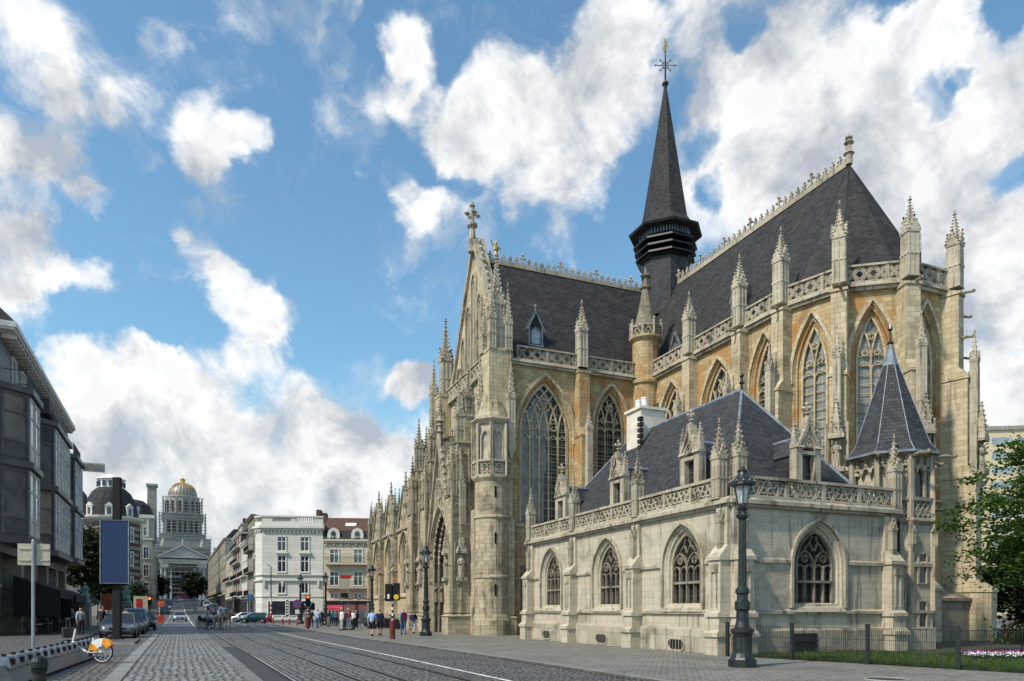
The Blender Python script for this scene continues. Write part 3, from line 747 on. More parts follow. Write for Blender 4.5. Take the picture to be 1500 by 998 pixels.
for i in range(1, 10):
    x, y = W[i]; px, py = W[i-1]; nx, ny = W[i+1]
    d1 = Vector((x-px, y-py)).normalized(); d2 = Vector((nx-x, ny-y)).normalized(); dm = (d1+d2).normalized()
    F = Fr((x, y), (dm.x, dm.y)); 
    buttress(CH, F, 0, ST, .92, 'cream')
    p = F.p(0, 0, .42); pinnacle(CH, p[0], p[1], 18.95, .62, 2.35, 1.65, F.ang, 8, 'pale')
    q = F.p(0, 0, 1.36); pinnacle(CH, q[0], q[1], 9.4, .36, 5.6, 1.5, F.ang, 5, 'pale', 'pilaster_pinnacle')
    if 2 <= i <= 8:
        niche(CH, F, 0, 9.0, .95, 1.5, 1.5, 'trim')
        for sz in (18.6, 16.2):
            if i > 5 or sz > 18:
                gb_ = MB(); gb_.tube([F.p(.1, sz, .5), F.p(.1, sz+.05, .95), F.p(.1, sz-.02, 1.25)], .09, 6, .06); gb_.ball(F.p(.1, sz+.02, 1.28), .10, 6, 4); gb_.build('gargoyle', M['dark_trim'], CH)
# ---- choir roof
E = path(4.75); ZR = 28.4; zE = 19.2
b = MB(); apx = (AX, AY+.2, ZR)
for i in range(len(E)-1):
    a, c = E[i], E[i+1]
    if 3 <= i <= 7: b.add([(a[0], a[1], zE), (c[0], c[1], zE), apx], [(0, 1, 2)])
b.quad((AX-4.75, 33, zE), (AX-4.75, AY, zE), apx, (AX, 33, ZR)); b.quad((AX+4.75, AY, zE), (AX+4.75, 33, zE), (AX, 33, ZR), apx)
roof = b.build('choir_roof', M['slate'], CH)
b = MB()
for k in range(6):
    x, y = E[3+k]; b.tube([(x, y, zE), (apx[0], apx[1], ZR+.03)], .03, 4)
b.build('hip_flashing', M['slate'], roof)
def crest(par, p0, p1, z, step=.55, big=5):
    d = Vector((p1[0]-p0[0], p1[1]-p0[1])); L = d.length; F = Fr(p0, d); b = MB()
    b.fbox(F, 0, L, z-.16, z+.16, -.11, .11); n = int(L/step)
    for k in range(n+1):
        s = L*k/n; s_ = 1.5 if k % big == 0 else 1.0
        b.fbox(F, s-.05, s+.05, z+.16, z+.16+.5*s_, -.05, .05); b.octa(F.p(s, z+.2+.5*s_, 0), .10*s_, .14*s_)
        for sg in (1, -1): b.octa(F.p(s+sg*.13*s_, z+.16+.34*s_, 0), .085*s_, .10*s_)
        if k < n: b.bar(F, [(s, z+.16), (s+L/n*.25, z+.36), (s+L/n*.5, z+.22), (s+L/n*.75, z+.36), (s+L/n, z+.16)], .05, -.03, .03)
    return b.build('ridge_crest', M['trim'], par)
crest(CH, (AX, AY+.3), (AX, 28.3), ZR+.1)
b = MB(); b.lathe(AX, AY+.2, [(.2, ZR), (.2, ZR+.6), (.32, ZR+.65), (.14, ZR+.8), (.12, ZR+1.2), (.3, ZR+1.3), (.12, ZR+1.42), (.05, ZR+1.9)], 8); b.octa((AX, AY+.2, ZR+1.6), .28, .2)
b.build('finial', M['trim'], CH)
def roof_dormer(par, x, y, z, w, h, dep, rot, gablemat='zinc', finial=True):
    "front faces local -y; dep is how far it runs back into the slope"
    b = MB(); h2 = w/2
    b.box(-h2, h2, 0, dep, 0, h); b.add([(-h2, 0, h), (h2, 0, h), (0, 0, h+w*.9), (-h2, dep, h), (h2, dep, h), (0, dep, h+w*.9)], [(0, 1, 2), (3, 5, 4), (0, 2, 5, 3), (1, 4, 5, 2)])
    o = b.build('dormer', M['slate'], par, False, (x, y, z), rot)
    F = Fr((0, 0), (1, 0)); b = MB(); e = h2+.12
    b.bar(F, [(-e, h-.25), (0, h+w*.98)], .13, -.05, .12); b.bar(F, [(e, h-.25), (0, h+w*.98)], .13, -.05, .11)
    b.bar(F, outline(0, w*.3, .15, h*.6, w*.42, 0, 0, 5), .10, -.02, .10); b.fbox(F, -h2-.02, h2+.02, -.05, .08, -.02, .1)
    b.fbox(F, -h2, -h2+.12, 0, h, -.02, .07); b.fbox(F, h2-.12, h2, 0, h, -.02, .07)
    if finial: b.lathe(0, 0, [(.07, h+w*.95), (.05, h+w*1.2), (.12, h+w*1.3), (.03, h+w*1.45)], 6)
    b.build('gable', M[gablemat], o)
    b = MB(); b.poly([F.p(s, z_, .03) for s, z_ in outline(0, w*.3, .15, h*.6, w*.42, 0, 0, 5)]); b.build('shutter', M['steel'], o)
    return o
sl_ = (4.75)/(ZR-zE)
def choir_x(z): return AX-4.75+(z-zE)*sl_
roof_dormer(CH, choir_x(20.6)-.1, 16.2, 20.6, 1.0, 1.2, 1.4, -pi/2)
roof_dormer(CH, choir_x(20.2)-.1, 22.6, 20.1, 1.2, .5, 1.0, -pi/2, 'zinc', False)
tN = radians(18); nx_, ny_ = cos(tN+pi+radians(36*3)), sin(tN+pi+radians(36*3))
roof_dormer(CH, AX+nx_*3.5, AY+ny_*3.5, 20.6, 1.2, 1.4, 1.8, atan2(ny_, nx_)+pi/2)

# ---- junction stair turret between transept and choir
b = MB(); jx, jy = 12.6, 24.9
b.lathe(jx, jy, [(1.05, -.3), (1.05, 18.3), (1.2, 18.4), (1.2, 18.6), (1.0, 18.75), (1.0, 21.5), (1.25, 21.75), (1.25, 21.95)], 16)
jt = b.build('stair_turret', M['ochre'], CH)
b = MB()
for k in range(8):
    t0, t1 = 2*pi*k/8, 2*pi*(k+1)/8; F = Fr((jx+1.15*cos(t0), jy+1.15*sin(t0)), (1.15*(cos(t1)-cos(t0)), 1.15*(sin(t1)-sin(t0)))); L = math.dist((cos(t0), sin(t0)), (cos(t1), sin(t1)))*1.15
    b.fbox(F, 0, L, 22.6, 22.72, -.1, .05); b.fbox(F, -.08, .08, 21.95, 23.0, -.08, .08); b.octa(F.p(0, 23.1, 0), .13, .16)
    b.bar(F, [(L*.1, 21.95), (L*.5, 22.6), (L*.9, 21.95)], .06, -.05, .04); b.bar(F, [(L*.5+.16*cos(2*pi*j/8), 22.25+.16*sin(2*pi*j/8)) for j in range(8)], .05, -.05, .03, True)
b.build('gallery', M['trim'], jt)
b = MB(); b.lathe(jx, jy, [(.9, 21.9), (.82, 22.9), (.55, 24.0), (.34, 25.2), (.28, 25.6), (.42, 25.7), (.42, 25.8), (.2, 25.9), (.18, 26.4), (.36, 26.6), (.12, 26.75), (.05, 27.3)], 12)
for a in range(4): b.octa((jx+.36*cos(a*pi/2), jy+.36*sin(a*pi/2), 26.6), .16, .14)
b.build('spirelet', M['dark_trim'], jt)

# ---- transept: east wall (faces the camera), facade to the street, gable
TE, TW = 25.0, 37.0
F = Fr((1.2, TE), (1, 0)); b = MB(); FT = F
o1 = (3.17, 2.2, 7.6, 14.0, 4.1); o2 = (8.5, 1.45, 7.6, 15.0, 3.05)
wall_open(b, F, 0, 5.9, -.3, ZC, o1, ORDT); wall_open(b, F, 5.9, 11.4, -.3, ZC, o2, ORDT)
b.build('transept_wall', M['ochre'], CH)
window(CH, F, o1, ORDT, 5, 'glass_big', .55, hood=True, trimmat='cream', hoodw=.22, bw=.105)
window(CH, F, o2, ORDT, 3, 'glass_big', .55, hood=True, trimmat='cream', hoodw=.22)
# grey protective glazing over the left lights of the big window
b = MB(); b.poly([F.p(s, z, -.40) for s, z in [(1.38, 7.9), (3.25, 7.9), (3.25, 11.2), (3.55, 12.4), (3.3, 13.4), (3.6, 15.0), (3.3, 17.0), (2.5, 16.6), (1.75, 15.5), (1.40, 14.2)]]); b.build('storm_glazing', M['glass_lit'], CH)
b = MB(); b.fbox(F, .4, 11.3, ZC-.12, ZC+.06, -.4, .24); b.fwedge(F, .4, 11.3, ZC+.06, ZC+.25, -.4, .38, .3); b.build('cornice', M['trim'], CH); b = MB(); b.fbox(F, -.2, 1.2, 6.95, 7.12, -.1, .1); b.build('string_course', M['trim'], CH); b = MB(); b.fbox(F, -.2, 11.3, 3.7, 3.85, -.1, .1); b.build('string_course', M['trim'], CH)
balustrade(CH, F, .9, 5.55, ZC+.25, .98, 'lattice', .12); balustrade(CH, F, 6.25, 10.6, ZC+.25, .98, 'lattice', .12)
buttress(CH, F, 5.9, ST, 1.0, 'ochre')
p = F.p(5.9, 0, .3); pinnacle(CH, p[0], p[1], 18.95, .66, 2.6, 1.9, 0, 8, 'pale')
q = F.p(5.9, 0, 1.36); pinnacle(CH, q[0], q[1], 8.6, .4, 5.6, 1.6, 0, 5, 'pale', 'pilaster_pinnacle')
# transept roof
tz = 28.5
b = MB(); b.quad((1.5, 25.45, zE), (18, 25.45, zE), (18, 31, tz), (1.5, 31, tz)); b.quad((18, 36.55, zE), (1.5, 36.55, zE), (1.5, 31, tz), (18, 31, tz))
b.quad((18, 25.45, zE), (34.5, 25.45, zE), (34.5, 31, tz), (18, 31, tz)); b.quad((34.5, 36.55, zE), (18, 36.55, zE), (18, 31, tz), (34.5, 31, tz))
b.build('transept_roof', M['slate'], CH)
crest(CH, (1.9, 31), (16.2, 31), tz+.12, .55, 6)
roof_dormer(CH, 4.2, 25.45+(20.7-zE)*5.55/9.3, 20.7, 1.15, 1.35, 1.5, 0)
b = MB(); b.box(29.6, 34.6, 25.0, 25.4, -.3, 19); b.box(34.2, 34.6, 25.4, 37, -.3, 19); b.box(23.1, 34.6, 36.6, 37, -.3, 19); b.box(23.1, 29.6, 25.0, 25.3, -.3, 19)
b.add([(34.55, 25.2, 19), (34.55, 36.8, 19), (34.55, 31, 29)], [(0, 1, 2)]); b.build('north_transept_wall', M['ochre'], CH)
# facade
F = Fr((.9, TW), (0, -1)); FF = F; b = MB()
of = (6.0, 2.7, 10.2, 14.0, 4.4)
wall_open(b, F, 0, 12, -.3, ZC+.1, of, [(0, 0), (.08, .18), (.22, .2), (.28, .45), (.45, .5), (.5, .8)])
b.box(.95, 1.4, TE+.02, TE+.4, -.3, ZC); b.box(.95, 12, TW-.4, TW-.02, -.3, ZC); b.build('facade_wall', M['cream'], CH)
window(CH, F, of, [(0, 0), (.5, .8)], 6, 'glass', .6, hood=True, trimmat='trim', hoodw=.26)
b = MB(); b.fbox(F, 0, 12, ZC-.1, ZC+.2, -.4, .3); b.build('cornice', M['trim'], CH); b = MB(); b.fbox(F, 0, 12, 9.8, 10.0, -.2, .18)
for s in (.9, 2.6, 9.4, 11.1):
    b.fbox(F, s-.09, s+.09, 9.98, 18.4, -.05, .14)
b.build('facade_rib', M['trim'], CH)
balustrade(CH, F, .2, 11.6, ZC+.2, .95, 'lattice', .18)
# tall gable above it
F = Fr((1.2, TW-.2), (0, -1)); b = MB(); gl = [(0.0, ZC+.3), (11.6, ZC+.3), (5.8, 29.6)]
b.hexa([F.p(s, z, 0) for s, z in gl], [F.p(s, z, -.55) for s, z in gl]); b.build('gable', M['cream'], CH)
b = MB()
for sg in (-1, 1):
    p0, p1 = (5.8+sg*5.95, ZC+.3), (5.8, 30.05)
    b.bar(F, [p0, p1], .34, -.7, .22)
    for k in range(17):
        t = (k+.7)/17.5; s, z = p0[0]+(p1[0]-p0[0])*t, p0[1]+(p1[1]-p0[1])*t
        b.octa(F.p(s+sg*.24, z+.14, -.2), .17, .21)
for s, zt in ((2.2, 20.3), (3.35, 22.4), (4.5, 24.6), (5.8, 26.6), (7.1, 24.6), (8.25, 22.4), (9.4, 20.3)):
    for k in (-.52, .52): b.fbox(F, s+k-.09, s+k+.09, ZC+.4, zt, -.05, .16)
    b.bar(F, arc_pts(s, .52, zt, .85, 0, 6), .17, -.05, .17); b.bar(F, arc_pts(s, .3, zt-.15, .5, 0, 5), .10, -.05, .10); b.fbox(F, s-.05, s+.05, ZC+.4, zt, -.05, .09)
b.lathe(1.0, 31, [(.34, 29.0), (.26, 30.4), (.2, 30.8), (.42, 31.0), (.42, 31.15), (.16, 31.3), (.14, 32.4), (.24, 32.55), (.05, 32.9)], 8)
for a in range(4): t = a*pi/2; b.octa((1.0+.42*cos(t), 31+.42*sin(t), 31.9), .26, .24)
b.build('gable_tracery', M['trim'], CH)
b = MB()
for s, zt in ((5.8, 26.6), (3.35, 22.4), (8.25, 22.4)): b.poly([F.p(q, z, .03) for q, z in outline(s, .42, ZC+1.2, zt-.1, .7, 0, 0, 5)])
b.build('blind_window', M['facade'], CH)

# corner piers of the facade with clustered pinnacles
def pier(x0, x1, y0, y1, z1, mat='cream', step=.35, name='corner_pier'):
    b = MB(); k = 0; z = -.3
    for zz, pr in ((1.3, .3), (7.9, .18), (14.0, .08), (z1, 0)):
        b.box(x0-pr, x1+pr, y0-pr, y1+pr, z, zz-.2); b.hexa([(x0-pr-.05, y0-pr-.05, zz-.2), (x1+pr+.05, y0-pr-.05, zz-.2), (x1+pr+.05, y1+pr+.05, zz-.2), (x0-pr-.05, y1+pr+.05, zz-.2)], [(x0-.02, y0-.02, zz), (x1+.02, y0-.02, zz), (x1+.02, y1+.02, zz), (x0-.02, y1+.02, zz)]); z = zz
    return b.build(name, M[mat], CH)
pier(-.05, 1.55, 24.55, 26.1, 19.5)
pinnacle(CH, .75, 25.3, 19.4, .95, 3.2, 3.1, 0, 9, 'pale')
pinnacle(CH, .2, 24.75, 19.4, .5, 2.0, 2.6, 0, 8, 'pale'); pinnacle(CH, 1.4, 24.75, 19.4, .5, 1.8, 2.6, 0, 8, 'pale'); pinnacle(CH, .1, 25.9, 19.4, .5, 1.2, 2.2, 0, 8, 'pale')
pinnacle(CH, 1.45, 24.35, 12.6, .5, 3.4, 2.6, 0, 7, 'pale', 'pilaster_pinnacle'); pinnacle(CH, -.25, 25.9, 13.2, .5, 2.6, 2.6, 0, 7, 'pale', 'pilaster_pinnacle')
b = MB(); bx, by, bz = .75, 25.3, 26.2
b.lathe(bx, by, [(.06, bz-.2), (.16, bz-.05), (.10, bz+.25), (.2, bz+.3), (.17, bz+.55), (.05, bz+.7)], 8, 0, 1, .8); b.ball((bx, by, bz+.82), .10, 7, 5); b.tube([(bx-.1, by, bz+.5), (bx-.3, by+.05, bz+.75), (bx-.42, by, bz+.95)], .05, 5); b.tube([(bx+.1, by, bz+.5), (bx+.34, by, bz+.45)], .05, 5)
b.build('gilded_statue', M['gold'], CH)
pier(-.05, 1.5, 36.1, 37.6, 19.5)
pinnacle(CH, .7, 36.9, 19.4, .85, 3.0, 3.2, 0, 9, 'pale'); pinnacle(CH, -.1, 37.7, 17.2, .6, 2.6, 2.8, 0, 8, 'pale'); pinnacle(CH, 1.6, 37.8, 18.2, .5, 2.6, 2.6, 0, 8, 'pale')

# round-sided stair turret at the corner
tx, ty, tr = .70, 25.3, 1.22
rot8 = pi/8
b = MB(); b.lathe(tx-.25, ty-.05, [(tr+.18, -.3), (tr+.18, .9), (tr+.05, 1.3), (tr, 1.32), (tr, 3.75), (tr+.08, 3.8), (tr+.08, 3.92), (tr, 4.0), (tr, 7.8), (tr+.08, 7.86), (tr+.08, 7.98), (tr, 8.06), (tr, 10.3), (tr+.16, 10.55), (tr+.16, 10.65)], 18)
ct = b.build('stair_turret', M['facade'], CH)
cx_, cy_ = tx-.25, ty-.05
b = MB(); b.ngon(cx_, cy_, 10.65, tr-.02, 14.3, tr-.05, 8, rot8); b.build('upper_wall', M['pale'], ct)
b = MB()
b.ngon(cx_, cy_, 10.62, tr+.22, 10.78, tr+.22, 8, rot8); b.ngon(cx_, cy_, 11.62, tr+.24, 11.78, tr+.2, 8, rot8); b.ngon(cx_, cy_, 14.2, tr+.05, 14.5, tr+.3, 8, rot8); b.ngon(cx_, cy_, 14.5, tr+.3, 14.62, tr+.25, 8, rot8)
for k in range(8):
    t0, t1 = rot8+2*pi*k/8, rot8+2*pi*(k+1)/8; r_ = tr+.2; F = Fr((cx_+r_*cos(t0), cy_+r_*sin(t0)), (cos(t1)-cos(t0), sin(t1)-sin(t0))); L = 2*r_*sin(pi/8)
    b.fbox(F, -.1, .1, 10.7, 11.7, -.1, .03); b.bar(F, [(L/2+.27*cos(2*pi*j/10), 11.2+.3*sin(2*pi*j/10)) for j in range(10)], .07, -.08, .0, True)
    for a in range(4): t = pi/4+a*pi/2; b.bar(F, [(L/2+.1*cos(t), 11.2+.1*sin(t)), (L/2+.45*cos(t), 11.2+.42*sin(t))], .06, -.08, -.01)
    b.fbox(F, -.09, .09, 11.7, 14.2, -.22, .02); b.bar(F, arc_pts(L/2, .3, 13.2, .55, 0, 5), .10, -.25, -.06); b.fbox(F, L/2-.36, L/2-.26, 11.8, 13.2, -.25, -.06); b.fbox(F, L/2+.26, L/2+.36, 11.8, 13.2, -.25, -.06)
b.build('tracery_band', M['trim'], ct)
b = MB(); b.lathe(cx_, cy_, [(tr+.02, 14.6), (tr*.72, 15.6), (tr*.42, 17.0), (tr*.2, 18.2), (.34, 18.3), (.34, 18.5), (.2, 18.6), (.05, 18.9)], 12); b.build('turret_cone', M['facade'], ct)
b = MB()
for z in (2.6, 6.1, 9.2): b.box(cx_-.30, cx_-.18, cy_-tr-.015, cy_-tr+.2, z, z+.75)
b.build('arrow_slit', M['black'], ct)

# ---- portal
M['portal_shade'] = stone('portal_shade_carving', (.060, .047, .034), (.085, .068, .05), (.018, .015, .012), .6, .4, .008, .8, .8)  # dark brownish stone; the portal's inner shade is put into this colour
PF = Fr((-1.6, 33.8), (0, -1)); b = MB()
op = (2.8, 2.45, -.3, 5.2, 4.1)
ords = [(0, 0), (.06, .25), (.22, .27), (.28, .6), (.42, .62), (.48, 1.0), (.62, 1.02), (.68, 1.45), (.82, 1.47), (.88, 3.1)]
wall_open(b, PF, 0, 5.6, -.3, 10.3, op, ords[:2], n=12); b.box(-1.6, .9, 28.2, 28.25, 9.9, 10.3); b.quad((-1.6, 28.2, 10.3), (-1.6, 33.8, 10.3), (.9, 33.8, 11.6), (.9, 28.2, 11.6)); 
portal = b.build('portal', M['facade'], CH)
b = MB()
for (i0, d0), (i1, d1) in zip(ords[1:], ords[2:]):
    o0, o1 = outline(*op, i0, 0, 12), outline(*op, i1, 0, 12)
    for k in range(len(o0)-1): b.quad(PF.p(*o0[k], -d0), PF.p(*o1[k], -d1), PF.p(*o1[k+1], -d1), PF.p(*o0[k+1], -d0))
b.build('portal_reveal', M['portal_shade'], portal)
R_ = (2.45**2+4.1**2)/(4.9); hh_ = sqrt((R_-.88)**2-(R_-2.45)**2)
b = MB(); b.poly([PF.p(s, z, -3.0) for s, z in outline(2.8, 1.57, -.3, 5.2, hh_)]); b.build('tympanum', M['portal_shade'], portal)
b = MB(); 
for sg in (-1, 1):
    b.fbox(PF, 2.8+sg*.78-.68, 2.8+sg*.78+.68, 0, 4.0, -3.0, -2.87)
    for k in range(5): b.fbox(PF, 2.8+sg*.78-.62+k*.29, 2.8+sg*.78-.58+k*.29, .1, 3.9, -2.87, -2.83)
b.build('door', plain('dark_oak_door', (.05, .03, .02), .6), portal)
b = MB(); b.fbox(PF, 2.72, 2.88, 0, 4.0, -3.0, -2.7); b.fbox(PF, 1.2, 4.4, 4.0, 4.25, -3.0, -2.7)
for ins, dd in ((-.15, -.02), (.14, .26), (.35, .61), (.55, 1.01), (.75, 1.46)):
    o_ = outline(2.8, 2.45, -.3, 5.2, 4.1, ins, 0, 12); b.bar(PF, o_, .13, -dd-.06, -dd+.10)
    if dd > .1:
        for k, (s, z) in enumerate(arc_pts(2.8, 2.45, 5.2, 4.1, ins+.08, 9)): b.octa(PF.p(s, z, -dd+.04), .14, .18)
b.build('archivolt', M['trim'], portal)
for sg in (-1, 1):
    for k, (ins, dd) in enumerate(((.2, .42), (.42, .82), (.62, 1.25))):
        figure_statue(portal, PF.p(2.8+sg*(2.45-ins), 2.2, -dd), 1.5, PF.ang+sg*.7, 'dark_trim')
b = MB(); gA = [(.05, 6.6), (2.8, 14.4), (5.55, 6.6)]
b.bar(PF, gA, .30, -.22, .22)
for sg in (-1, 1):
    for k in range(13):
        t = (k+.6)/13.3; b.octa(PF.p(2.8+sg*2.9*(1-t), 6.7+7.8*t, 0), .19, .24)
b.bar(PF, [(2.8+.75*cos(2*pi*j/14), 10.7+.75*sin(2*pi*j/14)) for j in range(14)], .12, -.12, .1, True)
for a in range(6): b.bar(PF, [(2.8+.7*cos(a*pi/3), 10.7+.7*sin(a*pi/3)), (2.8+.15*cos(a*pi/3+.5), 10.7+.15*sin(a*pi/3+.5))], .08, -.1, .08)
for s in (1.6, 2.2, 2.8, 3.4, 4.0): b.fbox(PF, s-.06, s+.06, 9.3, 9.3+max(.4, (2.75-abs(s-2.8))*1.1), -.12, .08)
b.lathe(-1.6, 31, [(.25, 14.2), (.2, 14.9), (.36, 15.0), (.14, 15.15), (.12, 15.7), (.3, 15.8), (.06, 16.2)], 8); b.octa((-1.6, 31, 15.5), .3, .22)
b.build('portal_gable', M['trim'], portal)
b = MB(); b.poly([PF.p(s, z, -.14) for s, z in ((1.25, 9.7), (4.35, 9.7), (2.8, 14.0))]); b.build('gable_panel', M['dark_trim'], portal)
def portal_buttress(y0, y1, zt):
    b = MB(); z = -.3
    for zz, x0, pr in ((1.4, -2.25, .16), (5.0, -2.1, .06), (9.8, -2.0, 0), (13.6, -1.5, -.05), (zt, -.9, -.1)):
        b.box(x0, .95, y0-pr, y1+pr, z, zz-.22); b.hexa([(x0-.08, y0-pr-.07, zz-.22), (.95, y0-pr-.07, zz-.22), (.95, y1+pr+.07, zz-.22), (x0-.08, y1+pr+.07, zz-.22)], [(x0+.3, y0+.05, zz), (.95, y0+.05, zz), (.95, y1-.05, zz), (x0+.3, y1-.05, zz)]); z = zz
    F = Fr((0, y0), (1, 0)); G = Fr((0, y1), (0, -1))
    for s in (-1.95, -1.3, -.65, 0, .6): b.fbox(F, s-.06, s+.06, 1.4, 13, -.02, .10+(.06 if s < -1 else .0))
    for z in (8.6, 12.2): 
        for s in (-1.6, -.95, -.3): b.bar(F, arc_pts(s, .26, z, .5, 0, 4), .10, -.02, .12)
    o = b.build('portal_buttress', M['facade'], CH)
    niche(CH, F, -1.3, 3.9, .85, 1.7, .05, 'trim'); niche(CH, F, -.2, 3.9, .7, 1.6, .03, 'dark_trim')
    H = Fr((-2.0, y1), (0, -1)); niche(CH, H, (y1-y0)/2, 3.9, .8, 1.6, .02, 'trim')
    ym = (y0+y1)/2
    pinnacle(CH, -1.7, ym, 9.7, .62, 2.2, 2.3, 0, 8, 'trim'); pinnacle(CH, -1.15, ym, 13.4, .6, 1.9, 2.2, 0, 8, 'trim'); pinnacle(CH, -.5, ym, zt-.1, .6, 1.3, 2.2, 0, 8, 'trim')
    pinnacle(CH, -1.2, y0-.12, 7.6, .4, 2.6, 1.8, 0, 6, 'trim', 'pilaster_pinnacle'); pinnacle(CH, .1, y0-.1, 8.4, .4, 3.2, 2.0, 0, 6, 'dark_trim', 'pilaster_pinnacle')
portal_buttress(27.0, 28.2, 15.5); portal_buttress(33.8, 35.0, 15.5)
portal_buttress(38.0, 39.2, 13.5)
b = MB(); b.box(-.6, .9, 26.05, 27.0, -.3, 8.6); b.build('porch_side_wall', M['facade'], CH)
b = MB(); b.box(-.4, .9, 35.0, 38.0, -.3, 9.2); b.build('porch_side_wall', M['facade'], CH)

# ---- nave: south aisle with a gable over each window, high nave behind
F = Fr((0, 66), (0, -1)); FA = F; b = MB()
bays = [(5.1, 2.05), (11.3, 2.05), (17.6, 2.05), (23.8, 2.05)]
edges = [2.0, 8.2, 14.5, 20.8, 27.0]; aw = []
for k, (s, w) in enumerate(bays):
    op = (s, 1.75, 3.1, 6.9, 2.5); wall_open(b, F, edges[k], edges[k+1], -.3, 10.0, op, ORDT); aw.append(op)
b.fbox(F, 0, 2.0, -.3, 10, -.6, 0); b.box(0, 8, 65.6, 66, -.3, 10); b.build('aisle_wall', M['cream'], CH)
for op in aw: window(CH, F, op, ORDT, 3, 'glass', .5, hood=True, trimmat='trim', hoodw=.2)
for k, (s, w) in enumerate(bays):
    b = MB(); tri = [(s-2.1, 9.7), (s+2.1, 9.7), (s, 13.6)]
    b.hexa([F.p(a, z, .02) for a, z in tri], [F.p(a, z, -.45) for a, z in tri]); o = b.build('gable', M['cream'], CH)
    b = MB(); b.bar(F, [(s-2.2, 9.6), (s, 13.75), (s+2.2, 9.6)], .26, -.5, .2)
    for sg in (-1, 1):
        for j in range(7): t = (j+.6)/7.4; b.octa(F.p(s+sg*2.25*(1-t), 9.75+4.15*t, -.1), .16, .2)
    for q in (-.7, 0, .7): b.bar(F, arc_pts(s+q, .3, 10.6+(1.1 if q == 0 else 0), .5, 0, 4), .10, -.02, .1); b.fbox(F, s+q-.05, s+q+.05, 9.8, 10.8+(1.1 if q == 0 else 0), -.02, .08)
    x, y, _ = F.p(s, 0, -.15); b.lathe(x, y, [(.16, 13.5), (.12, 14.2), (.22, 14.3), (.09, 14.4), (.07, 15.1)], 6); b.fbox(F, s-.33, s+.33, 14.62, 14.78, -.22, -.08); b.octa(F.p(s, 15.15, -.15), .13)
    b.build('coping', M['trim'], o)
AST = [(-.3, 1.4, .75, .2), (1.4, 6.0, .52, .3), (6.0, 9.4, .38, .25)]
for s in edges[:4]:
    buttress(CH, F, s, AST, .8, 'facade'); niche(CH, F, s, 6.4, .55, 1.2, .36, 'trim')
    for dd in (.18, -.25):
        x, y, _ = F.p(s, 0, dd); pinnacle(CH, x, y, 9.3, .48, 2.4, 2.0, 0, 7, 'trim')
x, y, _ = F.p(.35, 0, -.3); pinnacle(CH, x, y, 9.3, .55, 2.6, 2.4, 0, 7, 'trim')
b = MB(); b.fbox(F, 0, 27, 9.5, 9.75, -.5, .2); b.fbox(F, 0, 27, 2.85, 3.0, -.2, .14); b.fbox(F, 0, 27, -.3, 1.3, -.2, .2); b.build('cornice', M['trim'], CH)
b = MB(); b.quad((.1, 66, 10), (.1, 37, 10), (7.5, 37, 14), (7.5, 66, 14)); b.quad((12.9, 66, 19.2), (12.9, 37, 19.2), (18, 37, 28.4), (18, 66, 28.4)); b.quad((23.1, 37, 19.2), (23.1, 66, 19.2), (18, 66, 28.4), (18, 37, 28.4)); b.build('nave_roof', M['slate'], CH)
b = MB(); b.box(7.5, 12.9, 37, 66, 9.8, 14.2); b.box(12.7, 13.1, 37, 66, -.3, 19.1); b.box(22.9, 23.3, 37, 66, -.3, 19.1); b.box(12.7, 23.3, 65.6, 66.01, -.3, 19.1); b.add([(13, 66, 19.1), (23, 66, 19.1), (18, 66, 28.4)], [(0, 1, 2)]); b.build('nave_wall', M['ochre'], CH)

# ---- crossing spire
sx, sy = 18.22, 30.5
b = MB(); b.ngon(sx, sy, 26.2, 2.05, 31.0, 2.05, 8, rot8); fl = b.build('spire', M['slate_blue'], CH)
b = MB()
for z, r0, r1, dz in ((31.2, 2.2, 2.55, .45), (31.75, 2.25, 2.65, .45), (32.3, 2.3, 2.75, .45)):
    b.ngon(sx, sy, z, r1, z+.16, r1-.05, 8, rot8); b.ngon(sx, sy, z+.16, r1-.05, z+dz+.12, r0-.3, 8, rot8)
b.ngon(sx, sy, 31.0, 1.9, 33.5, 1.9, 8, rot8); b.ngon(sx, sy, 30.95, 2.1, 31.1, 2.4, 8, rot8)
b.build('louvre_stage', M['iron'], fl)
b = MB()
for k in range(8):
    t0, t1 = rot8+2*pi*k/8, rot8+2*pi*(k+1)/8; F = Fr((sx+2.25*cos(t0), sy+2.25*sin(t0)), (cos(t1)-cos(t0), sin(t1)-sin(t0))); L = 4.5*sin(pi/8)
    for j in range(7): s = L*(j+.5)/7; b.fbox(F, s-.05, s+.05, 32.85, 33.4, -.08, .02)
b.build('louvre_arcade', M['zinc'], fl)
b = MB(); b.ngon(sx, sy, 33.32, 3.05, 33.48, 3.15, 8, rot8); prof = [(3.15, 33.48), (2.4, 33.95), (2.02, 34.5), (1.86, 35.2), (.14, 46.0)]
for (r0, z0), (r1, z1) in zip(prof, prof[1:]): b.ngon(sx, sy, z0, r0, z1, r1, 8, rot8)
b.build('spire_roof', M['slate'], fl)
b = MB(); b.lathe(sx, sy, [(.15, 45.8), (.15, 46.2), (.28, 46.35), (.28, 46.5), (.08, 46.65), (.05, 49.4), (.025, 49.8)], 8)
b.build('finial_rod', M['iron'], fl)
b = MB(); F = Fr((sx, sy), (cos(-radians(22.5)), sin(-radians(22.5)))); zc = 48.0
for a in range(8):
    t = a*pi/4; r = .85 if a % 2 == 0 else .6
    b.bar(F, [(.1*cos(t), zc+.1*sin(t)), (r*cos(t), zc+r*sin(t))], .06, -.03, .03); b.octa(F.p(r*cos(t), zc+r*sin(t), 0), .11)
b.bar(F, [(.28*cos(2*pi*j/12), zc+.28*sin(2*pi*j/12)) for j in range(12)], .08, -.04, .04, True)
b.build('cross', M['lead'], fl)
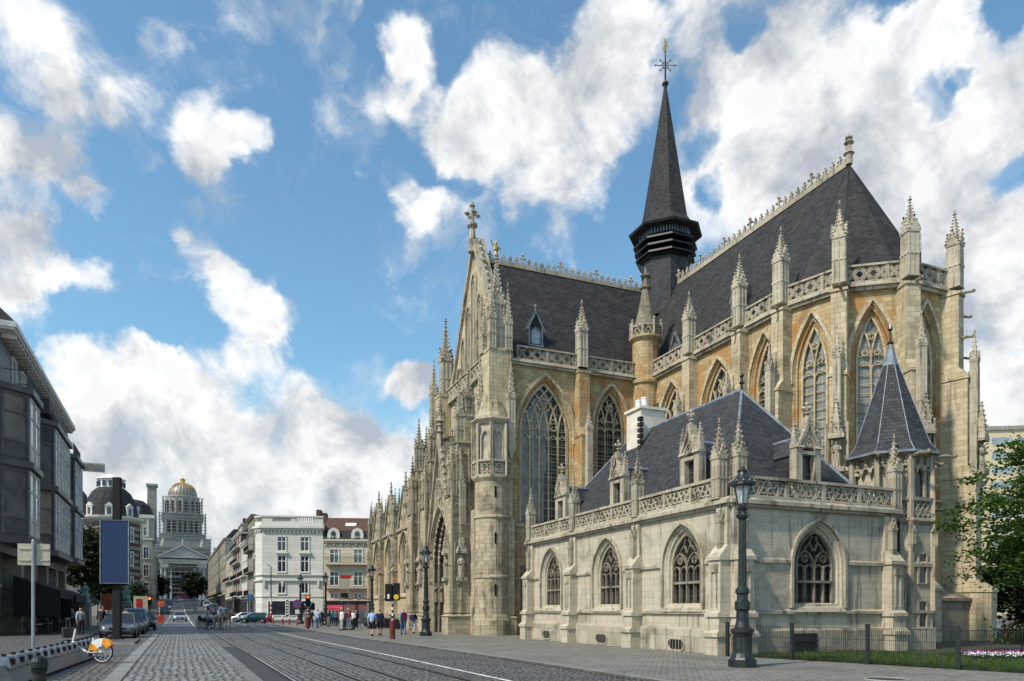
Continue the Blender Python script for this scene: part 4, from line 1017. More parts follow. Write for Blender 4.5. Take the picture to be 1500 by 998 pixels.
b = MB(); b.ball((sx, sy, 46.42), .26, 8, 5); b.bar(F, [(-.05, 49.2), (.14, 49.6), (-.08, 50.3), (-.02, 49.6), (-.12, 49.4)], .14, -.05, .05); b.build('weathercock', M['gold'], fl)

# ------------------------------------------------------------------ low annex (sacristy) in front of the choir
LA, LB = 18.0, 8.3
FL = Fr((0, LA), (0, -1)); FR = Fr((0, 0), (1, 0)); ZA = 5.5
SORD = [(0, 0), (.05, .07), (.12, .08), (.15, .18), (.25, .2), (.29, .38)]
b = MB(); aops = []
eg = [18.0, 11.85, 5.85, 0.0]; cen = [14.9, 8.8, 2.85]
for k in range(3):
    op = (LA-cen[k], 1.22, 1.72, 3.35, 1.62); wall_open(b, FL, LA-eg[k], LA-eg[k+1], -.3, ZA, op, SORD); aops.append((FL, op))
op = (4.15, 1.22, 1.72, 3.35, 1.62); wall_open(b, FR, 0, LB, -.3, ZA, op, SORD); aops.append((FR, op))
b.quad((0, LA, -.3), (LB, LA, -.3), (LB, LA, ZA), (0, LA, ZA)); b.quad((LB, 0, -.3), (LB, LA, -.3), (LB, LA, ZA), (LB, 0, ZA)); b.quad((0, 0, ZA), (LB, 0, ZA), (LB, LA, ZA), (0, LA, ZA))
b.build('annex_wall', M['pale'], CH)
for F, op in aops: window(CH, F, op, SORD, 4, 'glass', None, transom=2.72, hood='full', trimmat='trim', bw=.05, hoodw=.11, style='pair', tmat='dark_trim')  # tracery in the darker stone: window recess shade put into its colour
b = MB()
for F, L in ((FL, LA), (FR, LB)):
    b.fbox(F, -.1, L+.1, -.3, .85, -.2, .16); b.fwedge(F, -.1, L+.1, .85, .95, -.2, .16, .06)
    b.fbox(F, -.05, L+.05, 1.48, 1.58, -.2, .10); b.fwedge(F, -.05, L+.05, 1.58, 1.66, -.2, .10, .01)
    segs = [(0, 1.6), (4.65, 7.75), (10.65, 13.7), (16.6, 18.0)] if F is FL else [(0, 2.72), (5.58, LB)]
    for a, c in segs: b.fbox(F, a, c, 3.38, 3.5, -.2, .09); b.fwedge(F, a, c, 3.5, 3.58, -.2, .09, .01)
    b.fbox(F, -.06, L+.06, ZA-.12, ZA, -.3, .14); b.fbox(F, -.12, L+.12, ZA, ZA+.14, -.3, .26); b.fwedge(F, -.12, L+.12, ZA+.14, ZA+.24, -.3, .22, .12)
b.build('string_course', M['trim'], CH)
piers_l = [.33, 6.15, 12.15, 17.55]
SST = [(-.3, .92, .62, .12), (.92, 1.62, .53, .1), (1.62, 4.0, .46, .42), (4.0, ZA, .14, 0)]
def annex_pier(F, s):
    buttress(CH, F, s, SST, .74, 'pale'); x, y, _ = F.p(s, 0, .2)
    pinnacle(CH, x, y, 4.05, .26, .75, .55, F.ang, 4, 'trim', 'pilaster_pinnacle')
    b = MB(); b.fbox(F, s-.2, s+.2, 3.0, 3.3, .44, .52); b.fbox(F, s-.17, s-.11, 1.75, 3.0, .44, .5); b.fbox(F, s+.11, s+.17, 1.75, 3.0, .44, .5); b.bar(F, arc_pts(s, .13, 2.9, .2, 0, 4), .05, .44, .51); b.build('blind_panel', M['trim'], CH)
for s in piers_l: annex_pier(FL, LA-s) 
annex_pier(FR, .33); annex_pier(FR, LB-.45)
def annex_pinnacle(x, y): pinnacle(CH, x, y, ZA+.2, .42, 1.5, 1.25, 0, 6, 'trim')
for s in (6.15, 12.15, 17.7): annex_pinnacle(-.02, s)
annex_pinnacle(-.02, .62); annex_pinnacle(.38, .02); annex_pinnacle(8.25, .05)
for a, c in ((LA-17.45, LA-12.42), (LA-11.88, LA-6.42), (LA-5.88, LA-.9)): balustrade(CH, FL, a, c, ZA+.24, .80, 'flowing', .02, .15, .46, 4)
balustrade(CH, FR, .7, LB-.25, ZA+.24, .80, 'flowing', .02, .15, .46, 4)
for F, s in ((FL, LA-15.2), (FL, LA-9.1), (FL, LA-3.1), (FR, 3.35)):
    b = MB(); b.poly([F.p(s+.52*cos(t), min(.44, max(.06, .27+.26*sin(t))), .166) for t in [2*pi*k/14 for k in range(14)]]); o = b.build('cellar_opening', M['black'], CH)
    b = MB(); b.bar(F, [(s+.57*cos(t), min(.50, max(.02, .27+.32*sin(t)))) for t in [2*pi*k/14 for k in range(14)]], .08, .10, .20, True); 
    for k in range(5): b.fbox(F, s-.4+k*.2-.01, s-.4+k*.2+.01, .08, .44, .168, .18)
    b.build('grille', M['iron'] if F is FR else M['trim'], o)
b = MB(); b.fbox(FR, 2.75, 3.95, -.05, .75, .12, .172); b.build('cellar_hatch', M['black'], CH)
# annex roof
zA, zAr, xr = 5.85, 11.35, 4.4; ya, yb = 4.6, 13.6
b = MB(); e = [(.5, .5), (7.9, .5), (7.9, 17.7), (.5, 17.7)]
c0, c1, c2, c3 = [(x, y, zA) for x, y in e]; r0, r1 = (xr, ya, zAr), (xr, yb, zAr)
b.poly([c0, c1, r0]); b.poly([c1, c2, r1, r0]); b.poly([c2, c3, r1]); b.poly([c3, c0, r0, r1]); ar = b.build('annex_roof', M['slate_blue'], CH)
b = MB(); b.tube([r0, r1], .13, 6)
for a, c in ((c0, r0), (c1, r0), (c2, r1), (c3, r1)): b.tube([a, c], .07, 5)
b.build('ridge_flashing', M['lead'], ar)
b = MB(); b.lathe(xr, ya, [(.05, zAr), (.05, zAr+.3), (.14, zAr+.36), (.05, zAr+.42), (.05, zAr+.6), (.11, zAr+.68), (.02, zAr+.85)], 6); b.build('roof_finial', M['iron'], ar)
def annex_dormer(F, s):
    d = -.62; w = 1.25; h2 = w/2; z0 = 5.75; zt = 8.25
    b = MB()
    for sg in (-1, 1):
        b.fbox(F, s+sg*.47-.16, s+sg*.47+.16, z0, zt, d-.35, d); b.fwedge(F, s+sg*.47-.2, s+sg*.47+.2, zt-.28, zt-.15, d-.3, d+.10, d+.02)
    b.fbox(F, s-.34, s+.34, z0, 6.42, d-.35, d-.03); b.fbox(F, s-.34, s+.34, 7.72, 7.86, d-.3, d+.03)
    tri = [(s-.55, zt-.25), (s+.55, zt-.25), (s, zt+.78)]; b.hexa([F.p(a, z, d-.02) for a, z in tri], [F.p(a, z, d-.3) for a, z in tri])
    b.bar(F, [(s-.6, zt-.3), (s-.12, zt+.5), (s, zt+.95)], .13, d-.3, d+.07); b.bar(F, [(s+.6, zt-.3), (s+.12, zt+.5), (s, zt+.95)], .13, d-.3, d+.06)
    b.bar(F, arc_pts(s, .33, 7.92, .5, 0, 5), .08, d-.2, d+.04); b.bar(F, [(s+.12*cos(2*pi*j/8), 8.15+.12*sin(2*pi*j/8)) for j in range(8)], .05, d-.2, d+.03, True)
    for sg in (-1, 1):
        for t in (.25, .55, .85): b.octa(F.p(s+sg*.62*(1-t)*.9, zt-.25+1.1*t, d), .10, .12)
        x, y, _ = F.p(s+sg*.58, 0, d-.12)
        b.box(x-.10, x+.10, y-.10, y+.10, zt-.2, zt+.15); b.ngon(x, y, zt+.15, .14, zt+.8, .03, 4, pi/4)
        for t in (.2, .45, .7):
            for a in range(4): rr = .14*(1-t)+.04; b.octa((x+rr*cos(pi/4+a*pi/2), y+rr*sin(pi/4+a*pi/2), zt+.15+.65*t), .045)
        b.octa((x, y, zt+.84), .07)
    x, y, _ = F.p(s, 0, d-.1); b.lathe(x, y, [(.09, zt+.85), (.07, zt+1.05), (.16, zt+1.1), (.05, zt+1.16), (.04, zt+1.42)], 6)
    for a in range(4): b.octa((x+.15*cos(a*pi/2), y+.15*sin(a*pi/2), zt+1.3), .10)
    b.octa((x, y, zt+1.48), .09, .12)
    o = b.build('dormer', M['trim'], CH)
    b = MB(); b.fbox(F, s-.34, s+.34, 6.4, 7.75, d-.32, d-.24); b.build('pane', M['glass'], o)
    b = MB(); dp = 2.3; zr = zt+.2
    pr = [F.p(s-h2, zt-.55, d-.3), F.p(s+h2, zt-.55, d-.3), F.p(s, zr, d-.3)]; pk = [F.p(s-h2, zt-.55, d-dp), F.p(s+h2, zt-.55, d-dp), F.p(s, zr, d-dp)]
    b.add(pr+pk, [(0, 2, 5, 3), (1, 4, 5, 2)]); b.build('dormer_roof', M['slate_blue'], o)
    b = MB(); b.fbox(F, s-h2+.06, s-h2+.1, 5.9, zt-.55, d-1.6, d-.3); b.fbox(F, s+h2-.1, s+h2-.06, 5.9, zt-.55, d-1.6, d-.3); b.build('dormer_cheek', M['slate'], o)
    b = MB(); b.tube([F.p(s, zr+.03, d-.3), F.p(s, zr+.03, d-dp)], .10, 6); b.build('dormer_ridge', M['lead'], o)
for c in (15.1, 9.0, 3.3): annex_dormer(FL, LA-c)
annex_dormer(FR, 4.3)
b = MB(); b.box(3.7, 5.2, 11.7, 13.1, 9.2, 12.35); b.box(3.6, 5.3, 11.6, 13.2, 12.35, 12.5); chm = b.build('chimney', M['chimney'], CH)
b = MB()
for y in (12.1, 12.7): b.lathe(4.2, y, [(.16, 12.5), (.16, 13.0), (.19, 13.02), (.19, 13.08), (.12, 13.1)], 10)
b.build('chimney_pot', M['white_paint'], chm)
b = MB()
for k in range(4): b.lathe(4.9, 11.9+k*.3, [(.07, 12.5), (.07, 12.75), (.09, 12.8)], 8)
b.build('chimney_pot', M['brick_band'], chm)
b = MB()
for k in range(9): b.box(3.5, 3.72, 11.45, 11.72, 9.25+k*.3, 9.45+k*.3)
b.build('chimney_step', M['slate'], chm)

# octagonal turret at the right end of the annex
ox, oy, orr = 9.62, 1.35, 1.60
b = MB(); b.ngon(ox, oy, -.3, orr+.14, .9, orr+.14, 8, rot8); b.ngon(ox, oy, .9, orr+.02, 5.15, orr+.02, 8, rot8); b.ngon(ox, oy, 6.2, orr-.22, 8.0, orr-.22, 8, rot8); b.ngon(ox, oy, 5.15, orr-.22, 6.2, orr-.22, 8, rot8)
tw = b.build('stair_turret', M['pale'], CH)
b = MB()
for z0, r0, z1, r1 in ((3.4, .10, 3.55, .10), (3.55, .10, 3.62, .03), (5.1, .02, 5.28, .16), (5.28, .16, 5.4, .14), (6.1, .12, 6.24, .14), (7.95, -.1, 8.12, .2), (1.5, .10, 1.62, .10)): b.ngon(ox, oy, z0, orr+r0, z1, orr+r1, 8, rot8)
octF = []
for k in range(8):
    t0, t1 = rot8+2*pi*k/8, rot8+2*pi*(k+1)/8; r_ = orr+.08; F = Fr((ox+r_*cos(t0), oy+r_*sin(t0)), (cos(t1)-cos(t0), sin(t1)-sin(t0))); L = 2*r_*sin(pi/8); octF.append((F, L))
    b.fbox(F, -.09, .09, 1.6, 8.0, -.16, .02)
    for j in range(6):
        s = .2+(L-.4)*(j+.5)/6; sg = 1 if j % 2 else -1
        b.bar(F, [(s-.1*sg, 5.4), (s+.07*sg, 5.65), (s-.07*sg, 5.87), (s+.1*sg, 6.12)], .05, -.1, .0); b.bar(F, [(s+.09*cos(q*pi/3), 5.6+.1*sin(q*pi/3)) for q in range(6)], .04, -.09, -.01, True)
    for j in range(3):
        s = L*(j+.5)/3; b.bar(F, arc_pts(s, L/6-.02, 7.35, .3, 0, 4), .08, -.32, -.10); b.fbox(F, s-.03, s+.03, 7.55, 7.95, -.3, -.08); b.octa(F.p(s, 7.72, -.12), .11, .13); b.octa(F.p(s-L/6, 7.42, -.1), .10, .2)
b.build('tracery_band', M['trim'], tw)
F, L = octF[5]
b = MB(); b.poly([F.p(s, z, -.25) for s, z in outline(L/2, .25, 6.3, 7.2, .3, 0, 0, 5)]); o = b.build('turret_window', M['glass'], tw)
b = MB(); b.bar(F, outline(L/2, .31, 6.3, 7.2, .34, 0, 0, 5), .12, -.35, -.14); b.build('window_surround', M['trim'], o)
for z0, z1 in ((2.55, 3.3), (.95, 1.95), (2.75, 3.9)):
    if z0 == 2.55: continue
    b = MB(); b.fbox(F, L/2-.2, L/2+.2, z0, z1, -.2, -.052); o = b.build('turret_window', M['glass'], tw)
    b = MB(); b.bar(F, [(L/2-.25, z0-.04), (L/2-.25, z1+.04), (L/2+.25, z1+.04), (L/2+.25, z0-.04)], .1, -.16, .0, True); b.build('window_surround', M['trim'], o)
b = MB(); prof = [(orr+.28, 8.12), (orr-.08, 8.6), (.26, 12.3)]
for (r0_, z0), (r1_, z1) in zip(prof, prof[1:]): b.ngon(ox, oy, z0, r0_, z1, r1_, 8, rot8)
o = b.build('turret_roof', M['slate_blue'], tw)
b = MB()
for k in range(8):
    t = rot8+2*pi*k/8; b.tube([(ox+r_*cos(t), oy+r_*sin(t), z) for r_, z in prof], .022, 4)
b.ngon(ox, oy, 8.06, orr+.30, 8.16, orr+.30, 8, rot8); b.ngon(ox, oy, 12.1, .33, 13.1, .08, 8, rot8); b.build('roof_flashing', M['lead'], o)
b = MB(); b.lathe(ox, oy, [(.08, 13.0), (.15, 13.1), (.05, 13.2), (.04, 13.6), (.11, 13.7), (.02, 14.0)], 6); b.build('roof_finial', M['iron'], o)
for k in (4, 5, 6, 7):
    F, L = octF[k]; gb_ = MB(); gb_.tube([F.p(0, 7.9, -.05), F.p(0, 7.97, .4), F.p(0, 7.9, .7)], .09, 6, .06); gb_.ball(F.p(0, 7.95, .74), .1, 6, 4); gb_.build('gargoyle', M['dark_trim'], tw)
    p = F.p(0, 0, .02); pinnacle(tw, p[0], p[1], 4.3, .2, .5, .4, F.ang, 3, 'trim', 'pilaster_pinnacle')
# drain pipe between annex and turret
b = MB(); b.tube([(8.42, -.02, 0), (8.42, -.02, 5.2)], .06, 8); b.build('drain_pipe', M['iron'], CH)
# gate panel in the gap between annex and transept
b = MB(); F = Fr((0.5, 19.2), (0, -1))
for k in range(7): b.fbox(F, -1.2+k*.3, -1.15+k*.3, -.1, 4.4, -.03, .03)
b.build('passage_gate', M['iron'], CH)
# ------------------------------------------------------------------ houses and other buildings
def win_mesh(w, h, style='cross', frame=.09):
    "a window seen from -y: frame, returned with its pane"
    key = ('win', w, h, style)
    if key in PIN: return PIN[key]
    F = Fr((-w/2, 0), (1, 0)); b = MB()
    b.fbox(F, -.16, w+.16, -.18, 0, -.05, .22); b.fbox(F, -.13, 0, 0, h, -.05, .10); b.fbox(F, w, w+.13, 0, h, -.05, .10)
    if style == 'hood': b.fbox(F, -.3, w+.3, h+.35, h+.55, -.05, .42); b.fbox(F, -.2, w+.2, h, h+.35, -.05, .12)
    else: b.fbox(F, -.13, w+.13, h, h+.16, -.05, .14)
    b.cur = 1
    for a, c in ((0, .08), (w/2-.05, w/2+.05), (w-.08, w)): b.fbox(F, a, c, 0, h, -.04, .05)
    for z in (0, h-.09) + ((h*.66,) if style != 'plain' else ()): b.fbox(F, .08, w-.08, z, z+.09, -.04, .045)
    p = MB(); p.poly([F.p(0, 0, .012), F.p(w, 0, .012), F.p(w, h, .012), F.p(0, h, .012)])
    PIN[key] = (b.mesh('window'), p.mesh('pane')); return PIN[key]
def add_window(par, F, s, z, w, h, style='cross', trim='white_plaster', frame='white_paint', pane='pane', d=0.0):
    a, p = win_mesh(w, h, style)
    for me in (a, p):
        while len(me.materials) < (2 if me is a else 1): me.materials.append(None)
    o = link('window', a, None, par, F.p(s, z, d), F.ang)
    for i, m in enumerate((trim, frame)): o.material_slots[i].link = 'OBJECT'; o.material_slots[i].material = M[m]
    q = link('pane', p, None, o); q.material_slots[0].link = 'OBJECT'; q.material_slots[0].material = M[pane]
    return o
def railing(b, F, s0, s1, z, h, d0, d1, step=.14):
    b.fbox(F, s0, s1, z+h-.05, z+h, d1-.04, d1); b.fbox(F, s0, s1, z+.05, z+.09, d1-.03, d1)
    for dd in (d0,): 
        for s in (s0, s1-.04): b.fbox(F, s, s+.04, z+h-.05, z+h, d0, d1)
    n = int((s1-s0)/step)
    for k in range(n+1): s = s0+(s1-s0-.02)*k/n; b.fbox(F, s, s+.02, z, z+h-.05, d1-.03, d1-.005)
def shop(par, F, s0, s1, z1, mat='black', frame='dark_metal', d=.0):
    b = MB(); b.fbox(F, s0, s1, .35, z1-.5, d-.2, d+.03); o = b.build('shop_window', M['pane'], par)
    b = MB(); b.fbox(F, s0-.1, s1+.1, z1-.5, z1, d-.1, d+.18); b.fbox(F, s0-.1, s1+.1, -.5, .35, d-.1, d+.12); n = max(2, int((s1-s0)/1.5))
    for k in range(n+1): s = s0+(s1-s0)*k/n; b.fbox(F, s-.05, s+.05, .35, z1-.5, d-.1, d+.09)
    b.build('shop_front', M[frame], o); return o

def row_house(name, label, q, Y, w, depth, floors, side, wall, trim='white_plaster', roof='slate', rh=3.0, nwin=3, style='cross', balcony=(), shopmat='dark_metal', pane='pane', ww=1.1, rz=None, group='houses along the street', gf=3.6, extra=None, turn=0.0, frame='white_paint'):
    "front on the street line; side=+1 faces right (left row), -1 faces left (right row). local y runs along the street, away"
    x, y, z = P(q, Y); t = thing(name, label, 'building', (x, y, z), SA+turn, group)
    sx = -side
    if side > 0: F = Fr((0, w*0), (0, 1)); fs = lambda s: s
    else: F = Fr((0, w), (0, -1)); fs = lambda s: w-s
    H = gf+sum(floors); xa, xb = sorted((0, sx*depth))
    b = MB(); b.box(xa, xb, 0, w, -3, H); b.build('wall', M[wall], t)
    b = MB(); L0, L1 = (0, w)
    b.fbox(F, -.1, w+.1, H-.15, H+.2, -.3, .35); b.fbox(F, -.15, w+.15, H+.2, H+.4, -.3, .55); b.fbox(F, 0, w, gf-.25, gf, -.2, .22)
    E_ = Fr((xa, 0), (1, 0)); b.fbox(E_, 0, xb-xa, H, H+.3, -.2, .12)
    z = gf
    for k, fh in enumerate(floors[:-1]): z += fh; b.fbox(F, 0, w, z-.12, z+.02, -.2, .14)
    for s in (0, w-.35): b.fbox(F, s, s+.35, gf, H-.2, -.1, .07)
    b.build('cornice', M[trim], t)
    if rh > 0:
        b = MB(); xm = (xa+xb)/2
        b.hexa([(xa-.1, -.05, H+.3), (xb+.1, -.05, H+.3), (xb+.1, w+.05, H+.3), (xa-.1, w+.05, H+.3)], [(xm-.3*(xb-xa)*.6, .5, H+rh), (xm+.3*(xb-xa)*.6, .5, H+rh), (xm+.3*(xb-xa)*.6, w-.5, H+rh), (xm-.3*(xb-xa)*.6, w-.5, H+rh)])
        r = b.build('roof', M[roof], t)
        b = MB(); b.box(xm-.5, xm+.5, w-1.2, w-.3, H+.3, H+rh+1.6); b.build('chimney', M['brick_band'], r)
    z = gf
    for k, fh in enumerate(floors):
        wh = fh-1.15
        for j in range(nwin):
            s = w*(j+.5)/nwin; add_window(t, F, s, z+.6, ww, wh, style, trim, frame, pane)
        if k in balcony:
            b = MB(); b.fbox(F, .4, w-.4, z+.25, z+.42, -.1, 1.0); o = b.build('balcony', M[trim], t); b = MB(); railing(b, F, .45, w-.45, z+.42, .95, 0, .96); b.build('railing', M['iron'], o)
        z += fh
    shop(t, F, .5, w-.5, gf-.3, frame=shopmat)
    # the end wall facing this way
    return t, F, H

# ---- modern dark building on the left: three storeys of bay windows over cafe fronts
bx_, by_, _ = P(-19.3, 77.0)
AB = thing('apartment_building', 'dark grey apartment building with metal bay windows above a black cafe front', 'building', (bx_, by_, -.15), SA)
F = Fr((0, -62), (0, 1)); T = lambda Y: 62-(77.0-Y)/cos(SA)          # along-street coordinate of a depth
sN = T(46.8); yN = sN-62; sE = T(72.6)
b = MB(); b.box(-14, 0, yN, -5.0, 5.6, 19.9); b.box(-14, 0, -5.0, -2.5, 5.6, 16.6); b.box(-14, -1.4, yN+1.2, -2.5, -.5, 5.6); b.build('wall', M['dark_metal'], AB)
for s in [T(74)-.9-k*5.6 for k in range(5)]: b = MB(); b.fbox(F, s, s+1.1, -.3, 5.6, -1.4, .05); b.fbox(F, s-.08, s+1.18, 3.3, 3.5, -1.4, .10); b.build('stone_pier', M['grey_stone'], AB)
b = MB(); b.box(-14, -.2, yN, yN+1.1, -.3, 5.9); b.box(-14, -.12, yN-.08, yN+1.1, 3.3, 3.5); b.build('stone_pier', M['grey_stone'], AB)
b = MB(); E0 = Fr((-14, yN), (1, 0))
b.fbox(F, sN-.95, sE, 19.9, 20.05, -1, .95); b.fbox(F, sN-1.05, sE+.2, 20.05, 20.4, -1, 1.05); b.fbox(E0, 0, 13.1, 19.9, 20.05, -1, .95); b.fbox(E0, 0, 13.1, 20.05, 20.4, -1, 1.05)
k = 0
while sN+.2+k*.82 < sE: s = sN+.2+k*.82; b.fbox(F, s, s+.22, 19.65, 19.9, 0, .85); k += 1
for k in range(14): b.fbox(E0, .3+k*.95, .55+k*.95, 19.65, 19.9, 0, .85)
b.build('eaves', M['light_frame'], AB)
b = MB(); c0, c1, c2, c3 = F.p(sN-1.0, 20.4, 1.0), F.p(sE, 20.4, 1.0), F.p(sE, 20.4, -14), F.p(sN-1.0, 20.4, -14); r0, r1 = F.p(sN+2.2, 29.4, -7.8), F.p(sE-5, 29.4, -7.8); r2, r3 = F.p(sE-5, 29.4, -10), F.p(sN+2.2, 29.4, -10)
b.poly([c0, c1, r1, r0]); b.poly([c1, c2, r2, r1]); b.poly([c2, c3, r3, r2]); b.poly([c3, c0, r0, r3]); b.poly([r0, r1, r2, r3]); b.build('roof', M['slate'], AB)
def bay(s0, s1, z0, floors, pr, ch):
    "a projecting bay: chamfered towards the viewer"
    H = z0+sum(floors); out = [(s0-ch, 0), (s0, pr), (s1, pr), (s1+min(ch, .6), 0)]
    b = MB(); b.hexa([F.p(s, z0, d) for s, d in out], [F.p(s, H, d) for s, d in out]); o = b.build('bay_window', M['dark_metal'], AB)
    z = z0
    for k in range(len(floors)+1):
        b = MB(); e = .28; oo = [(s0-ch-e, -.1), (s0-e*.4, pr+e), (s1+e*.4, pr+e), (s1+min(ch, .6)+e, -.1)]
        b.hexa([F.p(s, z-.28, d) for s, d in oo], [F.p(s, z+.12, d) for s, d in oo])
        b.build('floor_band', M['dark_metal'], o)
        if k < len(floors): z += floors[k]
    sides = [(F.p(s0-ch, 0, 0), F.p(s0, 0, pr)), (F.p(s0, 0, pr), F.p(s1, 0, pr))]
    z = z0
    for fh in floors:
        for idx, (p, q) in enumerate(sides):
            d = Vector((q[0]-p[0], q[1]-p[1])); L = d.length; G = Fr(p, d); n = max(1, round(L/1.9)); 
            fr = MB(); pn = MB(); 
            for j in range(n):
                a, c = L*j/n+.22, L*(j+1)/n-.22
                fr.fbox(G, a, c, z+.35, z+1.35, -.02, .03); fr.fbox(G, a-.1, a, z+.3, z+fh-.45, -.05, .10); fr.fbox(G, c, c+.1, z+.3, z+fh-.45, -.05, .10)
                for zz in (z+1.4, z+(fh+1.0)/2+.3, z+fh-.5): fr.fbox(G, a, c, zz-.06, zz+.06, -.05, .085)
                pn.poly([G.p(a, z+1.4, .02), G.p(c, z+1.4, .02), G.p(c, z+fh-.5, .02), G.p(a, z+fh-.5, .02)])
            w_ = fr.build('window_frame', M['light_frame' if idx == 1 else 'dark_metal'], o); pn.build('pane', M['pane_sky' if idx == 1 else 'pane_bright'], w_)
        z += fh
    return o, H
def rail_part(o, G, s0, s1, z, d0, d1, h=1.15):
    b = MB(); railing(b, G, s0, s1, z, h, d0, d1, .16)
    for k in range(3): b.fbox(G, s0, s1, z+.3+k*.25, z+.32+k*.25, d1-.03, d1-.01)
    return b.build('balcony_railing', M['iron'], o)
o, H1 = bay(T(47.9), T(51.2), 6.5, [5.1, 5.0], 1.4, 1.3)
rail_part(o, F, T(47.9), T(51.2), H1, 0, 1.3, 1.35)
# the end front that faces the viewer carries the same bay round the corner
sF = T(47.9)-1.3; E1 = Fr((-12, sF-62), (1, 0)); b = MB(); b.fbox(E1, 0, 12.0, 6.5, H1, -1.6, 0); eb = b.build('bay_window', M['dark_metal'], AB)
for z in (6.5, 11.6, H1): b = MB(); b.fbox(E1, -.1, 12.05, z-.28, z+.12, -1, .25); b.build('floor_band', M['dark_metal'], eb)
for z in (6.5, 11.6):
    for j in range(4):
        a = 1.0+j*2.8; fr = MB(); fr.fbox(E1, a-.1, a, z+.3, z+4.75, -.05, .1); fr.fbox(E1, a+2, a+2.1, z+.3, z+4.75, -.05, .1)
        for zz in (z+1.4, z+3.1, z+4.7): fr.fbox(E1, a, a+2, zz-.06, zz+.06, -.05, .085)
        fr.fbox(E1, a, a+2, z+.35, z+1.35, -.02, .03); w_ = fr.build('window_frame', M['dark_metal'], eb); pn = MB(); pn.poly([E1.p(a, z+1.4, .02), E1.p(a+2, z+1.4, .02), E1.p(a+2, z+4.7, .02), E1.p(a, z+4.7, .02)]); pn.build('pane', M['pane_sky'], w_)
rail_part(eb, E1, 0, 12, H1, -1.0, .1, 1.25)
G0 = Fr((-14, yN), (1, 0))
for a in (3, 6.2, 9.4, 12.2): add_window(AB, G0, a, 16.9, 1.5, 2.4, 'plain', 'light_frame', 'light_frame', 'pane')
o, H2 = bay(T(57.2), T(65.0), 6.4, [5.2, 5.2], 1.5, 1.8); rail_part(o, F, T(57.2), T(65.0), H2, 0, 1.4, 1.0)
o, H3 = bay(T(68.5), T(73.5), 6.6, [5.0, 5.0], 1.5, 1.2); rail_part(o, F, T(68.5), T(73.5), H3, 0, 1.4, 1.3)
for Y in (50.5, 53.5, 55.5, 58.5, 61, 63.5, 66.5):
    w_ = add_window(AB, F, T(Y), 16.95, 1.3, 2.3, 'plain', 'light_frame', 'light_frame', 'pane')
for Y in (53.2, 55.6):
    for z in (7.6, 12.8): add_window(AB, F, T(Y), z, 1.2, 3.2, 'plain', 'dark_metal', 'light_frame', 'pane')
b = MB(); b.fbox(F, T(56.5), T(62), 17.4, 18.6, .5, 1.2); 
for k in range(5): b.fbox(F, T(56.4), T(62.1), 17.45+k*.25, 17.55+k*.25, .45, 1.28)
b.build('louvred_box', M['dark_metal'], AB)
# shop fronts behind the piers, awnings in front
for k in range(5):
    s1_ = T(74)-.9-k*5.6; b = MB(); b.fbox(F, s1_-4.5, s1_, .0, 4.4, -1.4, -1.3); o = b.build('shop_window', M['pane'], AB)
    b = MB()
    for j in range(5): b.fbox(F, s1_-4.5+j*1.1, s1_-4.42+j*1.1, 0, 4.4, -1.3, -1.2)
    b.fbox(F, s1_-4.5, s1_, 4.4, 5.6, -1.4, -1.2); b.fbox(F, s1_-4.5, s1_, 2.9, 3.05, -1.3, -1.18); b.build('shop_front', M['dark_metal'], o)
for Y0, Y1, z in ((50, 56.5, 4.1), (58, 66, 3.9), (67.5, 75, 3.8)):
    b = MB(); b.hexa([F.p(T(Y0), z, .1), F.p(T(Y1), z, .1), F.p(T(Y1), z-1.0, 2.9), F.p(T(Y0), z-1.0, 2.9)], [F.p(T(Y0), z+.06, .1), F.p(T(Y1), z+.06, .1), F.p(T(Y1), z-.94, 2.9), F.p(T(Y0), z-.94, 2.9)])
    b.fbox(F, T(Y0), T(Y1), z-1.5, z-1.0, 2.86, 2.9); b.hexa([F.p(T(Y0), z-2.8, .1), F.p(T(Y0), z-2.8, 2.8), F.p(T(Y0), z-1.0, 2.8), F.p(T(Y0), z, .1)], [F.p(T(Y0)+.04, z-2.8, .1), F.p(T(Y0)+.04, z-2.8, 2.8), F.p(T(Y0)+.04, z-1.0, 2.8), F.p(T(Y0)+.04, z, .1)])
    o = b.build('awning', M['black_cloth'], AB)
    [MB().tube([F.p(q_, 0, 2.8), F.p(q_, z-1, 2.8)], .05, 6).build('awning_post', M['iron'], o) for q_ in (T(Y0)+.1, T(Y1)-.1)]
# signs fixed on that building
x, y, z = (F.p(T(73.6), 16.6, 2.6)); 
o = thing('projecting_sign', 'small white sign box projecting from the top balcony of the dark building', 'sign', (0, 0, 0)); mw = Matrix.Translation((bx_, by_, -.15)) @ Matrix.Rotation(SA, 4, 'Z'); o.matrix_world = mw @ Matrix.Translation((x, y, z))
b = MB(); b.box(-1.0, 1.0, -.12, .12, -.45, .45); b.build('sign_box', M['white_paint'], o); b = MB(); b.box(-.9, .9, -.14, -.125, -.33, .33); b.build('sign_face', M['sign_back'], o); b = MB(); b.box(-1.5, -1.0, -.04, .04, -.04, .04); b.build('bracket', M['iron'], o)

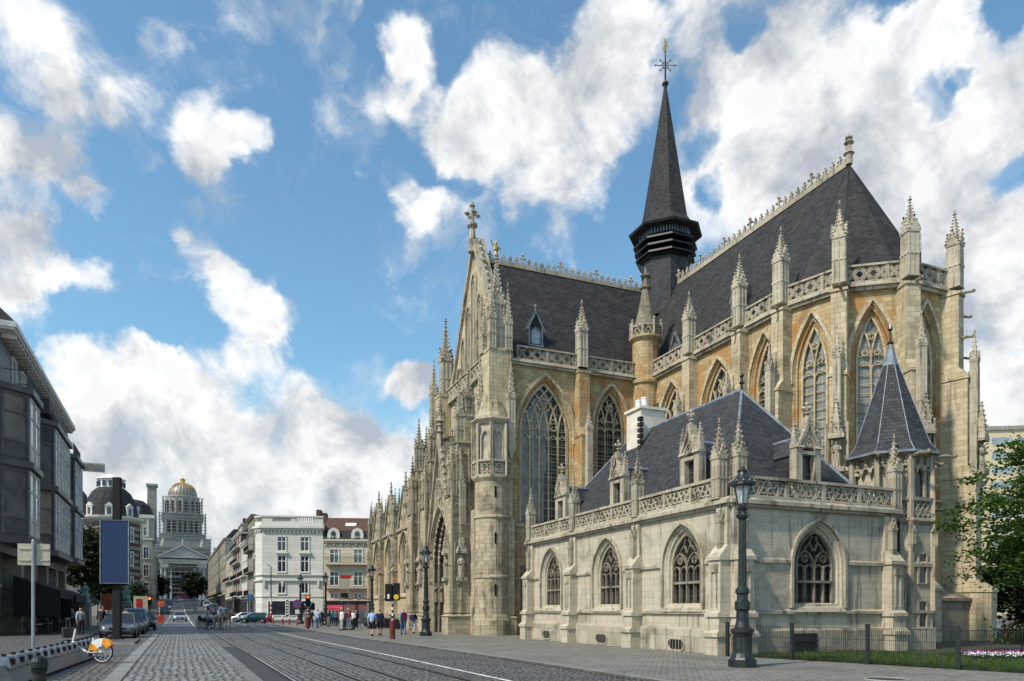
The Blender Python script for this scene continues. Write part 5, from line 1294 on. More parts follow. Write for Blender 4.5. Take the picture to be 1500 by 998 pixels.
# ---- corner house with a mansard dome, striped in brick
x, y, z = seen(163, 150)
DB = thing('domed_corner_building', 'round cornered brick building with a slate dome and white lantern', 'building', (x, y, z), SA)
b = MB(); b.lathe(0, 0, [(5.3, -2), (5.3, 19.6)], 20); b.build('rotunda_wall', M['grey_stone'], DB)
b = MB(); b.box(-18, -4, -3, 8, -2, 19.5); b.box(-6, 4.4, 2, 30, -2, 18.4); b.build('wall', M['grey_stone'], DB)
b = MB()
for k in range(12): z = 3.5+k*1.35; b.lathe(0, 0, [(5.4, z), (5.4, z+.62)], 20); b.box(4.3, 4.52, 4, 30, z, z+.62)
b.build('brick_band', M['brick_band'], DB)
b = MB(); b.lathe(0, 0, [(5.5, 19.4), (6.1, 19.8), (6.2, 20.2), (5.4, 20.3)], 20); b.box(-18.2, -4, -3.4, 8, 19.4, 20.0); b.box(-5, 4.8, 4, 30.3, 18.3, 18.9); b.build('cornice', M['white_plaster'], DB)
b = MB(); b.lathe(0, 0, [(5.2, 20.2), (5.0, 21.8), (4.5, 23.8), (3.6, 25.5), (2.6, 26.4)], 20); b.hexa([(-18, -3, 20), (-4, -3, 20), (-4, 8, 20), (-18, 8, 20)], [(-17, -1, 25.5), (-5, -1, 25.5), (-5, 6, 25.5), (-17, 6, 25.5)]); b.hexa([(-5, 4, 18.9), (4.6, 4, 18.9), (4.6, 30, 18.9), (-5, 30, 18.9)], [(-4, 5, 22), (3, 5, 22), (3, 29, 22), (-4, 29, 22)]); b.build('roof', M['slate'], DB)
b = MB(); b.lathe(0, 0, [(2.6, 26.2), (2.4, 26.4), (2.4, 28.0), (2.8, 28.2), (2.8, 28.3), (1.7, 28.9), (.4, 29.4), (.07, 29.5), (.05, 35.0)], 12); o = b.build('lantern', M['white_paint'], DB)
b = MB()
for k in range(12): t = 2*pi*k/12; b.box(2.4*cos(t)-.28, 2.4*cos(t)+.28, 2.4*sin(t)-.28, 2.4*sin(t)+.28, 26.7, 27.8)
b.build('lantern_window', M['pane'], o)
for k in range(7):
    t = -pi/2+(k-3)*pi/4; G = Fr((5.1*cos(t), 5.1*sin(t)), (-sin(t), cos(t)))
    b = MB(); b.fbox(G, -.75, .75, 20.2, 22.2, -2, .1); b.add([G.p(-.9, 22.2, .2), G.p(.9, 22.2, .2), G.p(0, 23.0, .2), G.p(-.9, 22.2, -2), G.p(.9, 22.2, -2), G.p(0, 23.0, -2)], [(0, 1, 2), (0, 2, 5, 3), (1, 4, 5, 2)]); o = b.build('dormer', M['white_plaster'], DB)
    b = MB(); b.fbox(G, -.38, .38, 20.5, 21.9, 0, .13); b.build('pane', M['pane'], o)
    G = Fr((5.42*cos(t), 5.42*sin(t)), (-sin(t), cos(t)))
    for z in (5.0, 10.2, 15.2): add_window(DB, G, 0, z, 1.1, 2.8, 'cross', 'white_plaster', 'white_paint')
G = Fr((4.54, 4), (0, 1))
for k in range(7):
    for z in (4.6, 9.6, 14.4): add_window(DB, G, 2.5+k*3.7, z, 1.3, 3.0, 'hood', 'white_plaster', 'white_paint')
b = MB(); b.box(-8, -6.8, 4, 5.4, 20, 26); b.build('chimney', M['brick_band'], DB)
# ---- second dome a little farther, with a tall chimney-like tower
x, y, z = P(-15.4, 214)
b2 = thing('round_roofed_building', 'pale building under a low dark dome beside a tall stone chimney stack', 'building', (x, y, z), SA)
b = MB(); b.box(-14, 0, 0, 26, -4, 27.0); b.build('wall', M['beige'], b2)
b = MB(); b.box(-14.3, .6, -.4, 26.4, 26.6, 27.6); b.box(-14.1, .3, -.2, 26, 20.2, 20.7)
for k in range(9): b.box(-.2, .4, 1+k*2.9, 1.5+k*2.9, 21, 26.4)
for k in range(5): b.box(-13+k*2.9, -12.5+k*2.9, -.3, 0, 21, 26.4)
b.build('cornice', M['white_plaster'], b2)
b = MB(); b.lathe(-5, 5.2, [(5.4, 27.2), (5.2, 28.6), (4.3, 30.8), (2.6, 32.2), (.3, 32.7)], 18); b.build('dome', M['slate'], b2)
b = MB(); b.box(-1.6, 1.0, 8, 11, 20, 37.5); b.box(-1.9, 1.3, 7.7, 11.3, 37.5, 38.2); b.build('chimney', M['grey_stone'], b2)
G = Fr((.02, 0), (0, 1)); G2 = Fr((-14, -.02), (1, 0))
for z in (4, 9.3, 14.6, 21.3):
    for k in range(6): add_window(b2, G, 2.5+k*4.1, z, 1.4, 3.4 if z < 20 else 2.6, 'cross', 'white_plaster')
    for k in range(3): add_window(b2, G2, 6.0+k*3.2, z, 1.4, 3.4 if z < 20 else 2.6, 'cross', 'white_plaster')
left = [('stone_house', 'narrow pale stone house past the domed corner on the left side', 194, 18, [4.2, 4, 3.6], 'grey_stone', 'white_plaster', 3.5, (0, 1)),
 ('town_house', 'tall cream house beyond the round roofed building on the left side', 243, 22, [4.4, 4.2, 4, 3.4], 'beige', 'white_plaster', 2.5, (0,)),
 ('terrace_house', 'grey stone house halfway up the rising left side of the street', 268, 30, [4.2, 4.2, 3.8, 3], 'grey_stone', 'white_plaster', 3, (1,)),
 ('terrace_house', 'long pale block nearest the palace on the left side of the street', 302, 70, [4.2, 4.0, 3.8, 3.0], 'beige', 'grey_stone', 3, (0,))]
for n, lab, Y, w, fl_, wl, tr_, rh, bal in left:
    row_house(n, lab, -17.2 if Y > 200 else -19.4, Y, w, 14, fl_, 1, wl, tr_, 'slate', rh, max(3, w//6), 'cross', bal)

# ---- white corner building on the right
x, y, z = seen(384, 112); zW = z
WB = thing('white_corner_building', 'white rendered four storey corner building with a parapet, straight ahead of the square', 'building', (x, y, z), radians(6))
Wd = 9.3
b = MB(); b.hexa([(0, 0, -1), (Wd, 0, -1), (Wd, 12, -1), (-4.7, 15, -1), (-1.3, 1.3, -1)], [(0, 0, 15.3), (Wd, 0, 15.3), (Wd, 12, 15.3), (-4.7, 15, 15.3), (-1.3, 1.3, 15.3)]); b.build('wall', M['white_plaster'], WB)
F0 = Fr((0, 0), (1, 0)); F1 = Fr((-4.7, 15), (3.4, -13.7)); Fc = Fr((-1.3, 1.3), (1.3, -1.3)); L1 = math.dist((-4.7, 15), (-1.3, 1.3)); Lc = 1.3*sqrt(2)
b = MB()
for G, L in ((F0, Wd), (F1, L1), (Fc, Lc)):
    b.fbox(G, -.1, L+.1, 14.0, 14.35, -.3, .3); b.fbox(G, -.2, L+.2, 14.35, 14.7, -.3, .55); b.fbox(G, -.1, L+.05, 14.7, 15.4, -.4, .1); b.fbox(G, -.1, L+.05, 16.1, 16.35, -.5, .18)
    b.fbox(G, -.05, L+.05, 6.1, 6.35, -.2, .3); b.fbox(G, -.1, L+.1, 7.0, 7.15, -.2, .25); b.fbox(G, -.05, L+.05, 3.6, 3.8, -.2, .12)
    n = int(L/.55)
    for k in range(n): s = (k+.5)*L/n; b.fbox(G, s-.12, s+.12, 13.7, 14.0, -.1, .26)
for a, c in ((0, 1.6), (4.4, 5.1), (7.9, Wd)): b.fbox(F0, a, c, 15.4, 16.1, -.5, .04)
for a in (1.6, 5.1):
    for k in range(9): b.fbox(F0, a+.12+k*.31, a+.26+k*.31, 15.4, 16.1, -.3, -.1)
for k in range(26): b.fbox(F1, k*.56, k*.56+.18, 15.4, 16.1, -.3, -.1)
for s in (.35, 3.1, 5.9, 8.6): b.fbox(F0, s-.16, s+.16, 5.2, 6.1, -.1, .28)
b.build('cornice', M['white_plaster'], WB)
for j, s in enumerate((3.0, 6.5)):
    add_window(WB, F0, s, 10.8, 1.25, 2.2, 'cross', 'white_plaster', 'white_paint', 'pane_bright'); add_window(WB, F0, s, 7.5, 1.25, 2.55, 'hood', 'white_plaster', 'white_paint'); add_window(WB, F0, s, 4.15, 1.1, 1.7, 'plain', 'white_plaster', 'white_paint')
for k in range(3):
    for z, h in ((10.8, 2.2), (7.5, 2.55), (4.1, 1.7)): add_window(WB, F1, 2.6+k*4.4, z, 1.2, h, 'hood' if z == 7.5 else 'cross', 'white_plaster', 'white_paint', 'pane')
for a, c, m in ((.9, 3.6, 'pane'), (4.1, 5.6, 'pane'), (6.0, 7.6, 'pane')):
    b = MB(); b.fbox(F0, a, c, .7, 3.0, -.1, .03); o = b.build('shop_window', M[m], WB); b = MB(); b.bar(F0, [(a, .7), (a, 3.0), (c, 3.0), (c, .7)], .14, -.05, .10, True); b.build('window_surround', M['white_paint'], o)
b = MB(); b.fbox(F0, 3.7, 4.05, .6, 3.1, -.05, .06); b.fbox(F0, 5.65, 5.95, .6, 3.1, -.05, .06); b.build('dark_pilaster', M['black'], WB)
b = MB()
for k in range(5):
    for s in (3.87, 5.8): b.octa(F0.p(s, .9+k*.46, .1), .14, .17)
b.build('window_ornament', M['white_paint'], WB)
b = MB(); b.box(7.6, 8.3, 4, 6, 15.3, 17.9); b.box(8.6, 9.2, 4, 6, 15.3, 17.4); b.build('chimney', M['brick_band'], WB)
b = MB(); b.fbox(F1, 2, 12.5, .4, 3.1, -.1, .04); b.build('shop_window', M['pane'], WB)
# ---- cream building beside it with tiled roof and balconies
CB = thing('cream_building', 'cream three storey building with brown tiled roof, balconies and a red shop awning', 'building', (x+9.3*cos(radians(6)), y+9.3*sin(radians(6))+.05, zW), radians(5))
Cw = 16; F0 = Fr((.05, 0), (1, 0))
b = MB(); b.box(.05, Cw, 0, 11, -1, 12.7); b.build('wall', M['cream_plaster'], CB)
b = MB(); b.fbox(F0, 0, Cw, 12.1, 12.4, -.2, .3); b.fbox(F0, 0, Cw, 12.4, 12.7, -.2, .5); b.fbox(F0, 0, Cw, 11.6, 11.7, -.1, .1); b.fbox(F0, 0, Cw, 3.0, 3.2, -.1, .2)
for k in range(14): b.fbox(F0, .4+k*1.15, .6+k*1.15, 11.8, 12.1, -.1, .26)
b.build('cornice', M['cream_plaster'], CB)
b = MB(); b.quad((0, -.3, 12.7), (Cw, -.3, 12.7), (Cw, .7, 14.2), (0, .7, 14.2)); b.quad((0, -.3, 12.7), (0, .7, 14.2), (0, 11, 14.2), (0, 11, 12.7)); mr = b.build('mansard', M['slate'], CB)
b = MB(); b.quad((0, .7, 14.2), (Cw, .7, 14.2), (Cw, 4.0, 16.6), (0, 4, 16.6)); b.quad((0, 4, 16.6), (Cw, 4, 16.6), (Cw, 11, 12.7), (0, 11, 12.7)); b.add([(0, .7, 14.2), (0, 4, 16.6), (0, 11, 12.7)], [(0, 1, 2)]); rf = b.build('roof', M['tile'], CB)
for s in (3.2, 8.2, 13.3):
    b = MB(); k = 1/4; q = lambda s_, t: (s_, 0.7+3.3*t, 14.2+2.4*t+.06)
    b.hexa([q(s, .32), q(s+1.7, .32), q(s+1.7, .52), q(s, .52)], [(a, c, d+.1) for a, c, d in (q(s, .32), q(s+1.7, .32), q(s+1.7, .52), q(s, .52))]); b.build('skylight', M['white_paint'], rf)
for s in (1.6, 5.3):
    b = MB(); b.bar(F0, [(s-.7, 12.7), (s-.7, 13.6), (s-.5, 14.1), (s, 14.3), (s+.5, 14.1), (s+.7, 13.6), (s+.7, 12.7)], .5, -.6, .2); b.fbox(F0, s-.6, s+.6, 12.7, 14.1, -.6, .1); o = b.build('round_dormer', M['white_plaster'], CB)
    b = MB(); b.poly([F0.p(s+.36*cos(t), 13.55+.36*sin(t), .215) for t in [2*pi*k/12 for k in range(12)]]); b.build('pane', M['pane'], o)
b = MB(); b.bar(F0, [(7.2+3.0*(1-cos(t)), 12.7+.75*sin(t)) for t in [pi*k/10 for k in range(11)]], .2, -.2, .4); b.build('arched_gable', M['cream_plaster'], CB)
for s in (1.7, 5.4, 9.1, 12.8):
    add_window(CB, F0, s, 9.0, 1.35, 2.1, 'cross', 'white_plaster', 'white_paint', 'pane_bright')
    add_window(CB, F0, s, 5.4, 1.35, 2.2, 'cross', 'white_plaster', 'white_paint', 'pane'); add_window(CB, F0, s, 3.3, 1.2, .95, 'plain', 'cream_plaster', 'white_paint', 'pane_bright')
b = MB(); b.fbox(F0, 7.8, 10.4, 5.4, 7.6, -.1, .13); b.build('wide_window', M['pane'], CB)
for z, a, c in ((8.7, .3, 11.2), (4.95, .3, 7.2)):
    b = MB(); b.fbox(F0, a, c, z, z+.2, -.1, 1.0); o = b.build('balcony', M['cream_plaster'], CB); b = MB(); railing(b, F0, a+.05, c-.05, z+.2, .95, 0, .97); b.build('railing', M['iron'], o)
b = MB(); b.fbox(F0, .3, 6.6, 0, 2.2, -.1, .04); b.fbox(F0, 7.0, 15.6, 0, 2.2, -.1, .04); o = b.build('shop_window', M['pane'], CB)
b = MB(); b.fbox(F0, .2, 15.8, 2.2, 2.95, -.1, .2); b.fbox(F0, 6.6, 7.0, 0, 2.2, -.1, .15); b.build('shop_fascia', M['black'], o)
b = MB(); b.hexa([F0.p(.6, 2.25, .2), F0.p(7.0, 2.25, .2), F0.p(7.0, 1.75, 1.9), F0.p(.6, 1.75, 1.9)], [F0.p(.6, 2.32, .2), F0.p(7.0, 2.32, .2), F0.p(7.0, 1.82, 1.9), F0.p(.6, 1.82, 1.9)]); b.fbox(F0, .6, 7.0, 1.35, 1.78, 1.86, 1.9); b.build('awning', M['canopy_red'], CB)
# ---- the row running up the right side of the street
right = [('narrow_house', 'dark narrow house with stacked bays right behind the white corner building', 129, 11, [4.2, 4.0, 3.8, 2.6], 'grey_stone', 'dark_trim', 0, (0, 1, 2), 'dark_metal'),
 ('narrow_house', 'white gabled house second along the right side of the street', 141, 14, [4.0, 3.6, 3.4], 'white_plaster', 'white_plaster', 4.5, (0, 1), 'dark_metal'),
 ('brick_house', 'house with brick and white bands third along the right side of the street', 156, 20, [3.8, 3.6, 3.4, 3.2], 'brick_band', 'white_plaster', 1.5, (0, 1, 2, 3), 'black'),
 ('cream_house', 'cream flat fronted house fourth along the right side of the street', 178, 26, [3.8, 3.6, 3.5], 'beige', 'white_plaster', 2.0, (1,), 'dark_metal'),
 ('stone_block', 'long grey stone block farthest up the right side of the street', 206, 110, [4.4, 4.2, 4.2, 3.6], 'grey_stone', 'beige', 3.0, (0,), 'dark_metal')]
for n, lab, Y, w, fl_, wl, tr_, rh, bal, sm in right:
    row_house(n, lab, 6.0, Y, w, 7, fl_, -1, wl, tr_, 'slate', rh, max(3, w//5), 'cross', bal, sm, 'pane', turn=.006)
x, y, z = P(6.4, 158); o = thing('party_wall_tower', 'blank beige stair tower rising behind the right hand houses', 'building', (x, y, z), SA)
b = MB(); b.box(0, 7, 0, 9, -1, 19.6); b.build('wall', M['beige'], o); b = MB(); b.box(-.2, 7.2, -.2, 9.2, 19.6, 20.0); b.build('coping', M['grey_stone'], o); b = MB(); b.box(.4, 1.6, 2.4, 3.4, 20, 21.4); b.build('chimney', M['brick_band'], o)

# ---- office block far right, beyond the church
x, y, z = seen(1446, 150)
M['pale_yellow'] = plain('pale_yellow_cladding', (.60, .50, .33), .8, 0, .1)
OB = thing('office_building', 'distant beige office block with rows of pale blue windows beyond the apse', 'building', (x, y, z), radians(-6))
b = MB(); b.box(0, 40, 0, 16, -1, 38.6); b.build('wall', M['pale_yellow'], OB); b = MB(); b.box(-.4, 40.4, -.4, 16, 38.6, 39.4); b.build('parapet', M['grey_stone'], OB)
G = Fr((0, 0), (1, 0))
M['blue_pane'] = plain('blue_tinted_pane', (.30, .36, .40), .5, 0, .2, .4, .6)
for k in range(12):
    z = 2+k*3.05
    for j in range(8): 
        b = MB(); b.fbox(G, .9+j*4.9, 5.0+j*4.9, z, z+1.5, -.1, .02)
        for q in range(4): pass
        b.build('window', M['blue_pane'], OB)

# ---- the domed palace closing the street, in scaffolding
x, y, z = seen(268, 480)
PB = thing('palace', 'huge grey stone palace with a ribbed golden dome at the end of the street', 'building', (x, y, z), SA)
Z0 = z; V = lambda v: 1.65+(893-v)*.457-Z0
def block(b, hw, v1, v0, dep, y0=0): b.box(-hw, hw, y0, y0+dep, V(v1), V(v0))
b = MB(); block(b, 19, 886, 812, 40, 10); block(b, 17.5, 812, 800, 34, 14); b.build('wall', M['palace'], PB)
b = MB(); block(b, 17, 800, 786, 30, 16); block(b, 14.2, 786, 778, 26, 18); block(b, 12.2, 778, 756, 24, 20); block(b, 13.4, 756, 748, 24, 19); b.lathe(0, 31, [(11.0, V(748)), (10.8, V(722)), (11.2, V(721)), (11.2, V(719.5))], 24)
for k in range(7):
    s = -10.5+k*3.5; b.lathe(s, 18.9, [(.7, V(778)), (.6, V(757))], 8)
    if k < 6: pass
for k in range(16): t = 2*pi*k/16; b.lathe(10.9*cos(t), 31+10.9*sin(t), [(.55, V(746)), (.5, V(724))], 6)
tower = b.build('tower', M['palace'], PB)
b = MB()
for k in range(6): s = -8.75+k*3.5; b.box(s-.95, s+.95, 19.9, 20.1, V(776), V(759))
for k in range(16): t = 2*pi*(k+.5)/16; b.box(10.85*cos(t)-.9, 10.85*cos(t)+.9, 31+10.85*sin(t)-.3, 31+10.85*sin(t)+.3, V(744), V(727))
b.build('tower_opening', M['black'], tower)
b = MB(); prof = [(9.3, V(719.5)), (9.3, V(716)), (8.9, V(712)), (7.9, V(706)), (6.0, V(701)), (3.4, V(698.5)), (1.6, V(698))]
b.lathe(0, 31, prof, 32); dome = b.build('dome', M['zinc'], PB, True)
b = MB()
for k in range(28):
    t = 2*pi*k/28; b.tube([((r+.05)*cos(t), 31+(r+.05)*sin(t), z) for r, z in prof[1:]], .33, 5)
b.lathe(0, 31, [(9.2, V(720)), (9.9, V(719.6)), (9.9, V(718.2)), (9.2, V(717.6))], 32); b.lathe(0, 31, [(2.1, V(699)), (2.1, V(697.5)), (1.7, V(697)), (1.6, V(692.5)), (2.1, V(692)), (1.3, V(690.5)), (.5, V(689.3)), (.2, V(688)), (.12, V(684.5))], 14); b.build('gilded_rib', M['gold'], dome)
b = MB()
b.box(-14.5, 14.5, -3, 12, V(832), V(826)); b.add([(-15, -3.2, V(816)), (15, -3.2, V(816)), (0, -3.2, V(800)), (-15, 12, V(816)), (15, 12, V(816)), (0, 12, V(800))], [(0, 1, 2), (0, 2, 5, 3), (1, 4, 5, 2)]); b.box(-15.3, 15.3, -3.5, 12, V(818), V(816)); b.box(-15, 15, -3.1, 12, V(826), V(820))
b.bar(Fr((0, -3.2), (1, 0)), [(-15, V(816)), (0, V(799.4)), (15, V(816))], 1.1, -.5, .8)
for s in (-12.8, -10.6, 10.6, 12.8): b.lathe(s, -1.5, [(1.05, V(886)), (.95, V(834)), (1.3, V(832))], 10)
for s in (-7.2, 7.2): b.lathe(s, -1.5, [(.8, V(886)), (.7, V(834)), (1.0, V(832))], 10)
for s in (-12, 12): b.lathe(s, 4, [(1.6, V(800)), (1.3, V(795)), (.7, V(791)), (.3, V(788))], 8)
b.lathe(0, 0, [(.9, V(800)), (.7, V(795)), (.5, V(790))], 8)
b.build('portico', M['palace'], PB)
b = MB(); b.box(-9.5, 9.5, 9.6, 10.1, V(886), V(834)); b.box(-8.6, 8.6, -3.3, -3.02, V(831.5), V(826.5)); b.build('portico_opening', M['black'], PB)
b = MB(); b.box(-3.5, 3.5, 9.4, 9.65, V(886), V(852)); b.build('door', M['darkred'], PB)
M['scaffold'] = plain('weathered_scaffold_tube', (.30, .30, .30), .6, .3, .3)
sc_ = thing('scaffolding', 'grey tubular scaffolding wrapped round the palace tower and portico', 'scaffolding', (x, y, z), SA)
def scaff(hw, yf, v1, v0, dx=2.4, dz=2.0):
    b = MB(); z0, z1 = V(v1), V(v0); n = int(2*hw/dx)
    for k in range(n+1):
        s = -hw+2*hw*k/n; b.box(s-.07, s+.07, yf-.07, yf+.07, z0, z1+1)
    m = int((z1-z0)/dz)
    for k in range(m+1):
        zz = z0+(z1-z0)*k/m; b.box(-hw-.6, hw+.6, yf-.5, yf+.5, zz-.22, zz+.12); b.box(-hw, hw, yf-.55, yf-.45, zz+.95, zz+1.03)
        for sg in (-1, 1): b.box(sg*hw-.4, sg*hw+.4, yf, yf+24, zz-.13, zz+.05)
    for sg in (-1, 1):
        for k in range(9): b.box(sg*hw-.07, sg*hw+.07, yf+k*2.7, yf+k*2.7+.14, z0, z1+1)
    return b.build('lift', M['scaffold'], sc_)
scaff(12.4, 17.2, 748, 724); scaff(14.6, 16.0, 786, 748); scaff(17.6, 13.2, 812, 786); scaff(20.5, 9.0, 868, 800, 3.0, 2.6); scaff(8.8, -4.2, 846, 822, 3.0, 3.4)

# ------------------------------------------------------------------ trees and planting
def tree(name, label, loc, trunk_h, trunk_r, crown, nclump, per, leaf, seed, lm='leaf', cat='tree', group=None, droop=.3, limbs=9, spread=.5):
    "crown = (cx, cy, cz, rx, ry, rz) relative to the base"
    rnd = random.Random(seed); t = thing(name, label, cat, loc, 0, group)
    cx, cy, cz, rx, ry, rz = crown; b = MB()
    b.tube([(0, 0, -.2), (.05*trunk_h*rnd.uniform(-1, 1), .04, trunk_h*.5), (cx*.4, cy*.4, trunk_h)], trunk_r, 8, trunk_r*.62)
    ends = []
    for k in range(limbs):
        a = 2*pi*k/limbs+rnd.uniform(-.3, .3); f = rnd.uniform(.45, .95); e = (cx+rx*f*cos(a)*.85, cy+ry*f*sin(a)*.85, cz+rz*rnd.uniform(-.55, .75))
        m = (cx*.5+e[0]*.45, cy*.5+e[1]*.45, trunk_h+(e[2]-trunk_h)*.55+.2); b.tube([(cx*.4, cy*.4, trunk_h*.97), m, e], trunk_r*.42, 5, trunk_r*.08); ends.append(e)
        for q in range(2): e2 = tuple(e[i]+rnd.uniform(-.35, .35)*(rx, ry, rz)[i] for i in range(3)); b.tube([m, e2], trunk_r*.2, 4, trunk_r*.05); ends.append(e2)
    b.build('trunk', M['bark'], t)
    b = MB()
    for c in range(nclump):
        if c < len(ends): p = Vector(ends[c])
        else:
            while True:
                v = Vector((rnd.uniform(-1, 1), rnd.uniform(-1, 1), rnd.uniform(-1, 1)))
                if .35 < v.length < 1.0: break
            wob_ = 1+.25*sin(5*atan2(v.y, v.x)+seed)+.12*sin(9*v.z)
            p = Vector((cx+rx*v.x*wob_, cy+ry*v.y*wob_, cz+rz*v.z))
        r = spread*rnd.uniform(.6, 1.35)
        for j in range(per):
            d = Vector((rnd.gauss(0, 1), rnd.gauss(0, 1), rnd.gauss(0, .45)))*r*.55; q = p+d
            u = Vector((rnd.uniform(-1, 1), rnd.uniform(-1, 1), rnd.uniform(-droop-.3, .25))).normalized(); w = u.cross(Vector((rnd.uniform(-1, 1), rnd.uniform(-1, 1), 1.2))).normalized()
            L = leaf*rnd.uniform(.65, 1.35); W_ = L*.42
            b.add([tuple(q), tuple(q+u*L*.5+w*W_), tuple(q+u*L), tuple(q+u*L*.5-w*W_)], [(0, 1, 2, 3)])
    b.build('crown', M[lm], t); return t
tree('leafy_tree', 'bright green broadleaved tree beyond the fence at the right edge', (18.7, 24.0, 0), 2.3, .19, (-.1, 0, 4.55, 2.95, 3.0, 2.95), 400, 74, .13, 3, spread=.55)
tree('garden_tree', 'dark low tree behind the church apse at the right edge', (34, 47, 0), 2, .2, (0, 0, 3.6, 3.2, 3.0, 3.0), 150, 50, .3, 21, 'leaf_dark', spread=.9)
tree('square_tree', 'dark tree overhanging the pavement beside the dark grey building', seen(128, 84), 4, .3, (.0, 0, 7.6, 2.7, 2.7, 4.0), 130, 40, .42, 5, 'leaf_dark', spread=.9)
tree('square_tree', 'dark bushy tree behind the two green statues', seen(150, 104), 3, .3, (0, 0, 5.4, 2.6, 2.6, 3.4), 110, 40, .5, 8, 'leaf_dark', spread=1.2)
tree('square_tree', 'low dark clump of tree right of the tall blue panel', seen(199, 118), 2, .2, (0, 0, 3.6, 1.6, 1.6, 2.4), 60, 36, .4, 9, 'leaf_dark', spread=1.0)
tree('street_tree', 'round clipped dark tree standing left of the palace portico', P(-17.5, 330), 3.5, .4, (0, 0, 7.5, 3.9, 3.9, 5.5), 120, 40, 1.0, 11, 'leaf_dark', spread=1.9)
tree('street_tree', 'round clipped dark tree standing right of the palace portico', P(0.2, 340), 3.5, .4, (0, 0, 7.5, 4.6, 4.6, 5.5), 140, 40, 1.0, 12, 'leaf_dark', spread=1.9)

# lawn beside the church, grass, flowers
b = MB(); lawn = [(7.75, 25.55), (12.1, 20.0), (14.6, 16.9), (40, 24), (40, 60), (22, 45)]
b.poly([(x, y, .015) for x, y in lawn]); stuff(b.build('lawn', M['soil']), 'structure')
rnd = random.Random(4); b = MB()
for k in range(26000):
    t = rnd.random()**.8; s = rnd.random(); x = 7.8+7.0*t; y = 25.5-8.7*t*1.03+s*s*7.5+.02; x += s*s*2.4
    h = rnd.uniform(.05, .15); a = rnd.uniform(0, 2*pi); w_ = .012+.008*s; dx, dy = cos(a)*w_, sin(a)*w_; lx, ly = rnd.uniform(-.06, .06), rnd.uniform(-.06, .06)
    b.add([(x-dx, y-dy, .01), (x+dx, y+dy, .01), (x+lx, y+ly, h)], [(0, 1, 2)])
stuff(b.build('grass', M['grass']), 'stuff')
fb = thing('flower_bed', 'oval bed of white and purple flowers on the lawn behind the fence', 'flower bed', (17.2, 24.3, 0))
for nm, mt, x0, x1, y0, y1, n in (('white_flowers', 'petal_white', -2.2, 1.6, -.95, -.35, 900), ('purple_flowers', 'petal_purple', -1.7, 2.4, -.45, .65, 1500), ('red_flowers', 'petal_red', -.9, 1.9, .5, .9, 260), ('foliage', 'leaf', -2.2, 2.4, -.9, .9, 1700)):
    b = MB()
    for k in range(n):
        x, y = rnd.uniform(x0, x1), rnd.uniform(y0, y1); z = rnd.uniform(.04, .16) if nm == 'foliage' else rnd.uniform(.12, .24); r = rnd.uniform(.025, .05); a = rnd.uniform(0, 6.3)
        b.add([(x+r*cos(a+q*pi/2), y+r*sin(a+q*pi/2), z+rnd.uniform(-.03, .03)) for q in range(4)], [(0, 1, 2, 3)])
    stuff(b.build(nm, M[mt], fb), 'stuff')
sh = thing('flowering_shrub', 'small shrub with red flowers against the church plinth', 'shrub', (18.9, 26.6, 0))
b = MB(); b.tube([(0, 0, 0), (.05, 0, .5)], .03, 5); b.build('stem', M['bark'], sh)
for nm, mt, n in (('foliage', 'leaf', 800), ('blossoms', 'petal_red', 120)):
    b = MB()
    for k in range(n):
        x, y, z = rnd.gauss(0, .45), rnd.gauss(0, .35), .35+abs(rnd.gauss(0, .4)); u = Vector((rnd.uniform(-1, 1), rnd.uniform(-1, 1), rnd.uniform(-.5, 1))).normalized()*.09; w_ = u.cross(Vector((.3, .5, 1))).normalized()*.04
        q = Vector((x, y, z)); b.add([tuple(q-u), tuple(q+w_), tuple(q+u), tuple(q-w_)], [(0, 1, 2, 3)])
    b.build(nm, M[mt], sh)
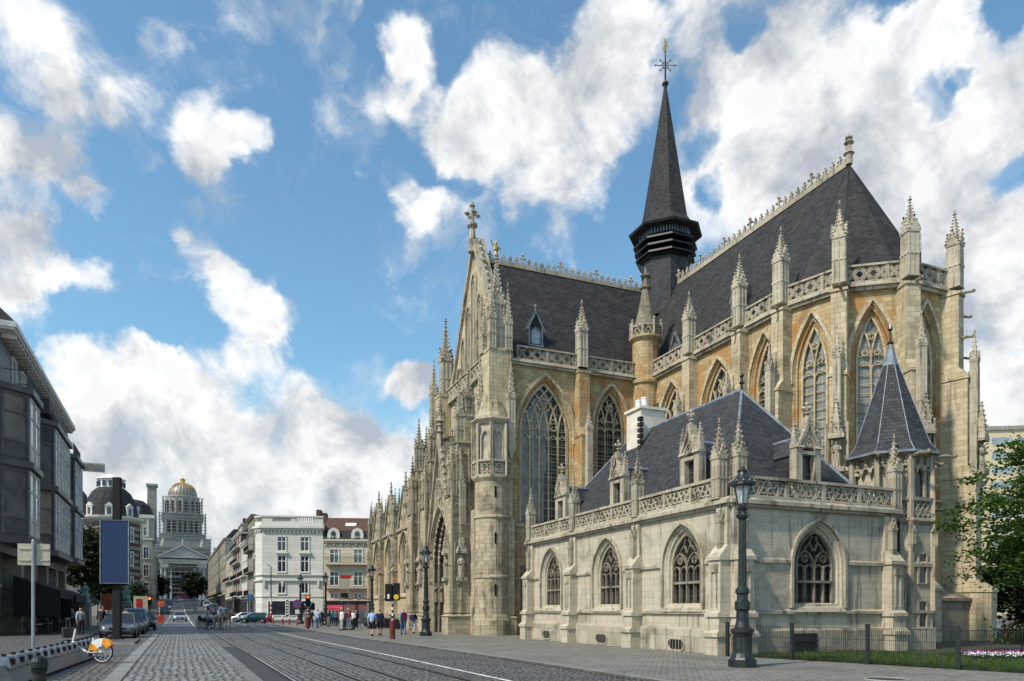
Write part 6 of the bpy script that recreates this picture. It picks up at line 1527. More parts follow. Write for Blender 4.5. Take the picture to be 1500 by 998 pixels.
# ------------------------------------------------------------------ street furniture
def lamp(name, label, loc, H, group='cast iron street lamps', rz=0):
    t = thing(name, label, 'street lamp', loc, rz, group); k = H/5.75
    b = MB(); b.ngon(0, 0, -.1, .40*k, .22*k, .40*k, 8, pi/8); b.ngon(0, 0, .22*k, .36*k, .28*k, .33*k, 8, pi/8)
    b.lathe(0, 0, [(.32*k, .28*k), (.27*k, .4*k), (.25*k, .85*k), (.30*k, .98*k), (.33*k, 1.0*k), (.33*k, 1.08*k), (.22*k, 1.14*k), (.18*k, 1.3*k), (.17*k, 1.6*k), (.22*k, 1.66*k), (.22*k, 1.86*k), (.16*k, 1.92*k), (.15*k, 2.08*k), (.20*k, 2.12*k), (.20*k, 2.22*k), (.13*k, 2.3*k)], 16)
    for a in range(8): u = 2*pi*a/8; b.box(.245*k*cos(u)-.02, .245*k*cos(u)+.02, .245*k*sin(u)-.02, .245*k*sin(u)+.02, .42*k, .95*k)
    b.build('base', M['lampgreen'], t)
    b = MB(); b.lathe(0, 0, [(.12*k, 2.25*k), (.105*k, 2.6*k), (.095*k, 4.2*k), (.12*k, 4.26*k), (.16*k, 4.3*k), (.17*k, 4.42*k), (.11*k, 4.48*k), (.15*k, 4.55*k), (.06*k, 4.62*k)], 12)
    for a in range(8): u = 2*pi*a/8; b.tube([(.108*k*cos(u), .108*k*sin(u), 2.4*k), (.094*k*cos(u), .094*k*sin(u), 4.18*k)], .014*k, 4)
    for a in range(6): u = 2*pi*a/6; b.octa((.17*k*cos(u), .17*k*sin(u), 4.36*k), .045*k, .06*k)
    b.build('post', M['lampgreen'], t)
    b = MB()
    for a in range(6):
        u = 2*pi*a/6; c, s = cos(u), sin(u); b.tube([(.14*k*c, .14*k*s, 4.66*k), (.25*k*c, .25*k*s, 5.2*k)], .018*k, 4); b.tube([(.05*k*c, .05*k*s, 4.55*k), (.16*k*c, .16*k*s, 4.56*k), (.14*k*c, .14*k*s, 4.68*k)], .016*k, 4)
    b.ngon(0, 0, 4.64*k, .15*k, 4.69*k, .155*k, 6); fr = b.build('lantern_frame', M['lampgreen'], t)
    b = MB(); b.ngon(0, 0, 4.69*k, .135*k, 5.2*k, .24*k, 6); b.build('lantern_glass', M['lamp_glass'], fr)
    b = MB(); b.lathe(0, 0, [(.03*k, 4.7*k), (.05*k, 4.8*k), (.06*k, 4.95*k), (.03*k, 5.02*k)], 8); b.build('bulb', M['white_paint'], fr)
    b = MB(); b.lathe(0, 0, [(.28*k, 5.18*k), (.36*k, 5.22*k), (.35*k, 5.28*k), (.22*k, 5.4*k), (.15*k, 5.5*k), (.12*k, 5.6*k), (.15*k, 5.62*k), (.10*k, 5.68*k), (.05*k, 5.76*k)], 12)
    for a in range(12): u = 2*pi*a/12; b.octa((.35*k*cos(u), .35*k*sin(u), 5.30*k), .05*k, .075*k)
    b.build('lantern_roof', M['lampgreen'], t); return t
lamp('street_lamp', 'tall dark green lamp post in front of the annex corner', (6.62, 20.6, 0), 5.75, rz=.3)
L0 = None
for lab, loc, H in (('black lamp post before the church portal', seen(624, 47.5), 6.0), ('black lamp post rising at the left end of the church aisle', seen(545, 66), 5.9),
                    ('black lamp post in front of the cream building', seen(477, 80), 5.9), ('black lamp post in front of the white corner building', seen(440, 88), 6.1)):
    lamp('street_lamp', lab, loc, H)

def striped_post(par, loc, h, r, bands, name='post'):
    for i, (z0, z1, m) in enumerate(bands):
        b = MB(); b.lathe(loc[0], loc[1], [(r, z0), (r, z1)], 10); b.build(name if i == 0 else name+'_band', M[m], par)
def traffic_light(label, loc, head, rz=0, h=2.7):
    t = thing('traffic_light', label, 'traffic light', loc, rz, 'traffic lights')
    b = MB(); b.lathe(0, 0, [(.16, -.05), (.16, 1.05), (.12, 1.12)], 12); b.build('base', M['darkred'], t)
    b = MB(); b.lathe(0, 0, [(.05, 1.1), (.05, h)], 10); p = b.build('post', M['white_paint'], t)
    for k in range(4): b = MB(); b.lathe(0, 0, [(.054, 1.2+k*.34), (.054, 1.36+k*.34)], 10); b.build('black_band', M['black'], p)
    head(t, h); return t
def head_red(t, h):
    b = MB(); b.bar(Fr((0, -.05), (1, 0)), [(-.001, h-.2), (.001, h+.9)], .42, -.14, .14)
    b.lathe(0, 0, [(.02, h+.9), (.02, h+1.0)], 6); o = b.build('signal_head', M['black'], t)
    for k, m in enumerate(('red_glow', 'black', 'black')):
        z = h+.72-k*.33; b = MB(); F = Fr((0, -.20), (1, 0)); b.poly([F.p(.11*cos(u), z+.11*sin(u), .01) for u in [2*pi*j/14 for j in range(14)]]); b.build('signal_lamp', M[m], o)
        b = MB(); b.bar(F, [(.14*cos(u), z+.14*sin(u)) for u in [pi*j/8 for j in range(9)]], .02, 0, .16); b.build('visor', M['iron'], o)
    b = MB(); b.box(-.62, -.26, -.05, .12, h-.5, h+.15); b.box(.26, .62, -.05, .12, h-.5, h+.15); b.build('side_signal', M['black'], t)
    b = MB(); b.bar(Fr((0, -.1), (1, 0)), [(-.3, h+.1), (-.2, h-.15), (0, h-.25), (.2, h-.15), (.3, h+.1)], .05, -.05, .05); b.build('bracket', M['white_paint'], t)
def head_back(t, h):
    b = MB()
    b.box(-.42, -.04, -.14, .12, h-.15, h+.85); b.box(.02, .42, -.14, .12, h-.1, h+.9); b.box(-.06, .04, -.05, .05, h, h+.8)
    o = b.build('signal_head', M['black'], t); F = Fr((0, -.14), (1, 0))
    b = MB(); b.poly([F.p(.22+.15*cos(u), h+.10+.15*sin(u), .012) for u in [2*pi*j/14 for j in range(14)]]); b.build('signal_lamp', M['amber'], o)
    b = MB(); b.fbox(F, -.28, -.17, h+.0, h+.26, 0, .012); b.build('walk_figure', M['white_paint'], o)
    b = MB(); b.fbox(F, .08, .2, h+.95, h+1.12, -.1, 0); b.build('push_unit', M['redorange'], t)
traffic_light('traffic light with a round yellow lens on a dark red base, before the church', seen(575, 41.5), head_back, .1, 2.35)
traffic_light('traffic light showing red in front of the white corner building', seen(451, 66), head_red, .3, 2.2)
t = thing('parking_sign', 'round blue and red no stopping sign on a thin pole at the kerb', 'road sign', seen(435.5, 67), .3)
b = MB(); b.lathe(0, 0, [(.035, -.05), (.035, 2.6)], 8); b.build('pole', M['steel'], t)
F = Fr((0, -.05), (1, 0)); D_ = lambda r, z: [(r*cos(2*pi*j/18), z+r*sin(2*pi*j/18)) for j in range(18)]
b = MB(); b.poly([F.p(s, z, .02) for s, z in D_(.36, 2.3)]); o = b.build('sign_face', M['blue_sign'], t)
b = MB(); b.bar(F, D_(.36, 2.3), .1, -.01, .03, True); b.bar(F, [(-.24, 2.54), (.24, 2.06)], .08, -.01, .028); b.build('red_ring', M['red'], o)
b = MB(); b.fbox(F, -.2, .2, 1.35, 1.75, -.01, .02); b.build('plate', M['white_paint'], t)
t = thing('sign_plates', 'back of two beige sign plates side by side on a grey pole', 'road sign', (-16.7, 25, 0), .25)
b = MB(); b.lathe(0, 0, [(.055, -.1), (.055, 4.05), (.03, 4.1)], 10); b.build('pole', M['steel'], t)
for sg in (-1, 1):
    b = MB(); a, c = sorted((sg*.05, sg*.50)); b.box(a, c, .06, .085, 3.2, 3.95); b.box(a+.04, c-.04, .03, .06, 3.35, 3.39); b.box(a+.04, c-.04, .03, .06, 3.75, 3.79); b.build('plate', M['sign_back'], t)
# post with the blue panel
t = thing('advertising_post', 'blank blue panel mounted on a tall square black post', 'advertising panel', (-22.75, 41.3, 0), .08)
b = MB(); b.box(-.20, .20, -.15, .15, -.15, 9.25); b.box(-.3, .3, -.25, .25, -.15, .12); b.build('post', M['black'], t)
b = MB(); b.box(-.78, .78, -.32, -.16, 3.15, 6.75); o = b.build('panel', M['blue_panel'], t)
b = MB(); b.bar(Fr((0, -.32), (1, 0)), [(-.78, 3.15), (-.78, 6.75), (.78, 6.75), (.78, 3.15)], .06, -.02, .03, True); b.build('panel_frame', M['zinc'], o)
# foreground bollard
t = thing('bollard', 'black cast iron bollard with a rounded head in the bottom left corner', 'bollard', (-7.55, 11.45, 0))
b = MB(); b.lathe(0, 0, [(.15, -.12), (.13, .0), (.105, .25), (.095, .62), (.11, .66), (.12, .70)], 16); b.build('post', M['iron'], t)
b = MB(); b.lathe(0, 0, [(.105, .70), (.125, .73), (.125, .82), (.10, .88), (.05, .91)], 16); b.build('head', M['iron'], t)
bol = None
for i, (u, Y) in enumerate(((414, 83), (424, 82), (435, 80), (400, 90), (391, 95))):
    lab = 'short red and white bollard on the kerb near the white corner building'
    if bol is None:
        bol = thing('kerb_bollard', lab, 'bollard', seen(u, Y), 0, 'red and white kerb bollards')
        b = MB(); b.lathe(0, 0, [(.10, -.05), (.10, .72)], 10); b.build('post', M['red'], bol); b = MB(); b.lathe(0, 0, [(.105, .72), (.105, .92), (.06, .97)], 10); b.build('cap', M['white_paint'], bol)
    else: c = copy_tree(bol); c.location = seen(u, Y)
# tall pole with a signal foot
t = thing('lighting_pole', 'slim dark pole with a red and white striped foot by the white corner building', 'pole', seen(397, 98), 0)
b = MB(); b.lathe(0, 0, [(.09, 3.2), (.07, 7.6)], 8); b.tube([(0, 0, 7.5), (-.3, 0, 7.8), (-.6, 0, 7.75)], .06, 6); b.build('pole', M['lampgreen'], t)
striped_post(t, (0, 0), 3, .13, [(-.05, 1.2, 'red'), (1.2, 1.5, 'white_paint'), (1.5, 1.8, 'red'), (1.8, 2.1, 'white_paint'), (2.1, 2.4, 'red'), (2.4, 3.3, 'white_paint')], 'foot')
# works posts on the left kerb
t = thing('works_barrier', 'red and white works post with an orange disc on the left kerb', 'barrier', seen(235.5, 98), .2)
b = MB(); b.box(-.35, .35, -.15, .15, -.1, .95); b.build('barrier_foot', M['red'], t)
b = MB(); b.lathe(-.15, 0, [(.07, .9), (.07, 2.9)], 8); p = b.build('post', M['white_paint'], t)
b = MB()
for k in range(4): b.lathe(-.15, 0, [(.075, 1.1+k*.45), (.075, 1.32+k*.45)], 8)
b.build('red_band', M['red'], p)
b = MB(); b.box(-.35, .45, -.08, .08, 2.1, 2.9); b.build('warning_plate', M['redorange'], t)
t = thing('traffic_signal', 'small traffic signal glowing red beyond the parked cars on the left', 'traffic light', seen(219.5, 90), .3)
b = MB(); b.lathe(0, 0, [(.07, -.1), (.07, 2.4)], 8); b.build('post', M['iron'], t); b = MB(); b.box(-.2, .2, -.14, .14, 2.3, 3.4); o = b.build('signal_head', M['black'], t)
b = MB(); F = Fr((0, -.14), (1, 0)); b.poly([F.p(.15*cos(u), 3.15+.15*sin(u), .02) for u in [2*pi*j/12 for j in range(12)]]); b.build('signal_lamp', M['red_glow'], o)
for u, Y, w_, lab in ((156.5, 70, .48, 'tall orange red works board left of the black post'), (165.0, 71, .36, 'narrow orange red works board just behind the black post')):
    t = thing('works_board', lab, 'notice board', seen(u, Y), .2, 'orange works boards')
    b = MB(); b.box(-w_, w_, -.05, .05, 1.7, 3.25); o = b.build('board', M['redorange'], t); b = MB(); b.box(-w_-.06, -w_, -.07, .07, -.1, 3.35); b.box(w_, w_+.06, -.07, .07, -.1, 3.35); b.build('post', M['sign_back'], t)
    b = MB()
    for k in range(4): b.box(-w_, w_, -.058, -.051, 1.95+k*.33, 2.0+k*.33)
    b.build('board_line', M['dark_metal'], o)
t = thing('notice_board', 'pale notice board with a red square on it beyond the parked cars', 'notice board', seen(206, 82), .2)
b = MB(); b.box(-.75, .75, -.05, .05, 1.7, 3.3); o = b.build('board', M['sign_back'], t); b = MB(); b.box(-.45, .2, -.07, -.052, 1.9, 3.0); b.build('red_square', M['red'], o)
b = MB(); b.box(-.7, -.62, -.04, .04, -.1, 1.7); b.box(.62, .7, -.04, .04, -.1, 1.7); b.build('leg', M['steel'], t)
# statues on pedestals along the little square
for u, Y, lab in ((124.5, 66, 'seated green bronze figure on a stone pedestal beside the cafe terrace'), (185.5, 76, 'green bronze figure on a stone pedestal right of the black post')):
    t = thing('statue', lab, 'statue', seen(u, Y), .3, 'bronze figures of the small square')
    b = MB(); b.box(-.55, .55, -.55, .55, -.2, .35); b.box(-.44, .44, -.44, .44, .35, 2.1); b.box(-.58, .58, -.58, .58, 2.1, 2.35); b.build('pedestal', M['grey_stone'], t)
    b = MB(); b.box(-.4, .4, -.35, .35, 2.35, 2.7)
    b.lathe(0, 0, [(.34, 2.7), (.38, 3.0), (.30, 3.25), (.24, 3.5), (.29, 3.75), (.22, 3.92), (.08, 3.98), (.07, 4.03)], 10, 0, 1, .8); b.ball((0, -.03, 4.14), .13, 8, 6)
    b.tube([(-.26, 0, 3.8), (-.4, -.15, 3.5), (-.2, -.35, 3.4)], .085, 6, .06); b.tube([(.26, 0, 3.8), (.38, -.15, 3.55), (.2, -.38, 3.6), (.16, -.42, 3.9)], .085, 6, .05)
    b.tube([(-.15, -.1, 3.1), (-.18, -.5, 3.05), (-.18, -.52, 2.7)], .13, 6, .1); b.tube([(.15, -.1, 3.1), (.2, -.45, 3.1), (.2, -.5, 2.7)], .13, 6, .1); b.build('figure', M['bronze'], t, True)

# iron fence along the lawn
t = thing('wire_fence', 'black wire mesh fence with square posts around the lawn beside the annex', 'fence', (7.62, 25.35, 0), atan2(-5.75, 4.6))
fl_ = 12.0; F = Fr((0, 0), (1, 0)); n = 5; sp = 2.45
for k in range(n+1):
    b = MB(); s = k*sp; b.fbox(F, s-.05, s+.05, -.05, 1.18, -.05, .05); b.fbox(F, s-.06, s+.06, 1.18, 1.21, -.06, .06); b.build('post', M['iron'], t)
    if k < n:
        b = MB()
        for j in range(1, 41): q = s+.05+(sp-.1)*j/41; b.fbox(F, q-.0045, q+.0045, .04, 1.1, -.005, .005)
        for z in (.06, .4, .74, 1.08):
            for dd in (-.011, .011): b.fbox(F, s+.05, s+sp-.05, z-.006, z+.006, dd-.005, dd+.005)
        b.build('mesh_panel', M['iron'], t)
t = thing('low_hedge_fence', 'low dark railing along the foot of the church aisle wall', 'fence', (CH.matrix_basis @ Vector((-2.3, 58, 0))), radians(22.5)-pi/2)
b = MB(); F = Fr((0, 0), (1, 0)); railing(b, F, 0, 17, -.1, .95, 0, .05, .16); b.fbox(F, 0, 17, .35, .39, .0, .05); b.build('railing', M['iron'], t)
hg = thing('hedge', 'low dark green hedge at the foot of the church aisle wall', 'hedge', (CH.matrix_basis @ Vector((-1.5, 58, -.1))), radians(22.5)-pi/2)
b = MB(); rnd = random.Random(6)
for k in range(5200):
    p = Vector((rnd.uniform(0, 17), rnd.uniform(-.4, .5), rnd.uniform(.05, .75))); u = Vector((rnd.uniform(-1, 1), rnd.uniform(-1, 1), rnd.uniform(-.6, 1))).normalized()*.09; w_ = u.cross(Vector((.4, .2, 1))).normalized()*.045
    b.add([tuple(p-u), tuple(p+w_), tuple(p+u), tuple(p-w_)], [(0, 1, 2, 3)])
b.build('foliage', M['leaf_dark'], hg)
# bus shelter
t = thing('bus_shelter', 'dark framed glass bus shelter at the end of the church', 'bus shelter', seen(524, 72), .35)
b = MB()
for x in (-1.4, 0, 1.4):
    for y in (0, 1.3): b.box(x-.05, x+.05, y-.05, y+.05, -.1, 2.45)
b.box(-1.55, 1.55, -.25, 1.5, 2.42, 2.6); b.bar(Fr((0, -.25), (1, 0)), [(-1.5, 2.75), (-1.1, 2.9), (-.7, 2.75), (-.3, 2.9), (.1, 2.75), (.5, 2.9), (.9, 2.75), (1.3, 2.9), (1.5, 2.75)], .08, -.05, .02); b.box(-1.4, 1.4, .95, 1.25, .42, .48); b.build('frame', M['iron'], t)
b = MB(); b.box(-1.35, -.05, 1.29, 1.31, .2, 2.3); b.box(.05, 1.35, 1.29, 1.31, .2, 2.3); b.box(-1.41, -1.39, .1, 1.2, .2, 2.3); b.build('glass', M['lamp_glass'], t)
t = thing('stop_pole', 'thin pole with pale stop panels above the group of people', 'sign', seen(510, 75), .3)
b = MB(); b.lathe(0, 0, [(.05, -.1), (.05, 5.0)], 8); b.build('pole', M['steel'], t); b = MB(); b.box(-.85, .1, -.04, .04, 3.9, 5.0); b.build('panel', M['sign_back'], t); b = MB(); b.box(-.75, .0, -.06, .06, 3.0, 3.5); b.build('display', M['black'], t); b = MB(); b.box(-.8, .3, -.05, .05, 5.0, 5.35); b.build('red_panel', M['red'], t)
t = thing('blue_road_sign', 'small square blue road sign on a pole before the dark house fronts', 'road sign', seen(366, 118), .3)
b = MB(); b.lathe(0, 0, [(.05, -.1), (.05, 4.2)], 8); b.build('pole', M['steel'], t); b = MB(); b.box(-.4, .4, -.08, -.05, 3.2, 4.1); b.build('sign_face', M['blue_sign'], t)

# ---- hire bicycle rack and bicycle
M['dock_rail'] = plain('grey_coated_steel', (.13, .135, .14), .5, .2, .2)
P0, P1 = Vector((-11.2, 15.6, 0)), Vector((-15.55, 26.6, 0)); dv = P1-P0; RL = dv.length
t = thing('bicycle_rack', 'long grey docking rail with black docking slots along the kerb', 'bicycle rack', P0, atan2(dv.y, dv.x))
b = MB(); F = Fr((0, 0), (1, 0)); b.hexa([F.p(0, 0, .34), F.p(RL, 0, .34), F.p(RL, 0, -.2), F.p(0, 0, -.2)], [F.p(0, .42, .12), F.p(RL, .42, .12), F.p(RL, .42, -.12), F.p(0, .42, -.12)]); b.build('rail', M['dock_rail'], t)
for k in range(15):
    s = .4+k*.77; b = MB(); b.hexa([F.p(s-.27, .34, .22), F.p(s+.27, .34, .22), F.p(s+.27, .34, -.16), F.p(s-.27, .34, -.16)], [F.p(s-.24, .60, .16), F.p(s+.24, .60, .16), F.p(s+.23, .60, -.1), F.p(s-.23, .60, -.1)]); d_ = b.build('dock', M['zinc'], t)
    b = MB(); b.fbox(F, s-.11, s+.11, .42, .55, .12, .215); b.fbox(F, s-.03, s+.03, .60, .66, -.02, .06); b.build('slot', M['black'], d_)
def bicycle(label, loc, rz, fender=True, name='bicycle', frame='steel', group=None):
    t = thing(name, label, 'bicycle', loc, rz, group); R = .335; wb = 1.06
    for x in (0, wb):
        b = MB(); ring = lambda r, n=28: [(x+r*cos(2*pi*k/n), 0, R+r*sin(2*pi*k/n)) for k in range(n+1)]
        b.tube(ring(R-.02), .022, 6); w_ = b.build('wheel', M['tyre'], t); b = MB(); b.tube(ring(R-.052), .012, 5)
        for k in range(16): u = 2*pi*k/16; b.tube([(x, .03*(-1)**k, R), (x+(R-.05)*cos(u), 0, R+(R-.05)*sin(u))], .0035, 3)
        b.lathe(0, 0, [(.001, 0), (.001, .001)], 3); b.tube([(x, -.06, R), (x, .06, R)], .03, 8); b.build('rim', M['white_paint'], w_)
    b = MB(); bb = (.42, 0, .30); st = (.26, 0, .72); ht = (wb-.2, 0, .80); hb = (wb-.15, 0, .62)
    b.tube([hb, (wb-.4, 0, .42), bb], .032, 8); b.tube([bb, st], .022, 8); b.tube([(0, .05, R), bb], .016, 6); b.tube([(0, -.05, R), bb], .016, 6); b.tube([(0, .05, R), (.3, 0, .6)], .014, 6); b.tube([(0, -.05, R), (.3, 0, .6)], .014, 6)
    b.tube([hb, ht, (wb-.24, 0, .98)], .026, 8); b.tube([hb, (wb-.02, .06, R)], .02, 6); b.tube([hb, (wb-.02, -.06, R)], .02, 6); b.build('frame', M[frame], t)
    b = MB(); b.tube([(wb-.42, -.28, 1.0), (wb-.28, -.18, 1.02), (wb-.24, 0, 1.0), (wb-.28, .18, 1.02), (wb-.42, .28, 1.0)], .016, 6); b.build('handlebar', M['iron'], t)
    b = MB(); b.lathe(wb+.02, 0, [(.09, .72), (.13, .74), (.15, 1.0), (.13, 1.02)], 8); b.build('front_box', M['iron'], t)
    b = MB(); b.tube([st, (.22, 0, .86)], .014, 6); b.hexa([(.06, -.09, .86), (.06, .09, .86), (.36, .025, .87), (.36, -.025, .87)], [(.04, -.10, .92), (.04, .10, .92), (.37, .02, .91), (.37, -.02, .91)]); b.build('saddle', M['iron'], t)
    b = MB(); b.tube([(.42, -.09, .30), (.42, -.1, .30)], .09, 12); b.tube([(.42, -.12, .3), (.52, -.14, .18), (.52, -.22, .18)], .012, 5); b.tube([(.42, .12, .3), (.33, .14, .42), (.33, .22, .42)], .012, 5); b.build('crank', M['iron'], t)
    if fender:
        def fan(b, a0, a1, r0, y):
            n = 8; pts = [(-.0+(R+.045)*cos(a0+(a1-a0)*k/n), (R+.045)*sin(a0+(a1-a0)*k/n)) for k in range(n+1)]; inn = [(r0*cos(a1+(a0-a1)*k/n), r0*sin(a1+(a0-a1)*k/n)) for k in range(n+1)]
            q = pts+inn; b.hexa([(x, y-.006, R+z) for x, z in q], [(x, y+.006, R+z) for x, z in q])
        for nm, mt, a0, a1, r0 in (('orange_skirt', 'orange', radians(8), radians(42), .12), ('white_skirt', 'white_paint', radians(42), radians(98), .14), ('orange_skirt', 'orange', radians(98), radians(150), .19)):
            b = MB(); fan(b, a0, a1, r0, -.055); fan(b, a0, a1, r0, .055)
            n = 8
            for k in range(n):
                u, v = a0+(a1-a0)*k/n, a0+(a1-a0)*(k+1)/n; r = R+.04; b.quad((r*cos(u), -.055, R+r*sin(u)), (r*cos(v), -.055, R+r*sin(v)), (r*cos(v), .055, R+r*sin(v)), (r*cos(u), .055, R+r*sin(u)))
            b.build(nm, M[mt], t)
    return t
bicycle('hire bicycle with an orange and white rear wheel cover, docked at the rack', (-13.15, 23.0, ROAD+.02), pi-.12, frame='white_paint').scale = (1.13, 1.13, 1.13)
bicycle('dark bicycle parked by the bus shelter', seen(531, 66), 1.2, False, frame='iron')
# cafe chairs and tables along the left front
def cafe_chair():
    t = thing('cafe_chair', 'dark slatted cafe chair under the black awnings', 'chair', (0, 0, 0), 0, 'cafe terrace chairs')
    b = MB(); b.box(-.2, .2, -.2, .2, .43, .47); b.build('seat', M['iron'], t); b = MB()
    for k in range(3): b.box(-.2, .2, .18, .21, .55+k*.13, .63+k*.13)
    b.build('backrest', M['iron'], t)
    for x in (-.18, .18):
        for y in (-.18, .19): b = MB(); b.box(x-.015, x+.015, y-.015, y+.015, 0, .9 if y > 0 else .44); b.build('leg', M['iron'], t)
    return t
def cafe_table():
    t = thing('cafe_table', 'small round cafe table under the black awnings', 'table', (0, 0, 0), 0, 'cafe terrace tables')
    b = MB(); b.lathe(0, 0, [(.34, .71), (.35, .73), (.34, .75)], 14); b.build('tabletop', M['steel'], t); b = MB(); b.lathe(0, 0, [(.2, 0), (.2, .03), (.03, .06), (.03, .71)], 10); b.build('leg', M['iron'], t); return t
ch0, tb0 = cafe_chair(), cafe_table(); fst = True; rnd = random.Random(3)
for k in range(7):
    Y = 49.5+k*3.4; x, y, z = P(-17.4, Y); o = tb0 if k == 0 else copy_tree(tb0); o.location = (x, y, z)
    for sg in (-1, 1):
        o = ch0 if fst else copy_tree(ch0); fst = False; o.location = (x+.3*sg+.05, y+.6*sg, z); o.rotation_euler = (0, 0, (0 if sg > 0 else pi)+rnd.uniform(-.5, .5))

# ------------------------------------------------------------------ cars
def car(name, label, loc, rz, col, kind='hatch', L=4.1, W=1.76, H=1.46, group='parked cars'):
    "front faces local -y"
    t = thing(name, label, 'car', loc, rz, group); hw = W/2
    hood = {'hatch': .62, 'saloon': .60, 'suv': .70, 'van': .72}[kind]*1.45; hH = H/1.46
    # longitudinal stations: y, bottom, belt/top of the lower body, half width
    st = [(-L/2, .34, .62, .70), (-L/2+.10, .24, .74, .86), (-L/2+.45, .22, .84, .96), (-L/2+1.0, .22, hood+.02, 1.0), (-L*.12, .22, hood+.08, 1.0), (L*.15, .22, hood+.10, 1.0), (L/2-.75, .22, hood+.12, .99), (L/2-.25, .24, hood+.08, .95), (L/2-.05, .30, hood-.05, .88), (L/2, .36, hood-.25, .78)]
    b = MB(); m = []
    for y, zb, zt, w in st:
        w *= hw; mid = (zb+zt)/2
        half = [(w*.72, zb), (w*.96, zb+.10), (w, mid), (w*.985, zt-.16), (w*.93, zt-.03), (w*.78, zt)]
        m.append([(x, y, z) for x, z in half]+[(-x, y, z) for x, z in half[::-1]])
    vs = [p for r in m for p in r]; n = 12; fs = []
    for k in range(len(m)-1):
        for i in range(n): j = (i+1) % n; fs.append((k*n+i, k*n+j, (k+1)*n+j, (k+1)*n+i))
    fs.append(tuple(range(n))[::-1]); fs.append(tuple(range((len(m)-1)*n, len(m)*n))); b.add(vs, fs); b.build('body', col, t, True)
    y0, y1, y2, y3 = {'hatch': (-L*.24, -L*.06, L*.30, L*.45), 'saloon': (-L*.22, -L*.04, L*.20, L*.36), 'suv': (-L*.25, -L*.10, L*.38, L*.47), 'van': (-L*.33, -L*.20, L*.44, L*.48)}[kind]
    zb = hood+.04
    def ringz(f, dz, ins): return [(-(hw*ins), y0+(y1-y0)*f, zb+(H-zb)*f+dz), (hw*ins, y0+(y1-y0)*f, zb+(H-zb)*f+dz), (hw*ins, y3+(y2-y3)*f, zb+(H-zb)*f+dz), (-hw*ins, y3+(y2-y3)*f, zb+(H-zb)*f+dz)]
    b = MB(); b.hexa(ringz(0, 0, .90), ringz(.90, 0, .73)); b.build('window', M['carglass'], t)
    b = MB(); r0 = ringz(.88, 0, .735); r1 = ringz(1, .0, .66); b.hexa(r0, r1)
    for i in range(4):
        p, q = ringz(-.02, 0, .905)[i], ringz(.9, 0, .735)[i]; b.tube([p, q], .04, 5)
    for sg in (-1, 1): pm = (sg*hw*.905, (y0+y3)/2+.1, zb), (sg*hw*.735, (y1+y2)/2+.1, zb+(H-zb)*.9); b.tube(pm, .04, 5)
    b.build('roof', col, t)
    for x in (-1, 1):
        for y in (-L/2+.82, L/2-.80):
            b = MB(); r = .315; b.tube([(x*(hw-.19), y, r), (x*(hw+.012), y, r)], r, 18); w_ = b.build('wheel', M['tyre'], t)
            b = MB(); b.tube([(x*(hw+.0), y, r), (x*(hw+.022), y, r)], r*.66, 14); b.build('rim', M['rim'], w_)
        b = MB(); b.hexa([(x*hw*.56, -L/2+.04, .62), (x*hw*.84, -L/2+.13, .62), (x*hw*.90, -L/2+.34, .70), (x*hw*.58, -L/2+.12, .66)], [(x*hw*.56, -L/2+.09, .74), (x*hw*.82, -L/2+.2, .77), (x*hw*.86, -L/2+.42, .80), (x*hw*.58, -L/2+.2, .77)]); b.build('headlight', M['headlamp'], t)
        b = MB(); b.box(*sorted((x*hw*.62, x*hw*.9)), L/2-.16, L/2+.0, hood-.22, hood-.02); b.build('tail_light', M['taillamp'], t)
        b = MB(); b.box(*sorted((x*(hw-.03), x*(hw+.16))), y0+.25, y0+.38, zb+.0, zb+.14); b.build('mirror', col, t)
    b = MB(); b.box(-hw*.45, hw*.45, -L/2-.02, -L/2+.1, .56, .68); b.box(-hw*.62, hw*.62, -L/2-.01, -L/2+.12, .30, .44); b.build('grille', M['black'], t)
    b = MB(); b.box(-.26, .26, -L/2-.035, -L/2-.02, .46, .56); b.build('number_plate', M['white_paint'], t)
    b = MB(); b.box(-.26, .26, L/2+.0, L/2+.02, .55, .66); b.build('number_plate', M['white_paint'], t)
    b = MB(); b.tube([(-.02, -L/2-.04, .62), (.02, -L/2-.04, .62)], .06, 10); b.build('badge', M['steel'], t)
    return t
def P_(q, Y, dz=ROAD+.02): return P(q, Y, dz)
dk, sv, bl, gn, wh, bk, rd = paint('dark_grey_car_paint', (.13, .135, .145)), paint('silver_car_paint', (.42, .45, .50)), paint('pale_blue_car_paint', (.26, .33, .42)), paint('dark_green_car_paint', (.02, .065, .075)), paint('white_car_paint', (.72, .73, .74)), paint('black_car_paint', (.012, .012, .014)), paint('dark_red_car_paint', (.10, .02, .02))
car('parked_car', 'dark grey saloon parked first in the row, behind the black post', P_(-11.5, 47.2), SA, dk, 'saloon', 4.9, 2.05, 1.62)
car('parked_car', 'dark blue grey car parked second behind the front saloon', P_(-11.25, 53.6), SA, paint('slate_blue_car_paint', (.12, .15, .19)), 'hatch', 4.4, 1.95, 1.6)
car('parked_car', 'tall pale blue car parked third in the left row', P_(-11.3, 60.0), SA, bl, 'suv', 4.7, 2.0, 1.95)
car('parked_car', 'black car parked fourth in the left row', P_(-10.7, 65.4), SA, bk, 'hatch')
car('moving_car', 'silver car alone in the cobbled lane, farther up the street', P_(-7.4, 106), SA, sv, 'saloon', 4.4, 1.8, 1.45, group='cars on the road')
car('moving_car', 'dark teal car crossing before the white corner building', (-35.0, 97.5, g(97)+ROAD), SA-pi/2-.35, gn, 'hatch', 4.0, 1.7, 1.42, group='cars on the road')
car('moving_car', 'pale grey car just behind the dark teal one', (-37.6, 101.0, g(101)+ROAD), SA-pi/2-.35, sv, 'hatch', 4.0, 1.7, 1.42, group='cars on the road')
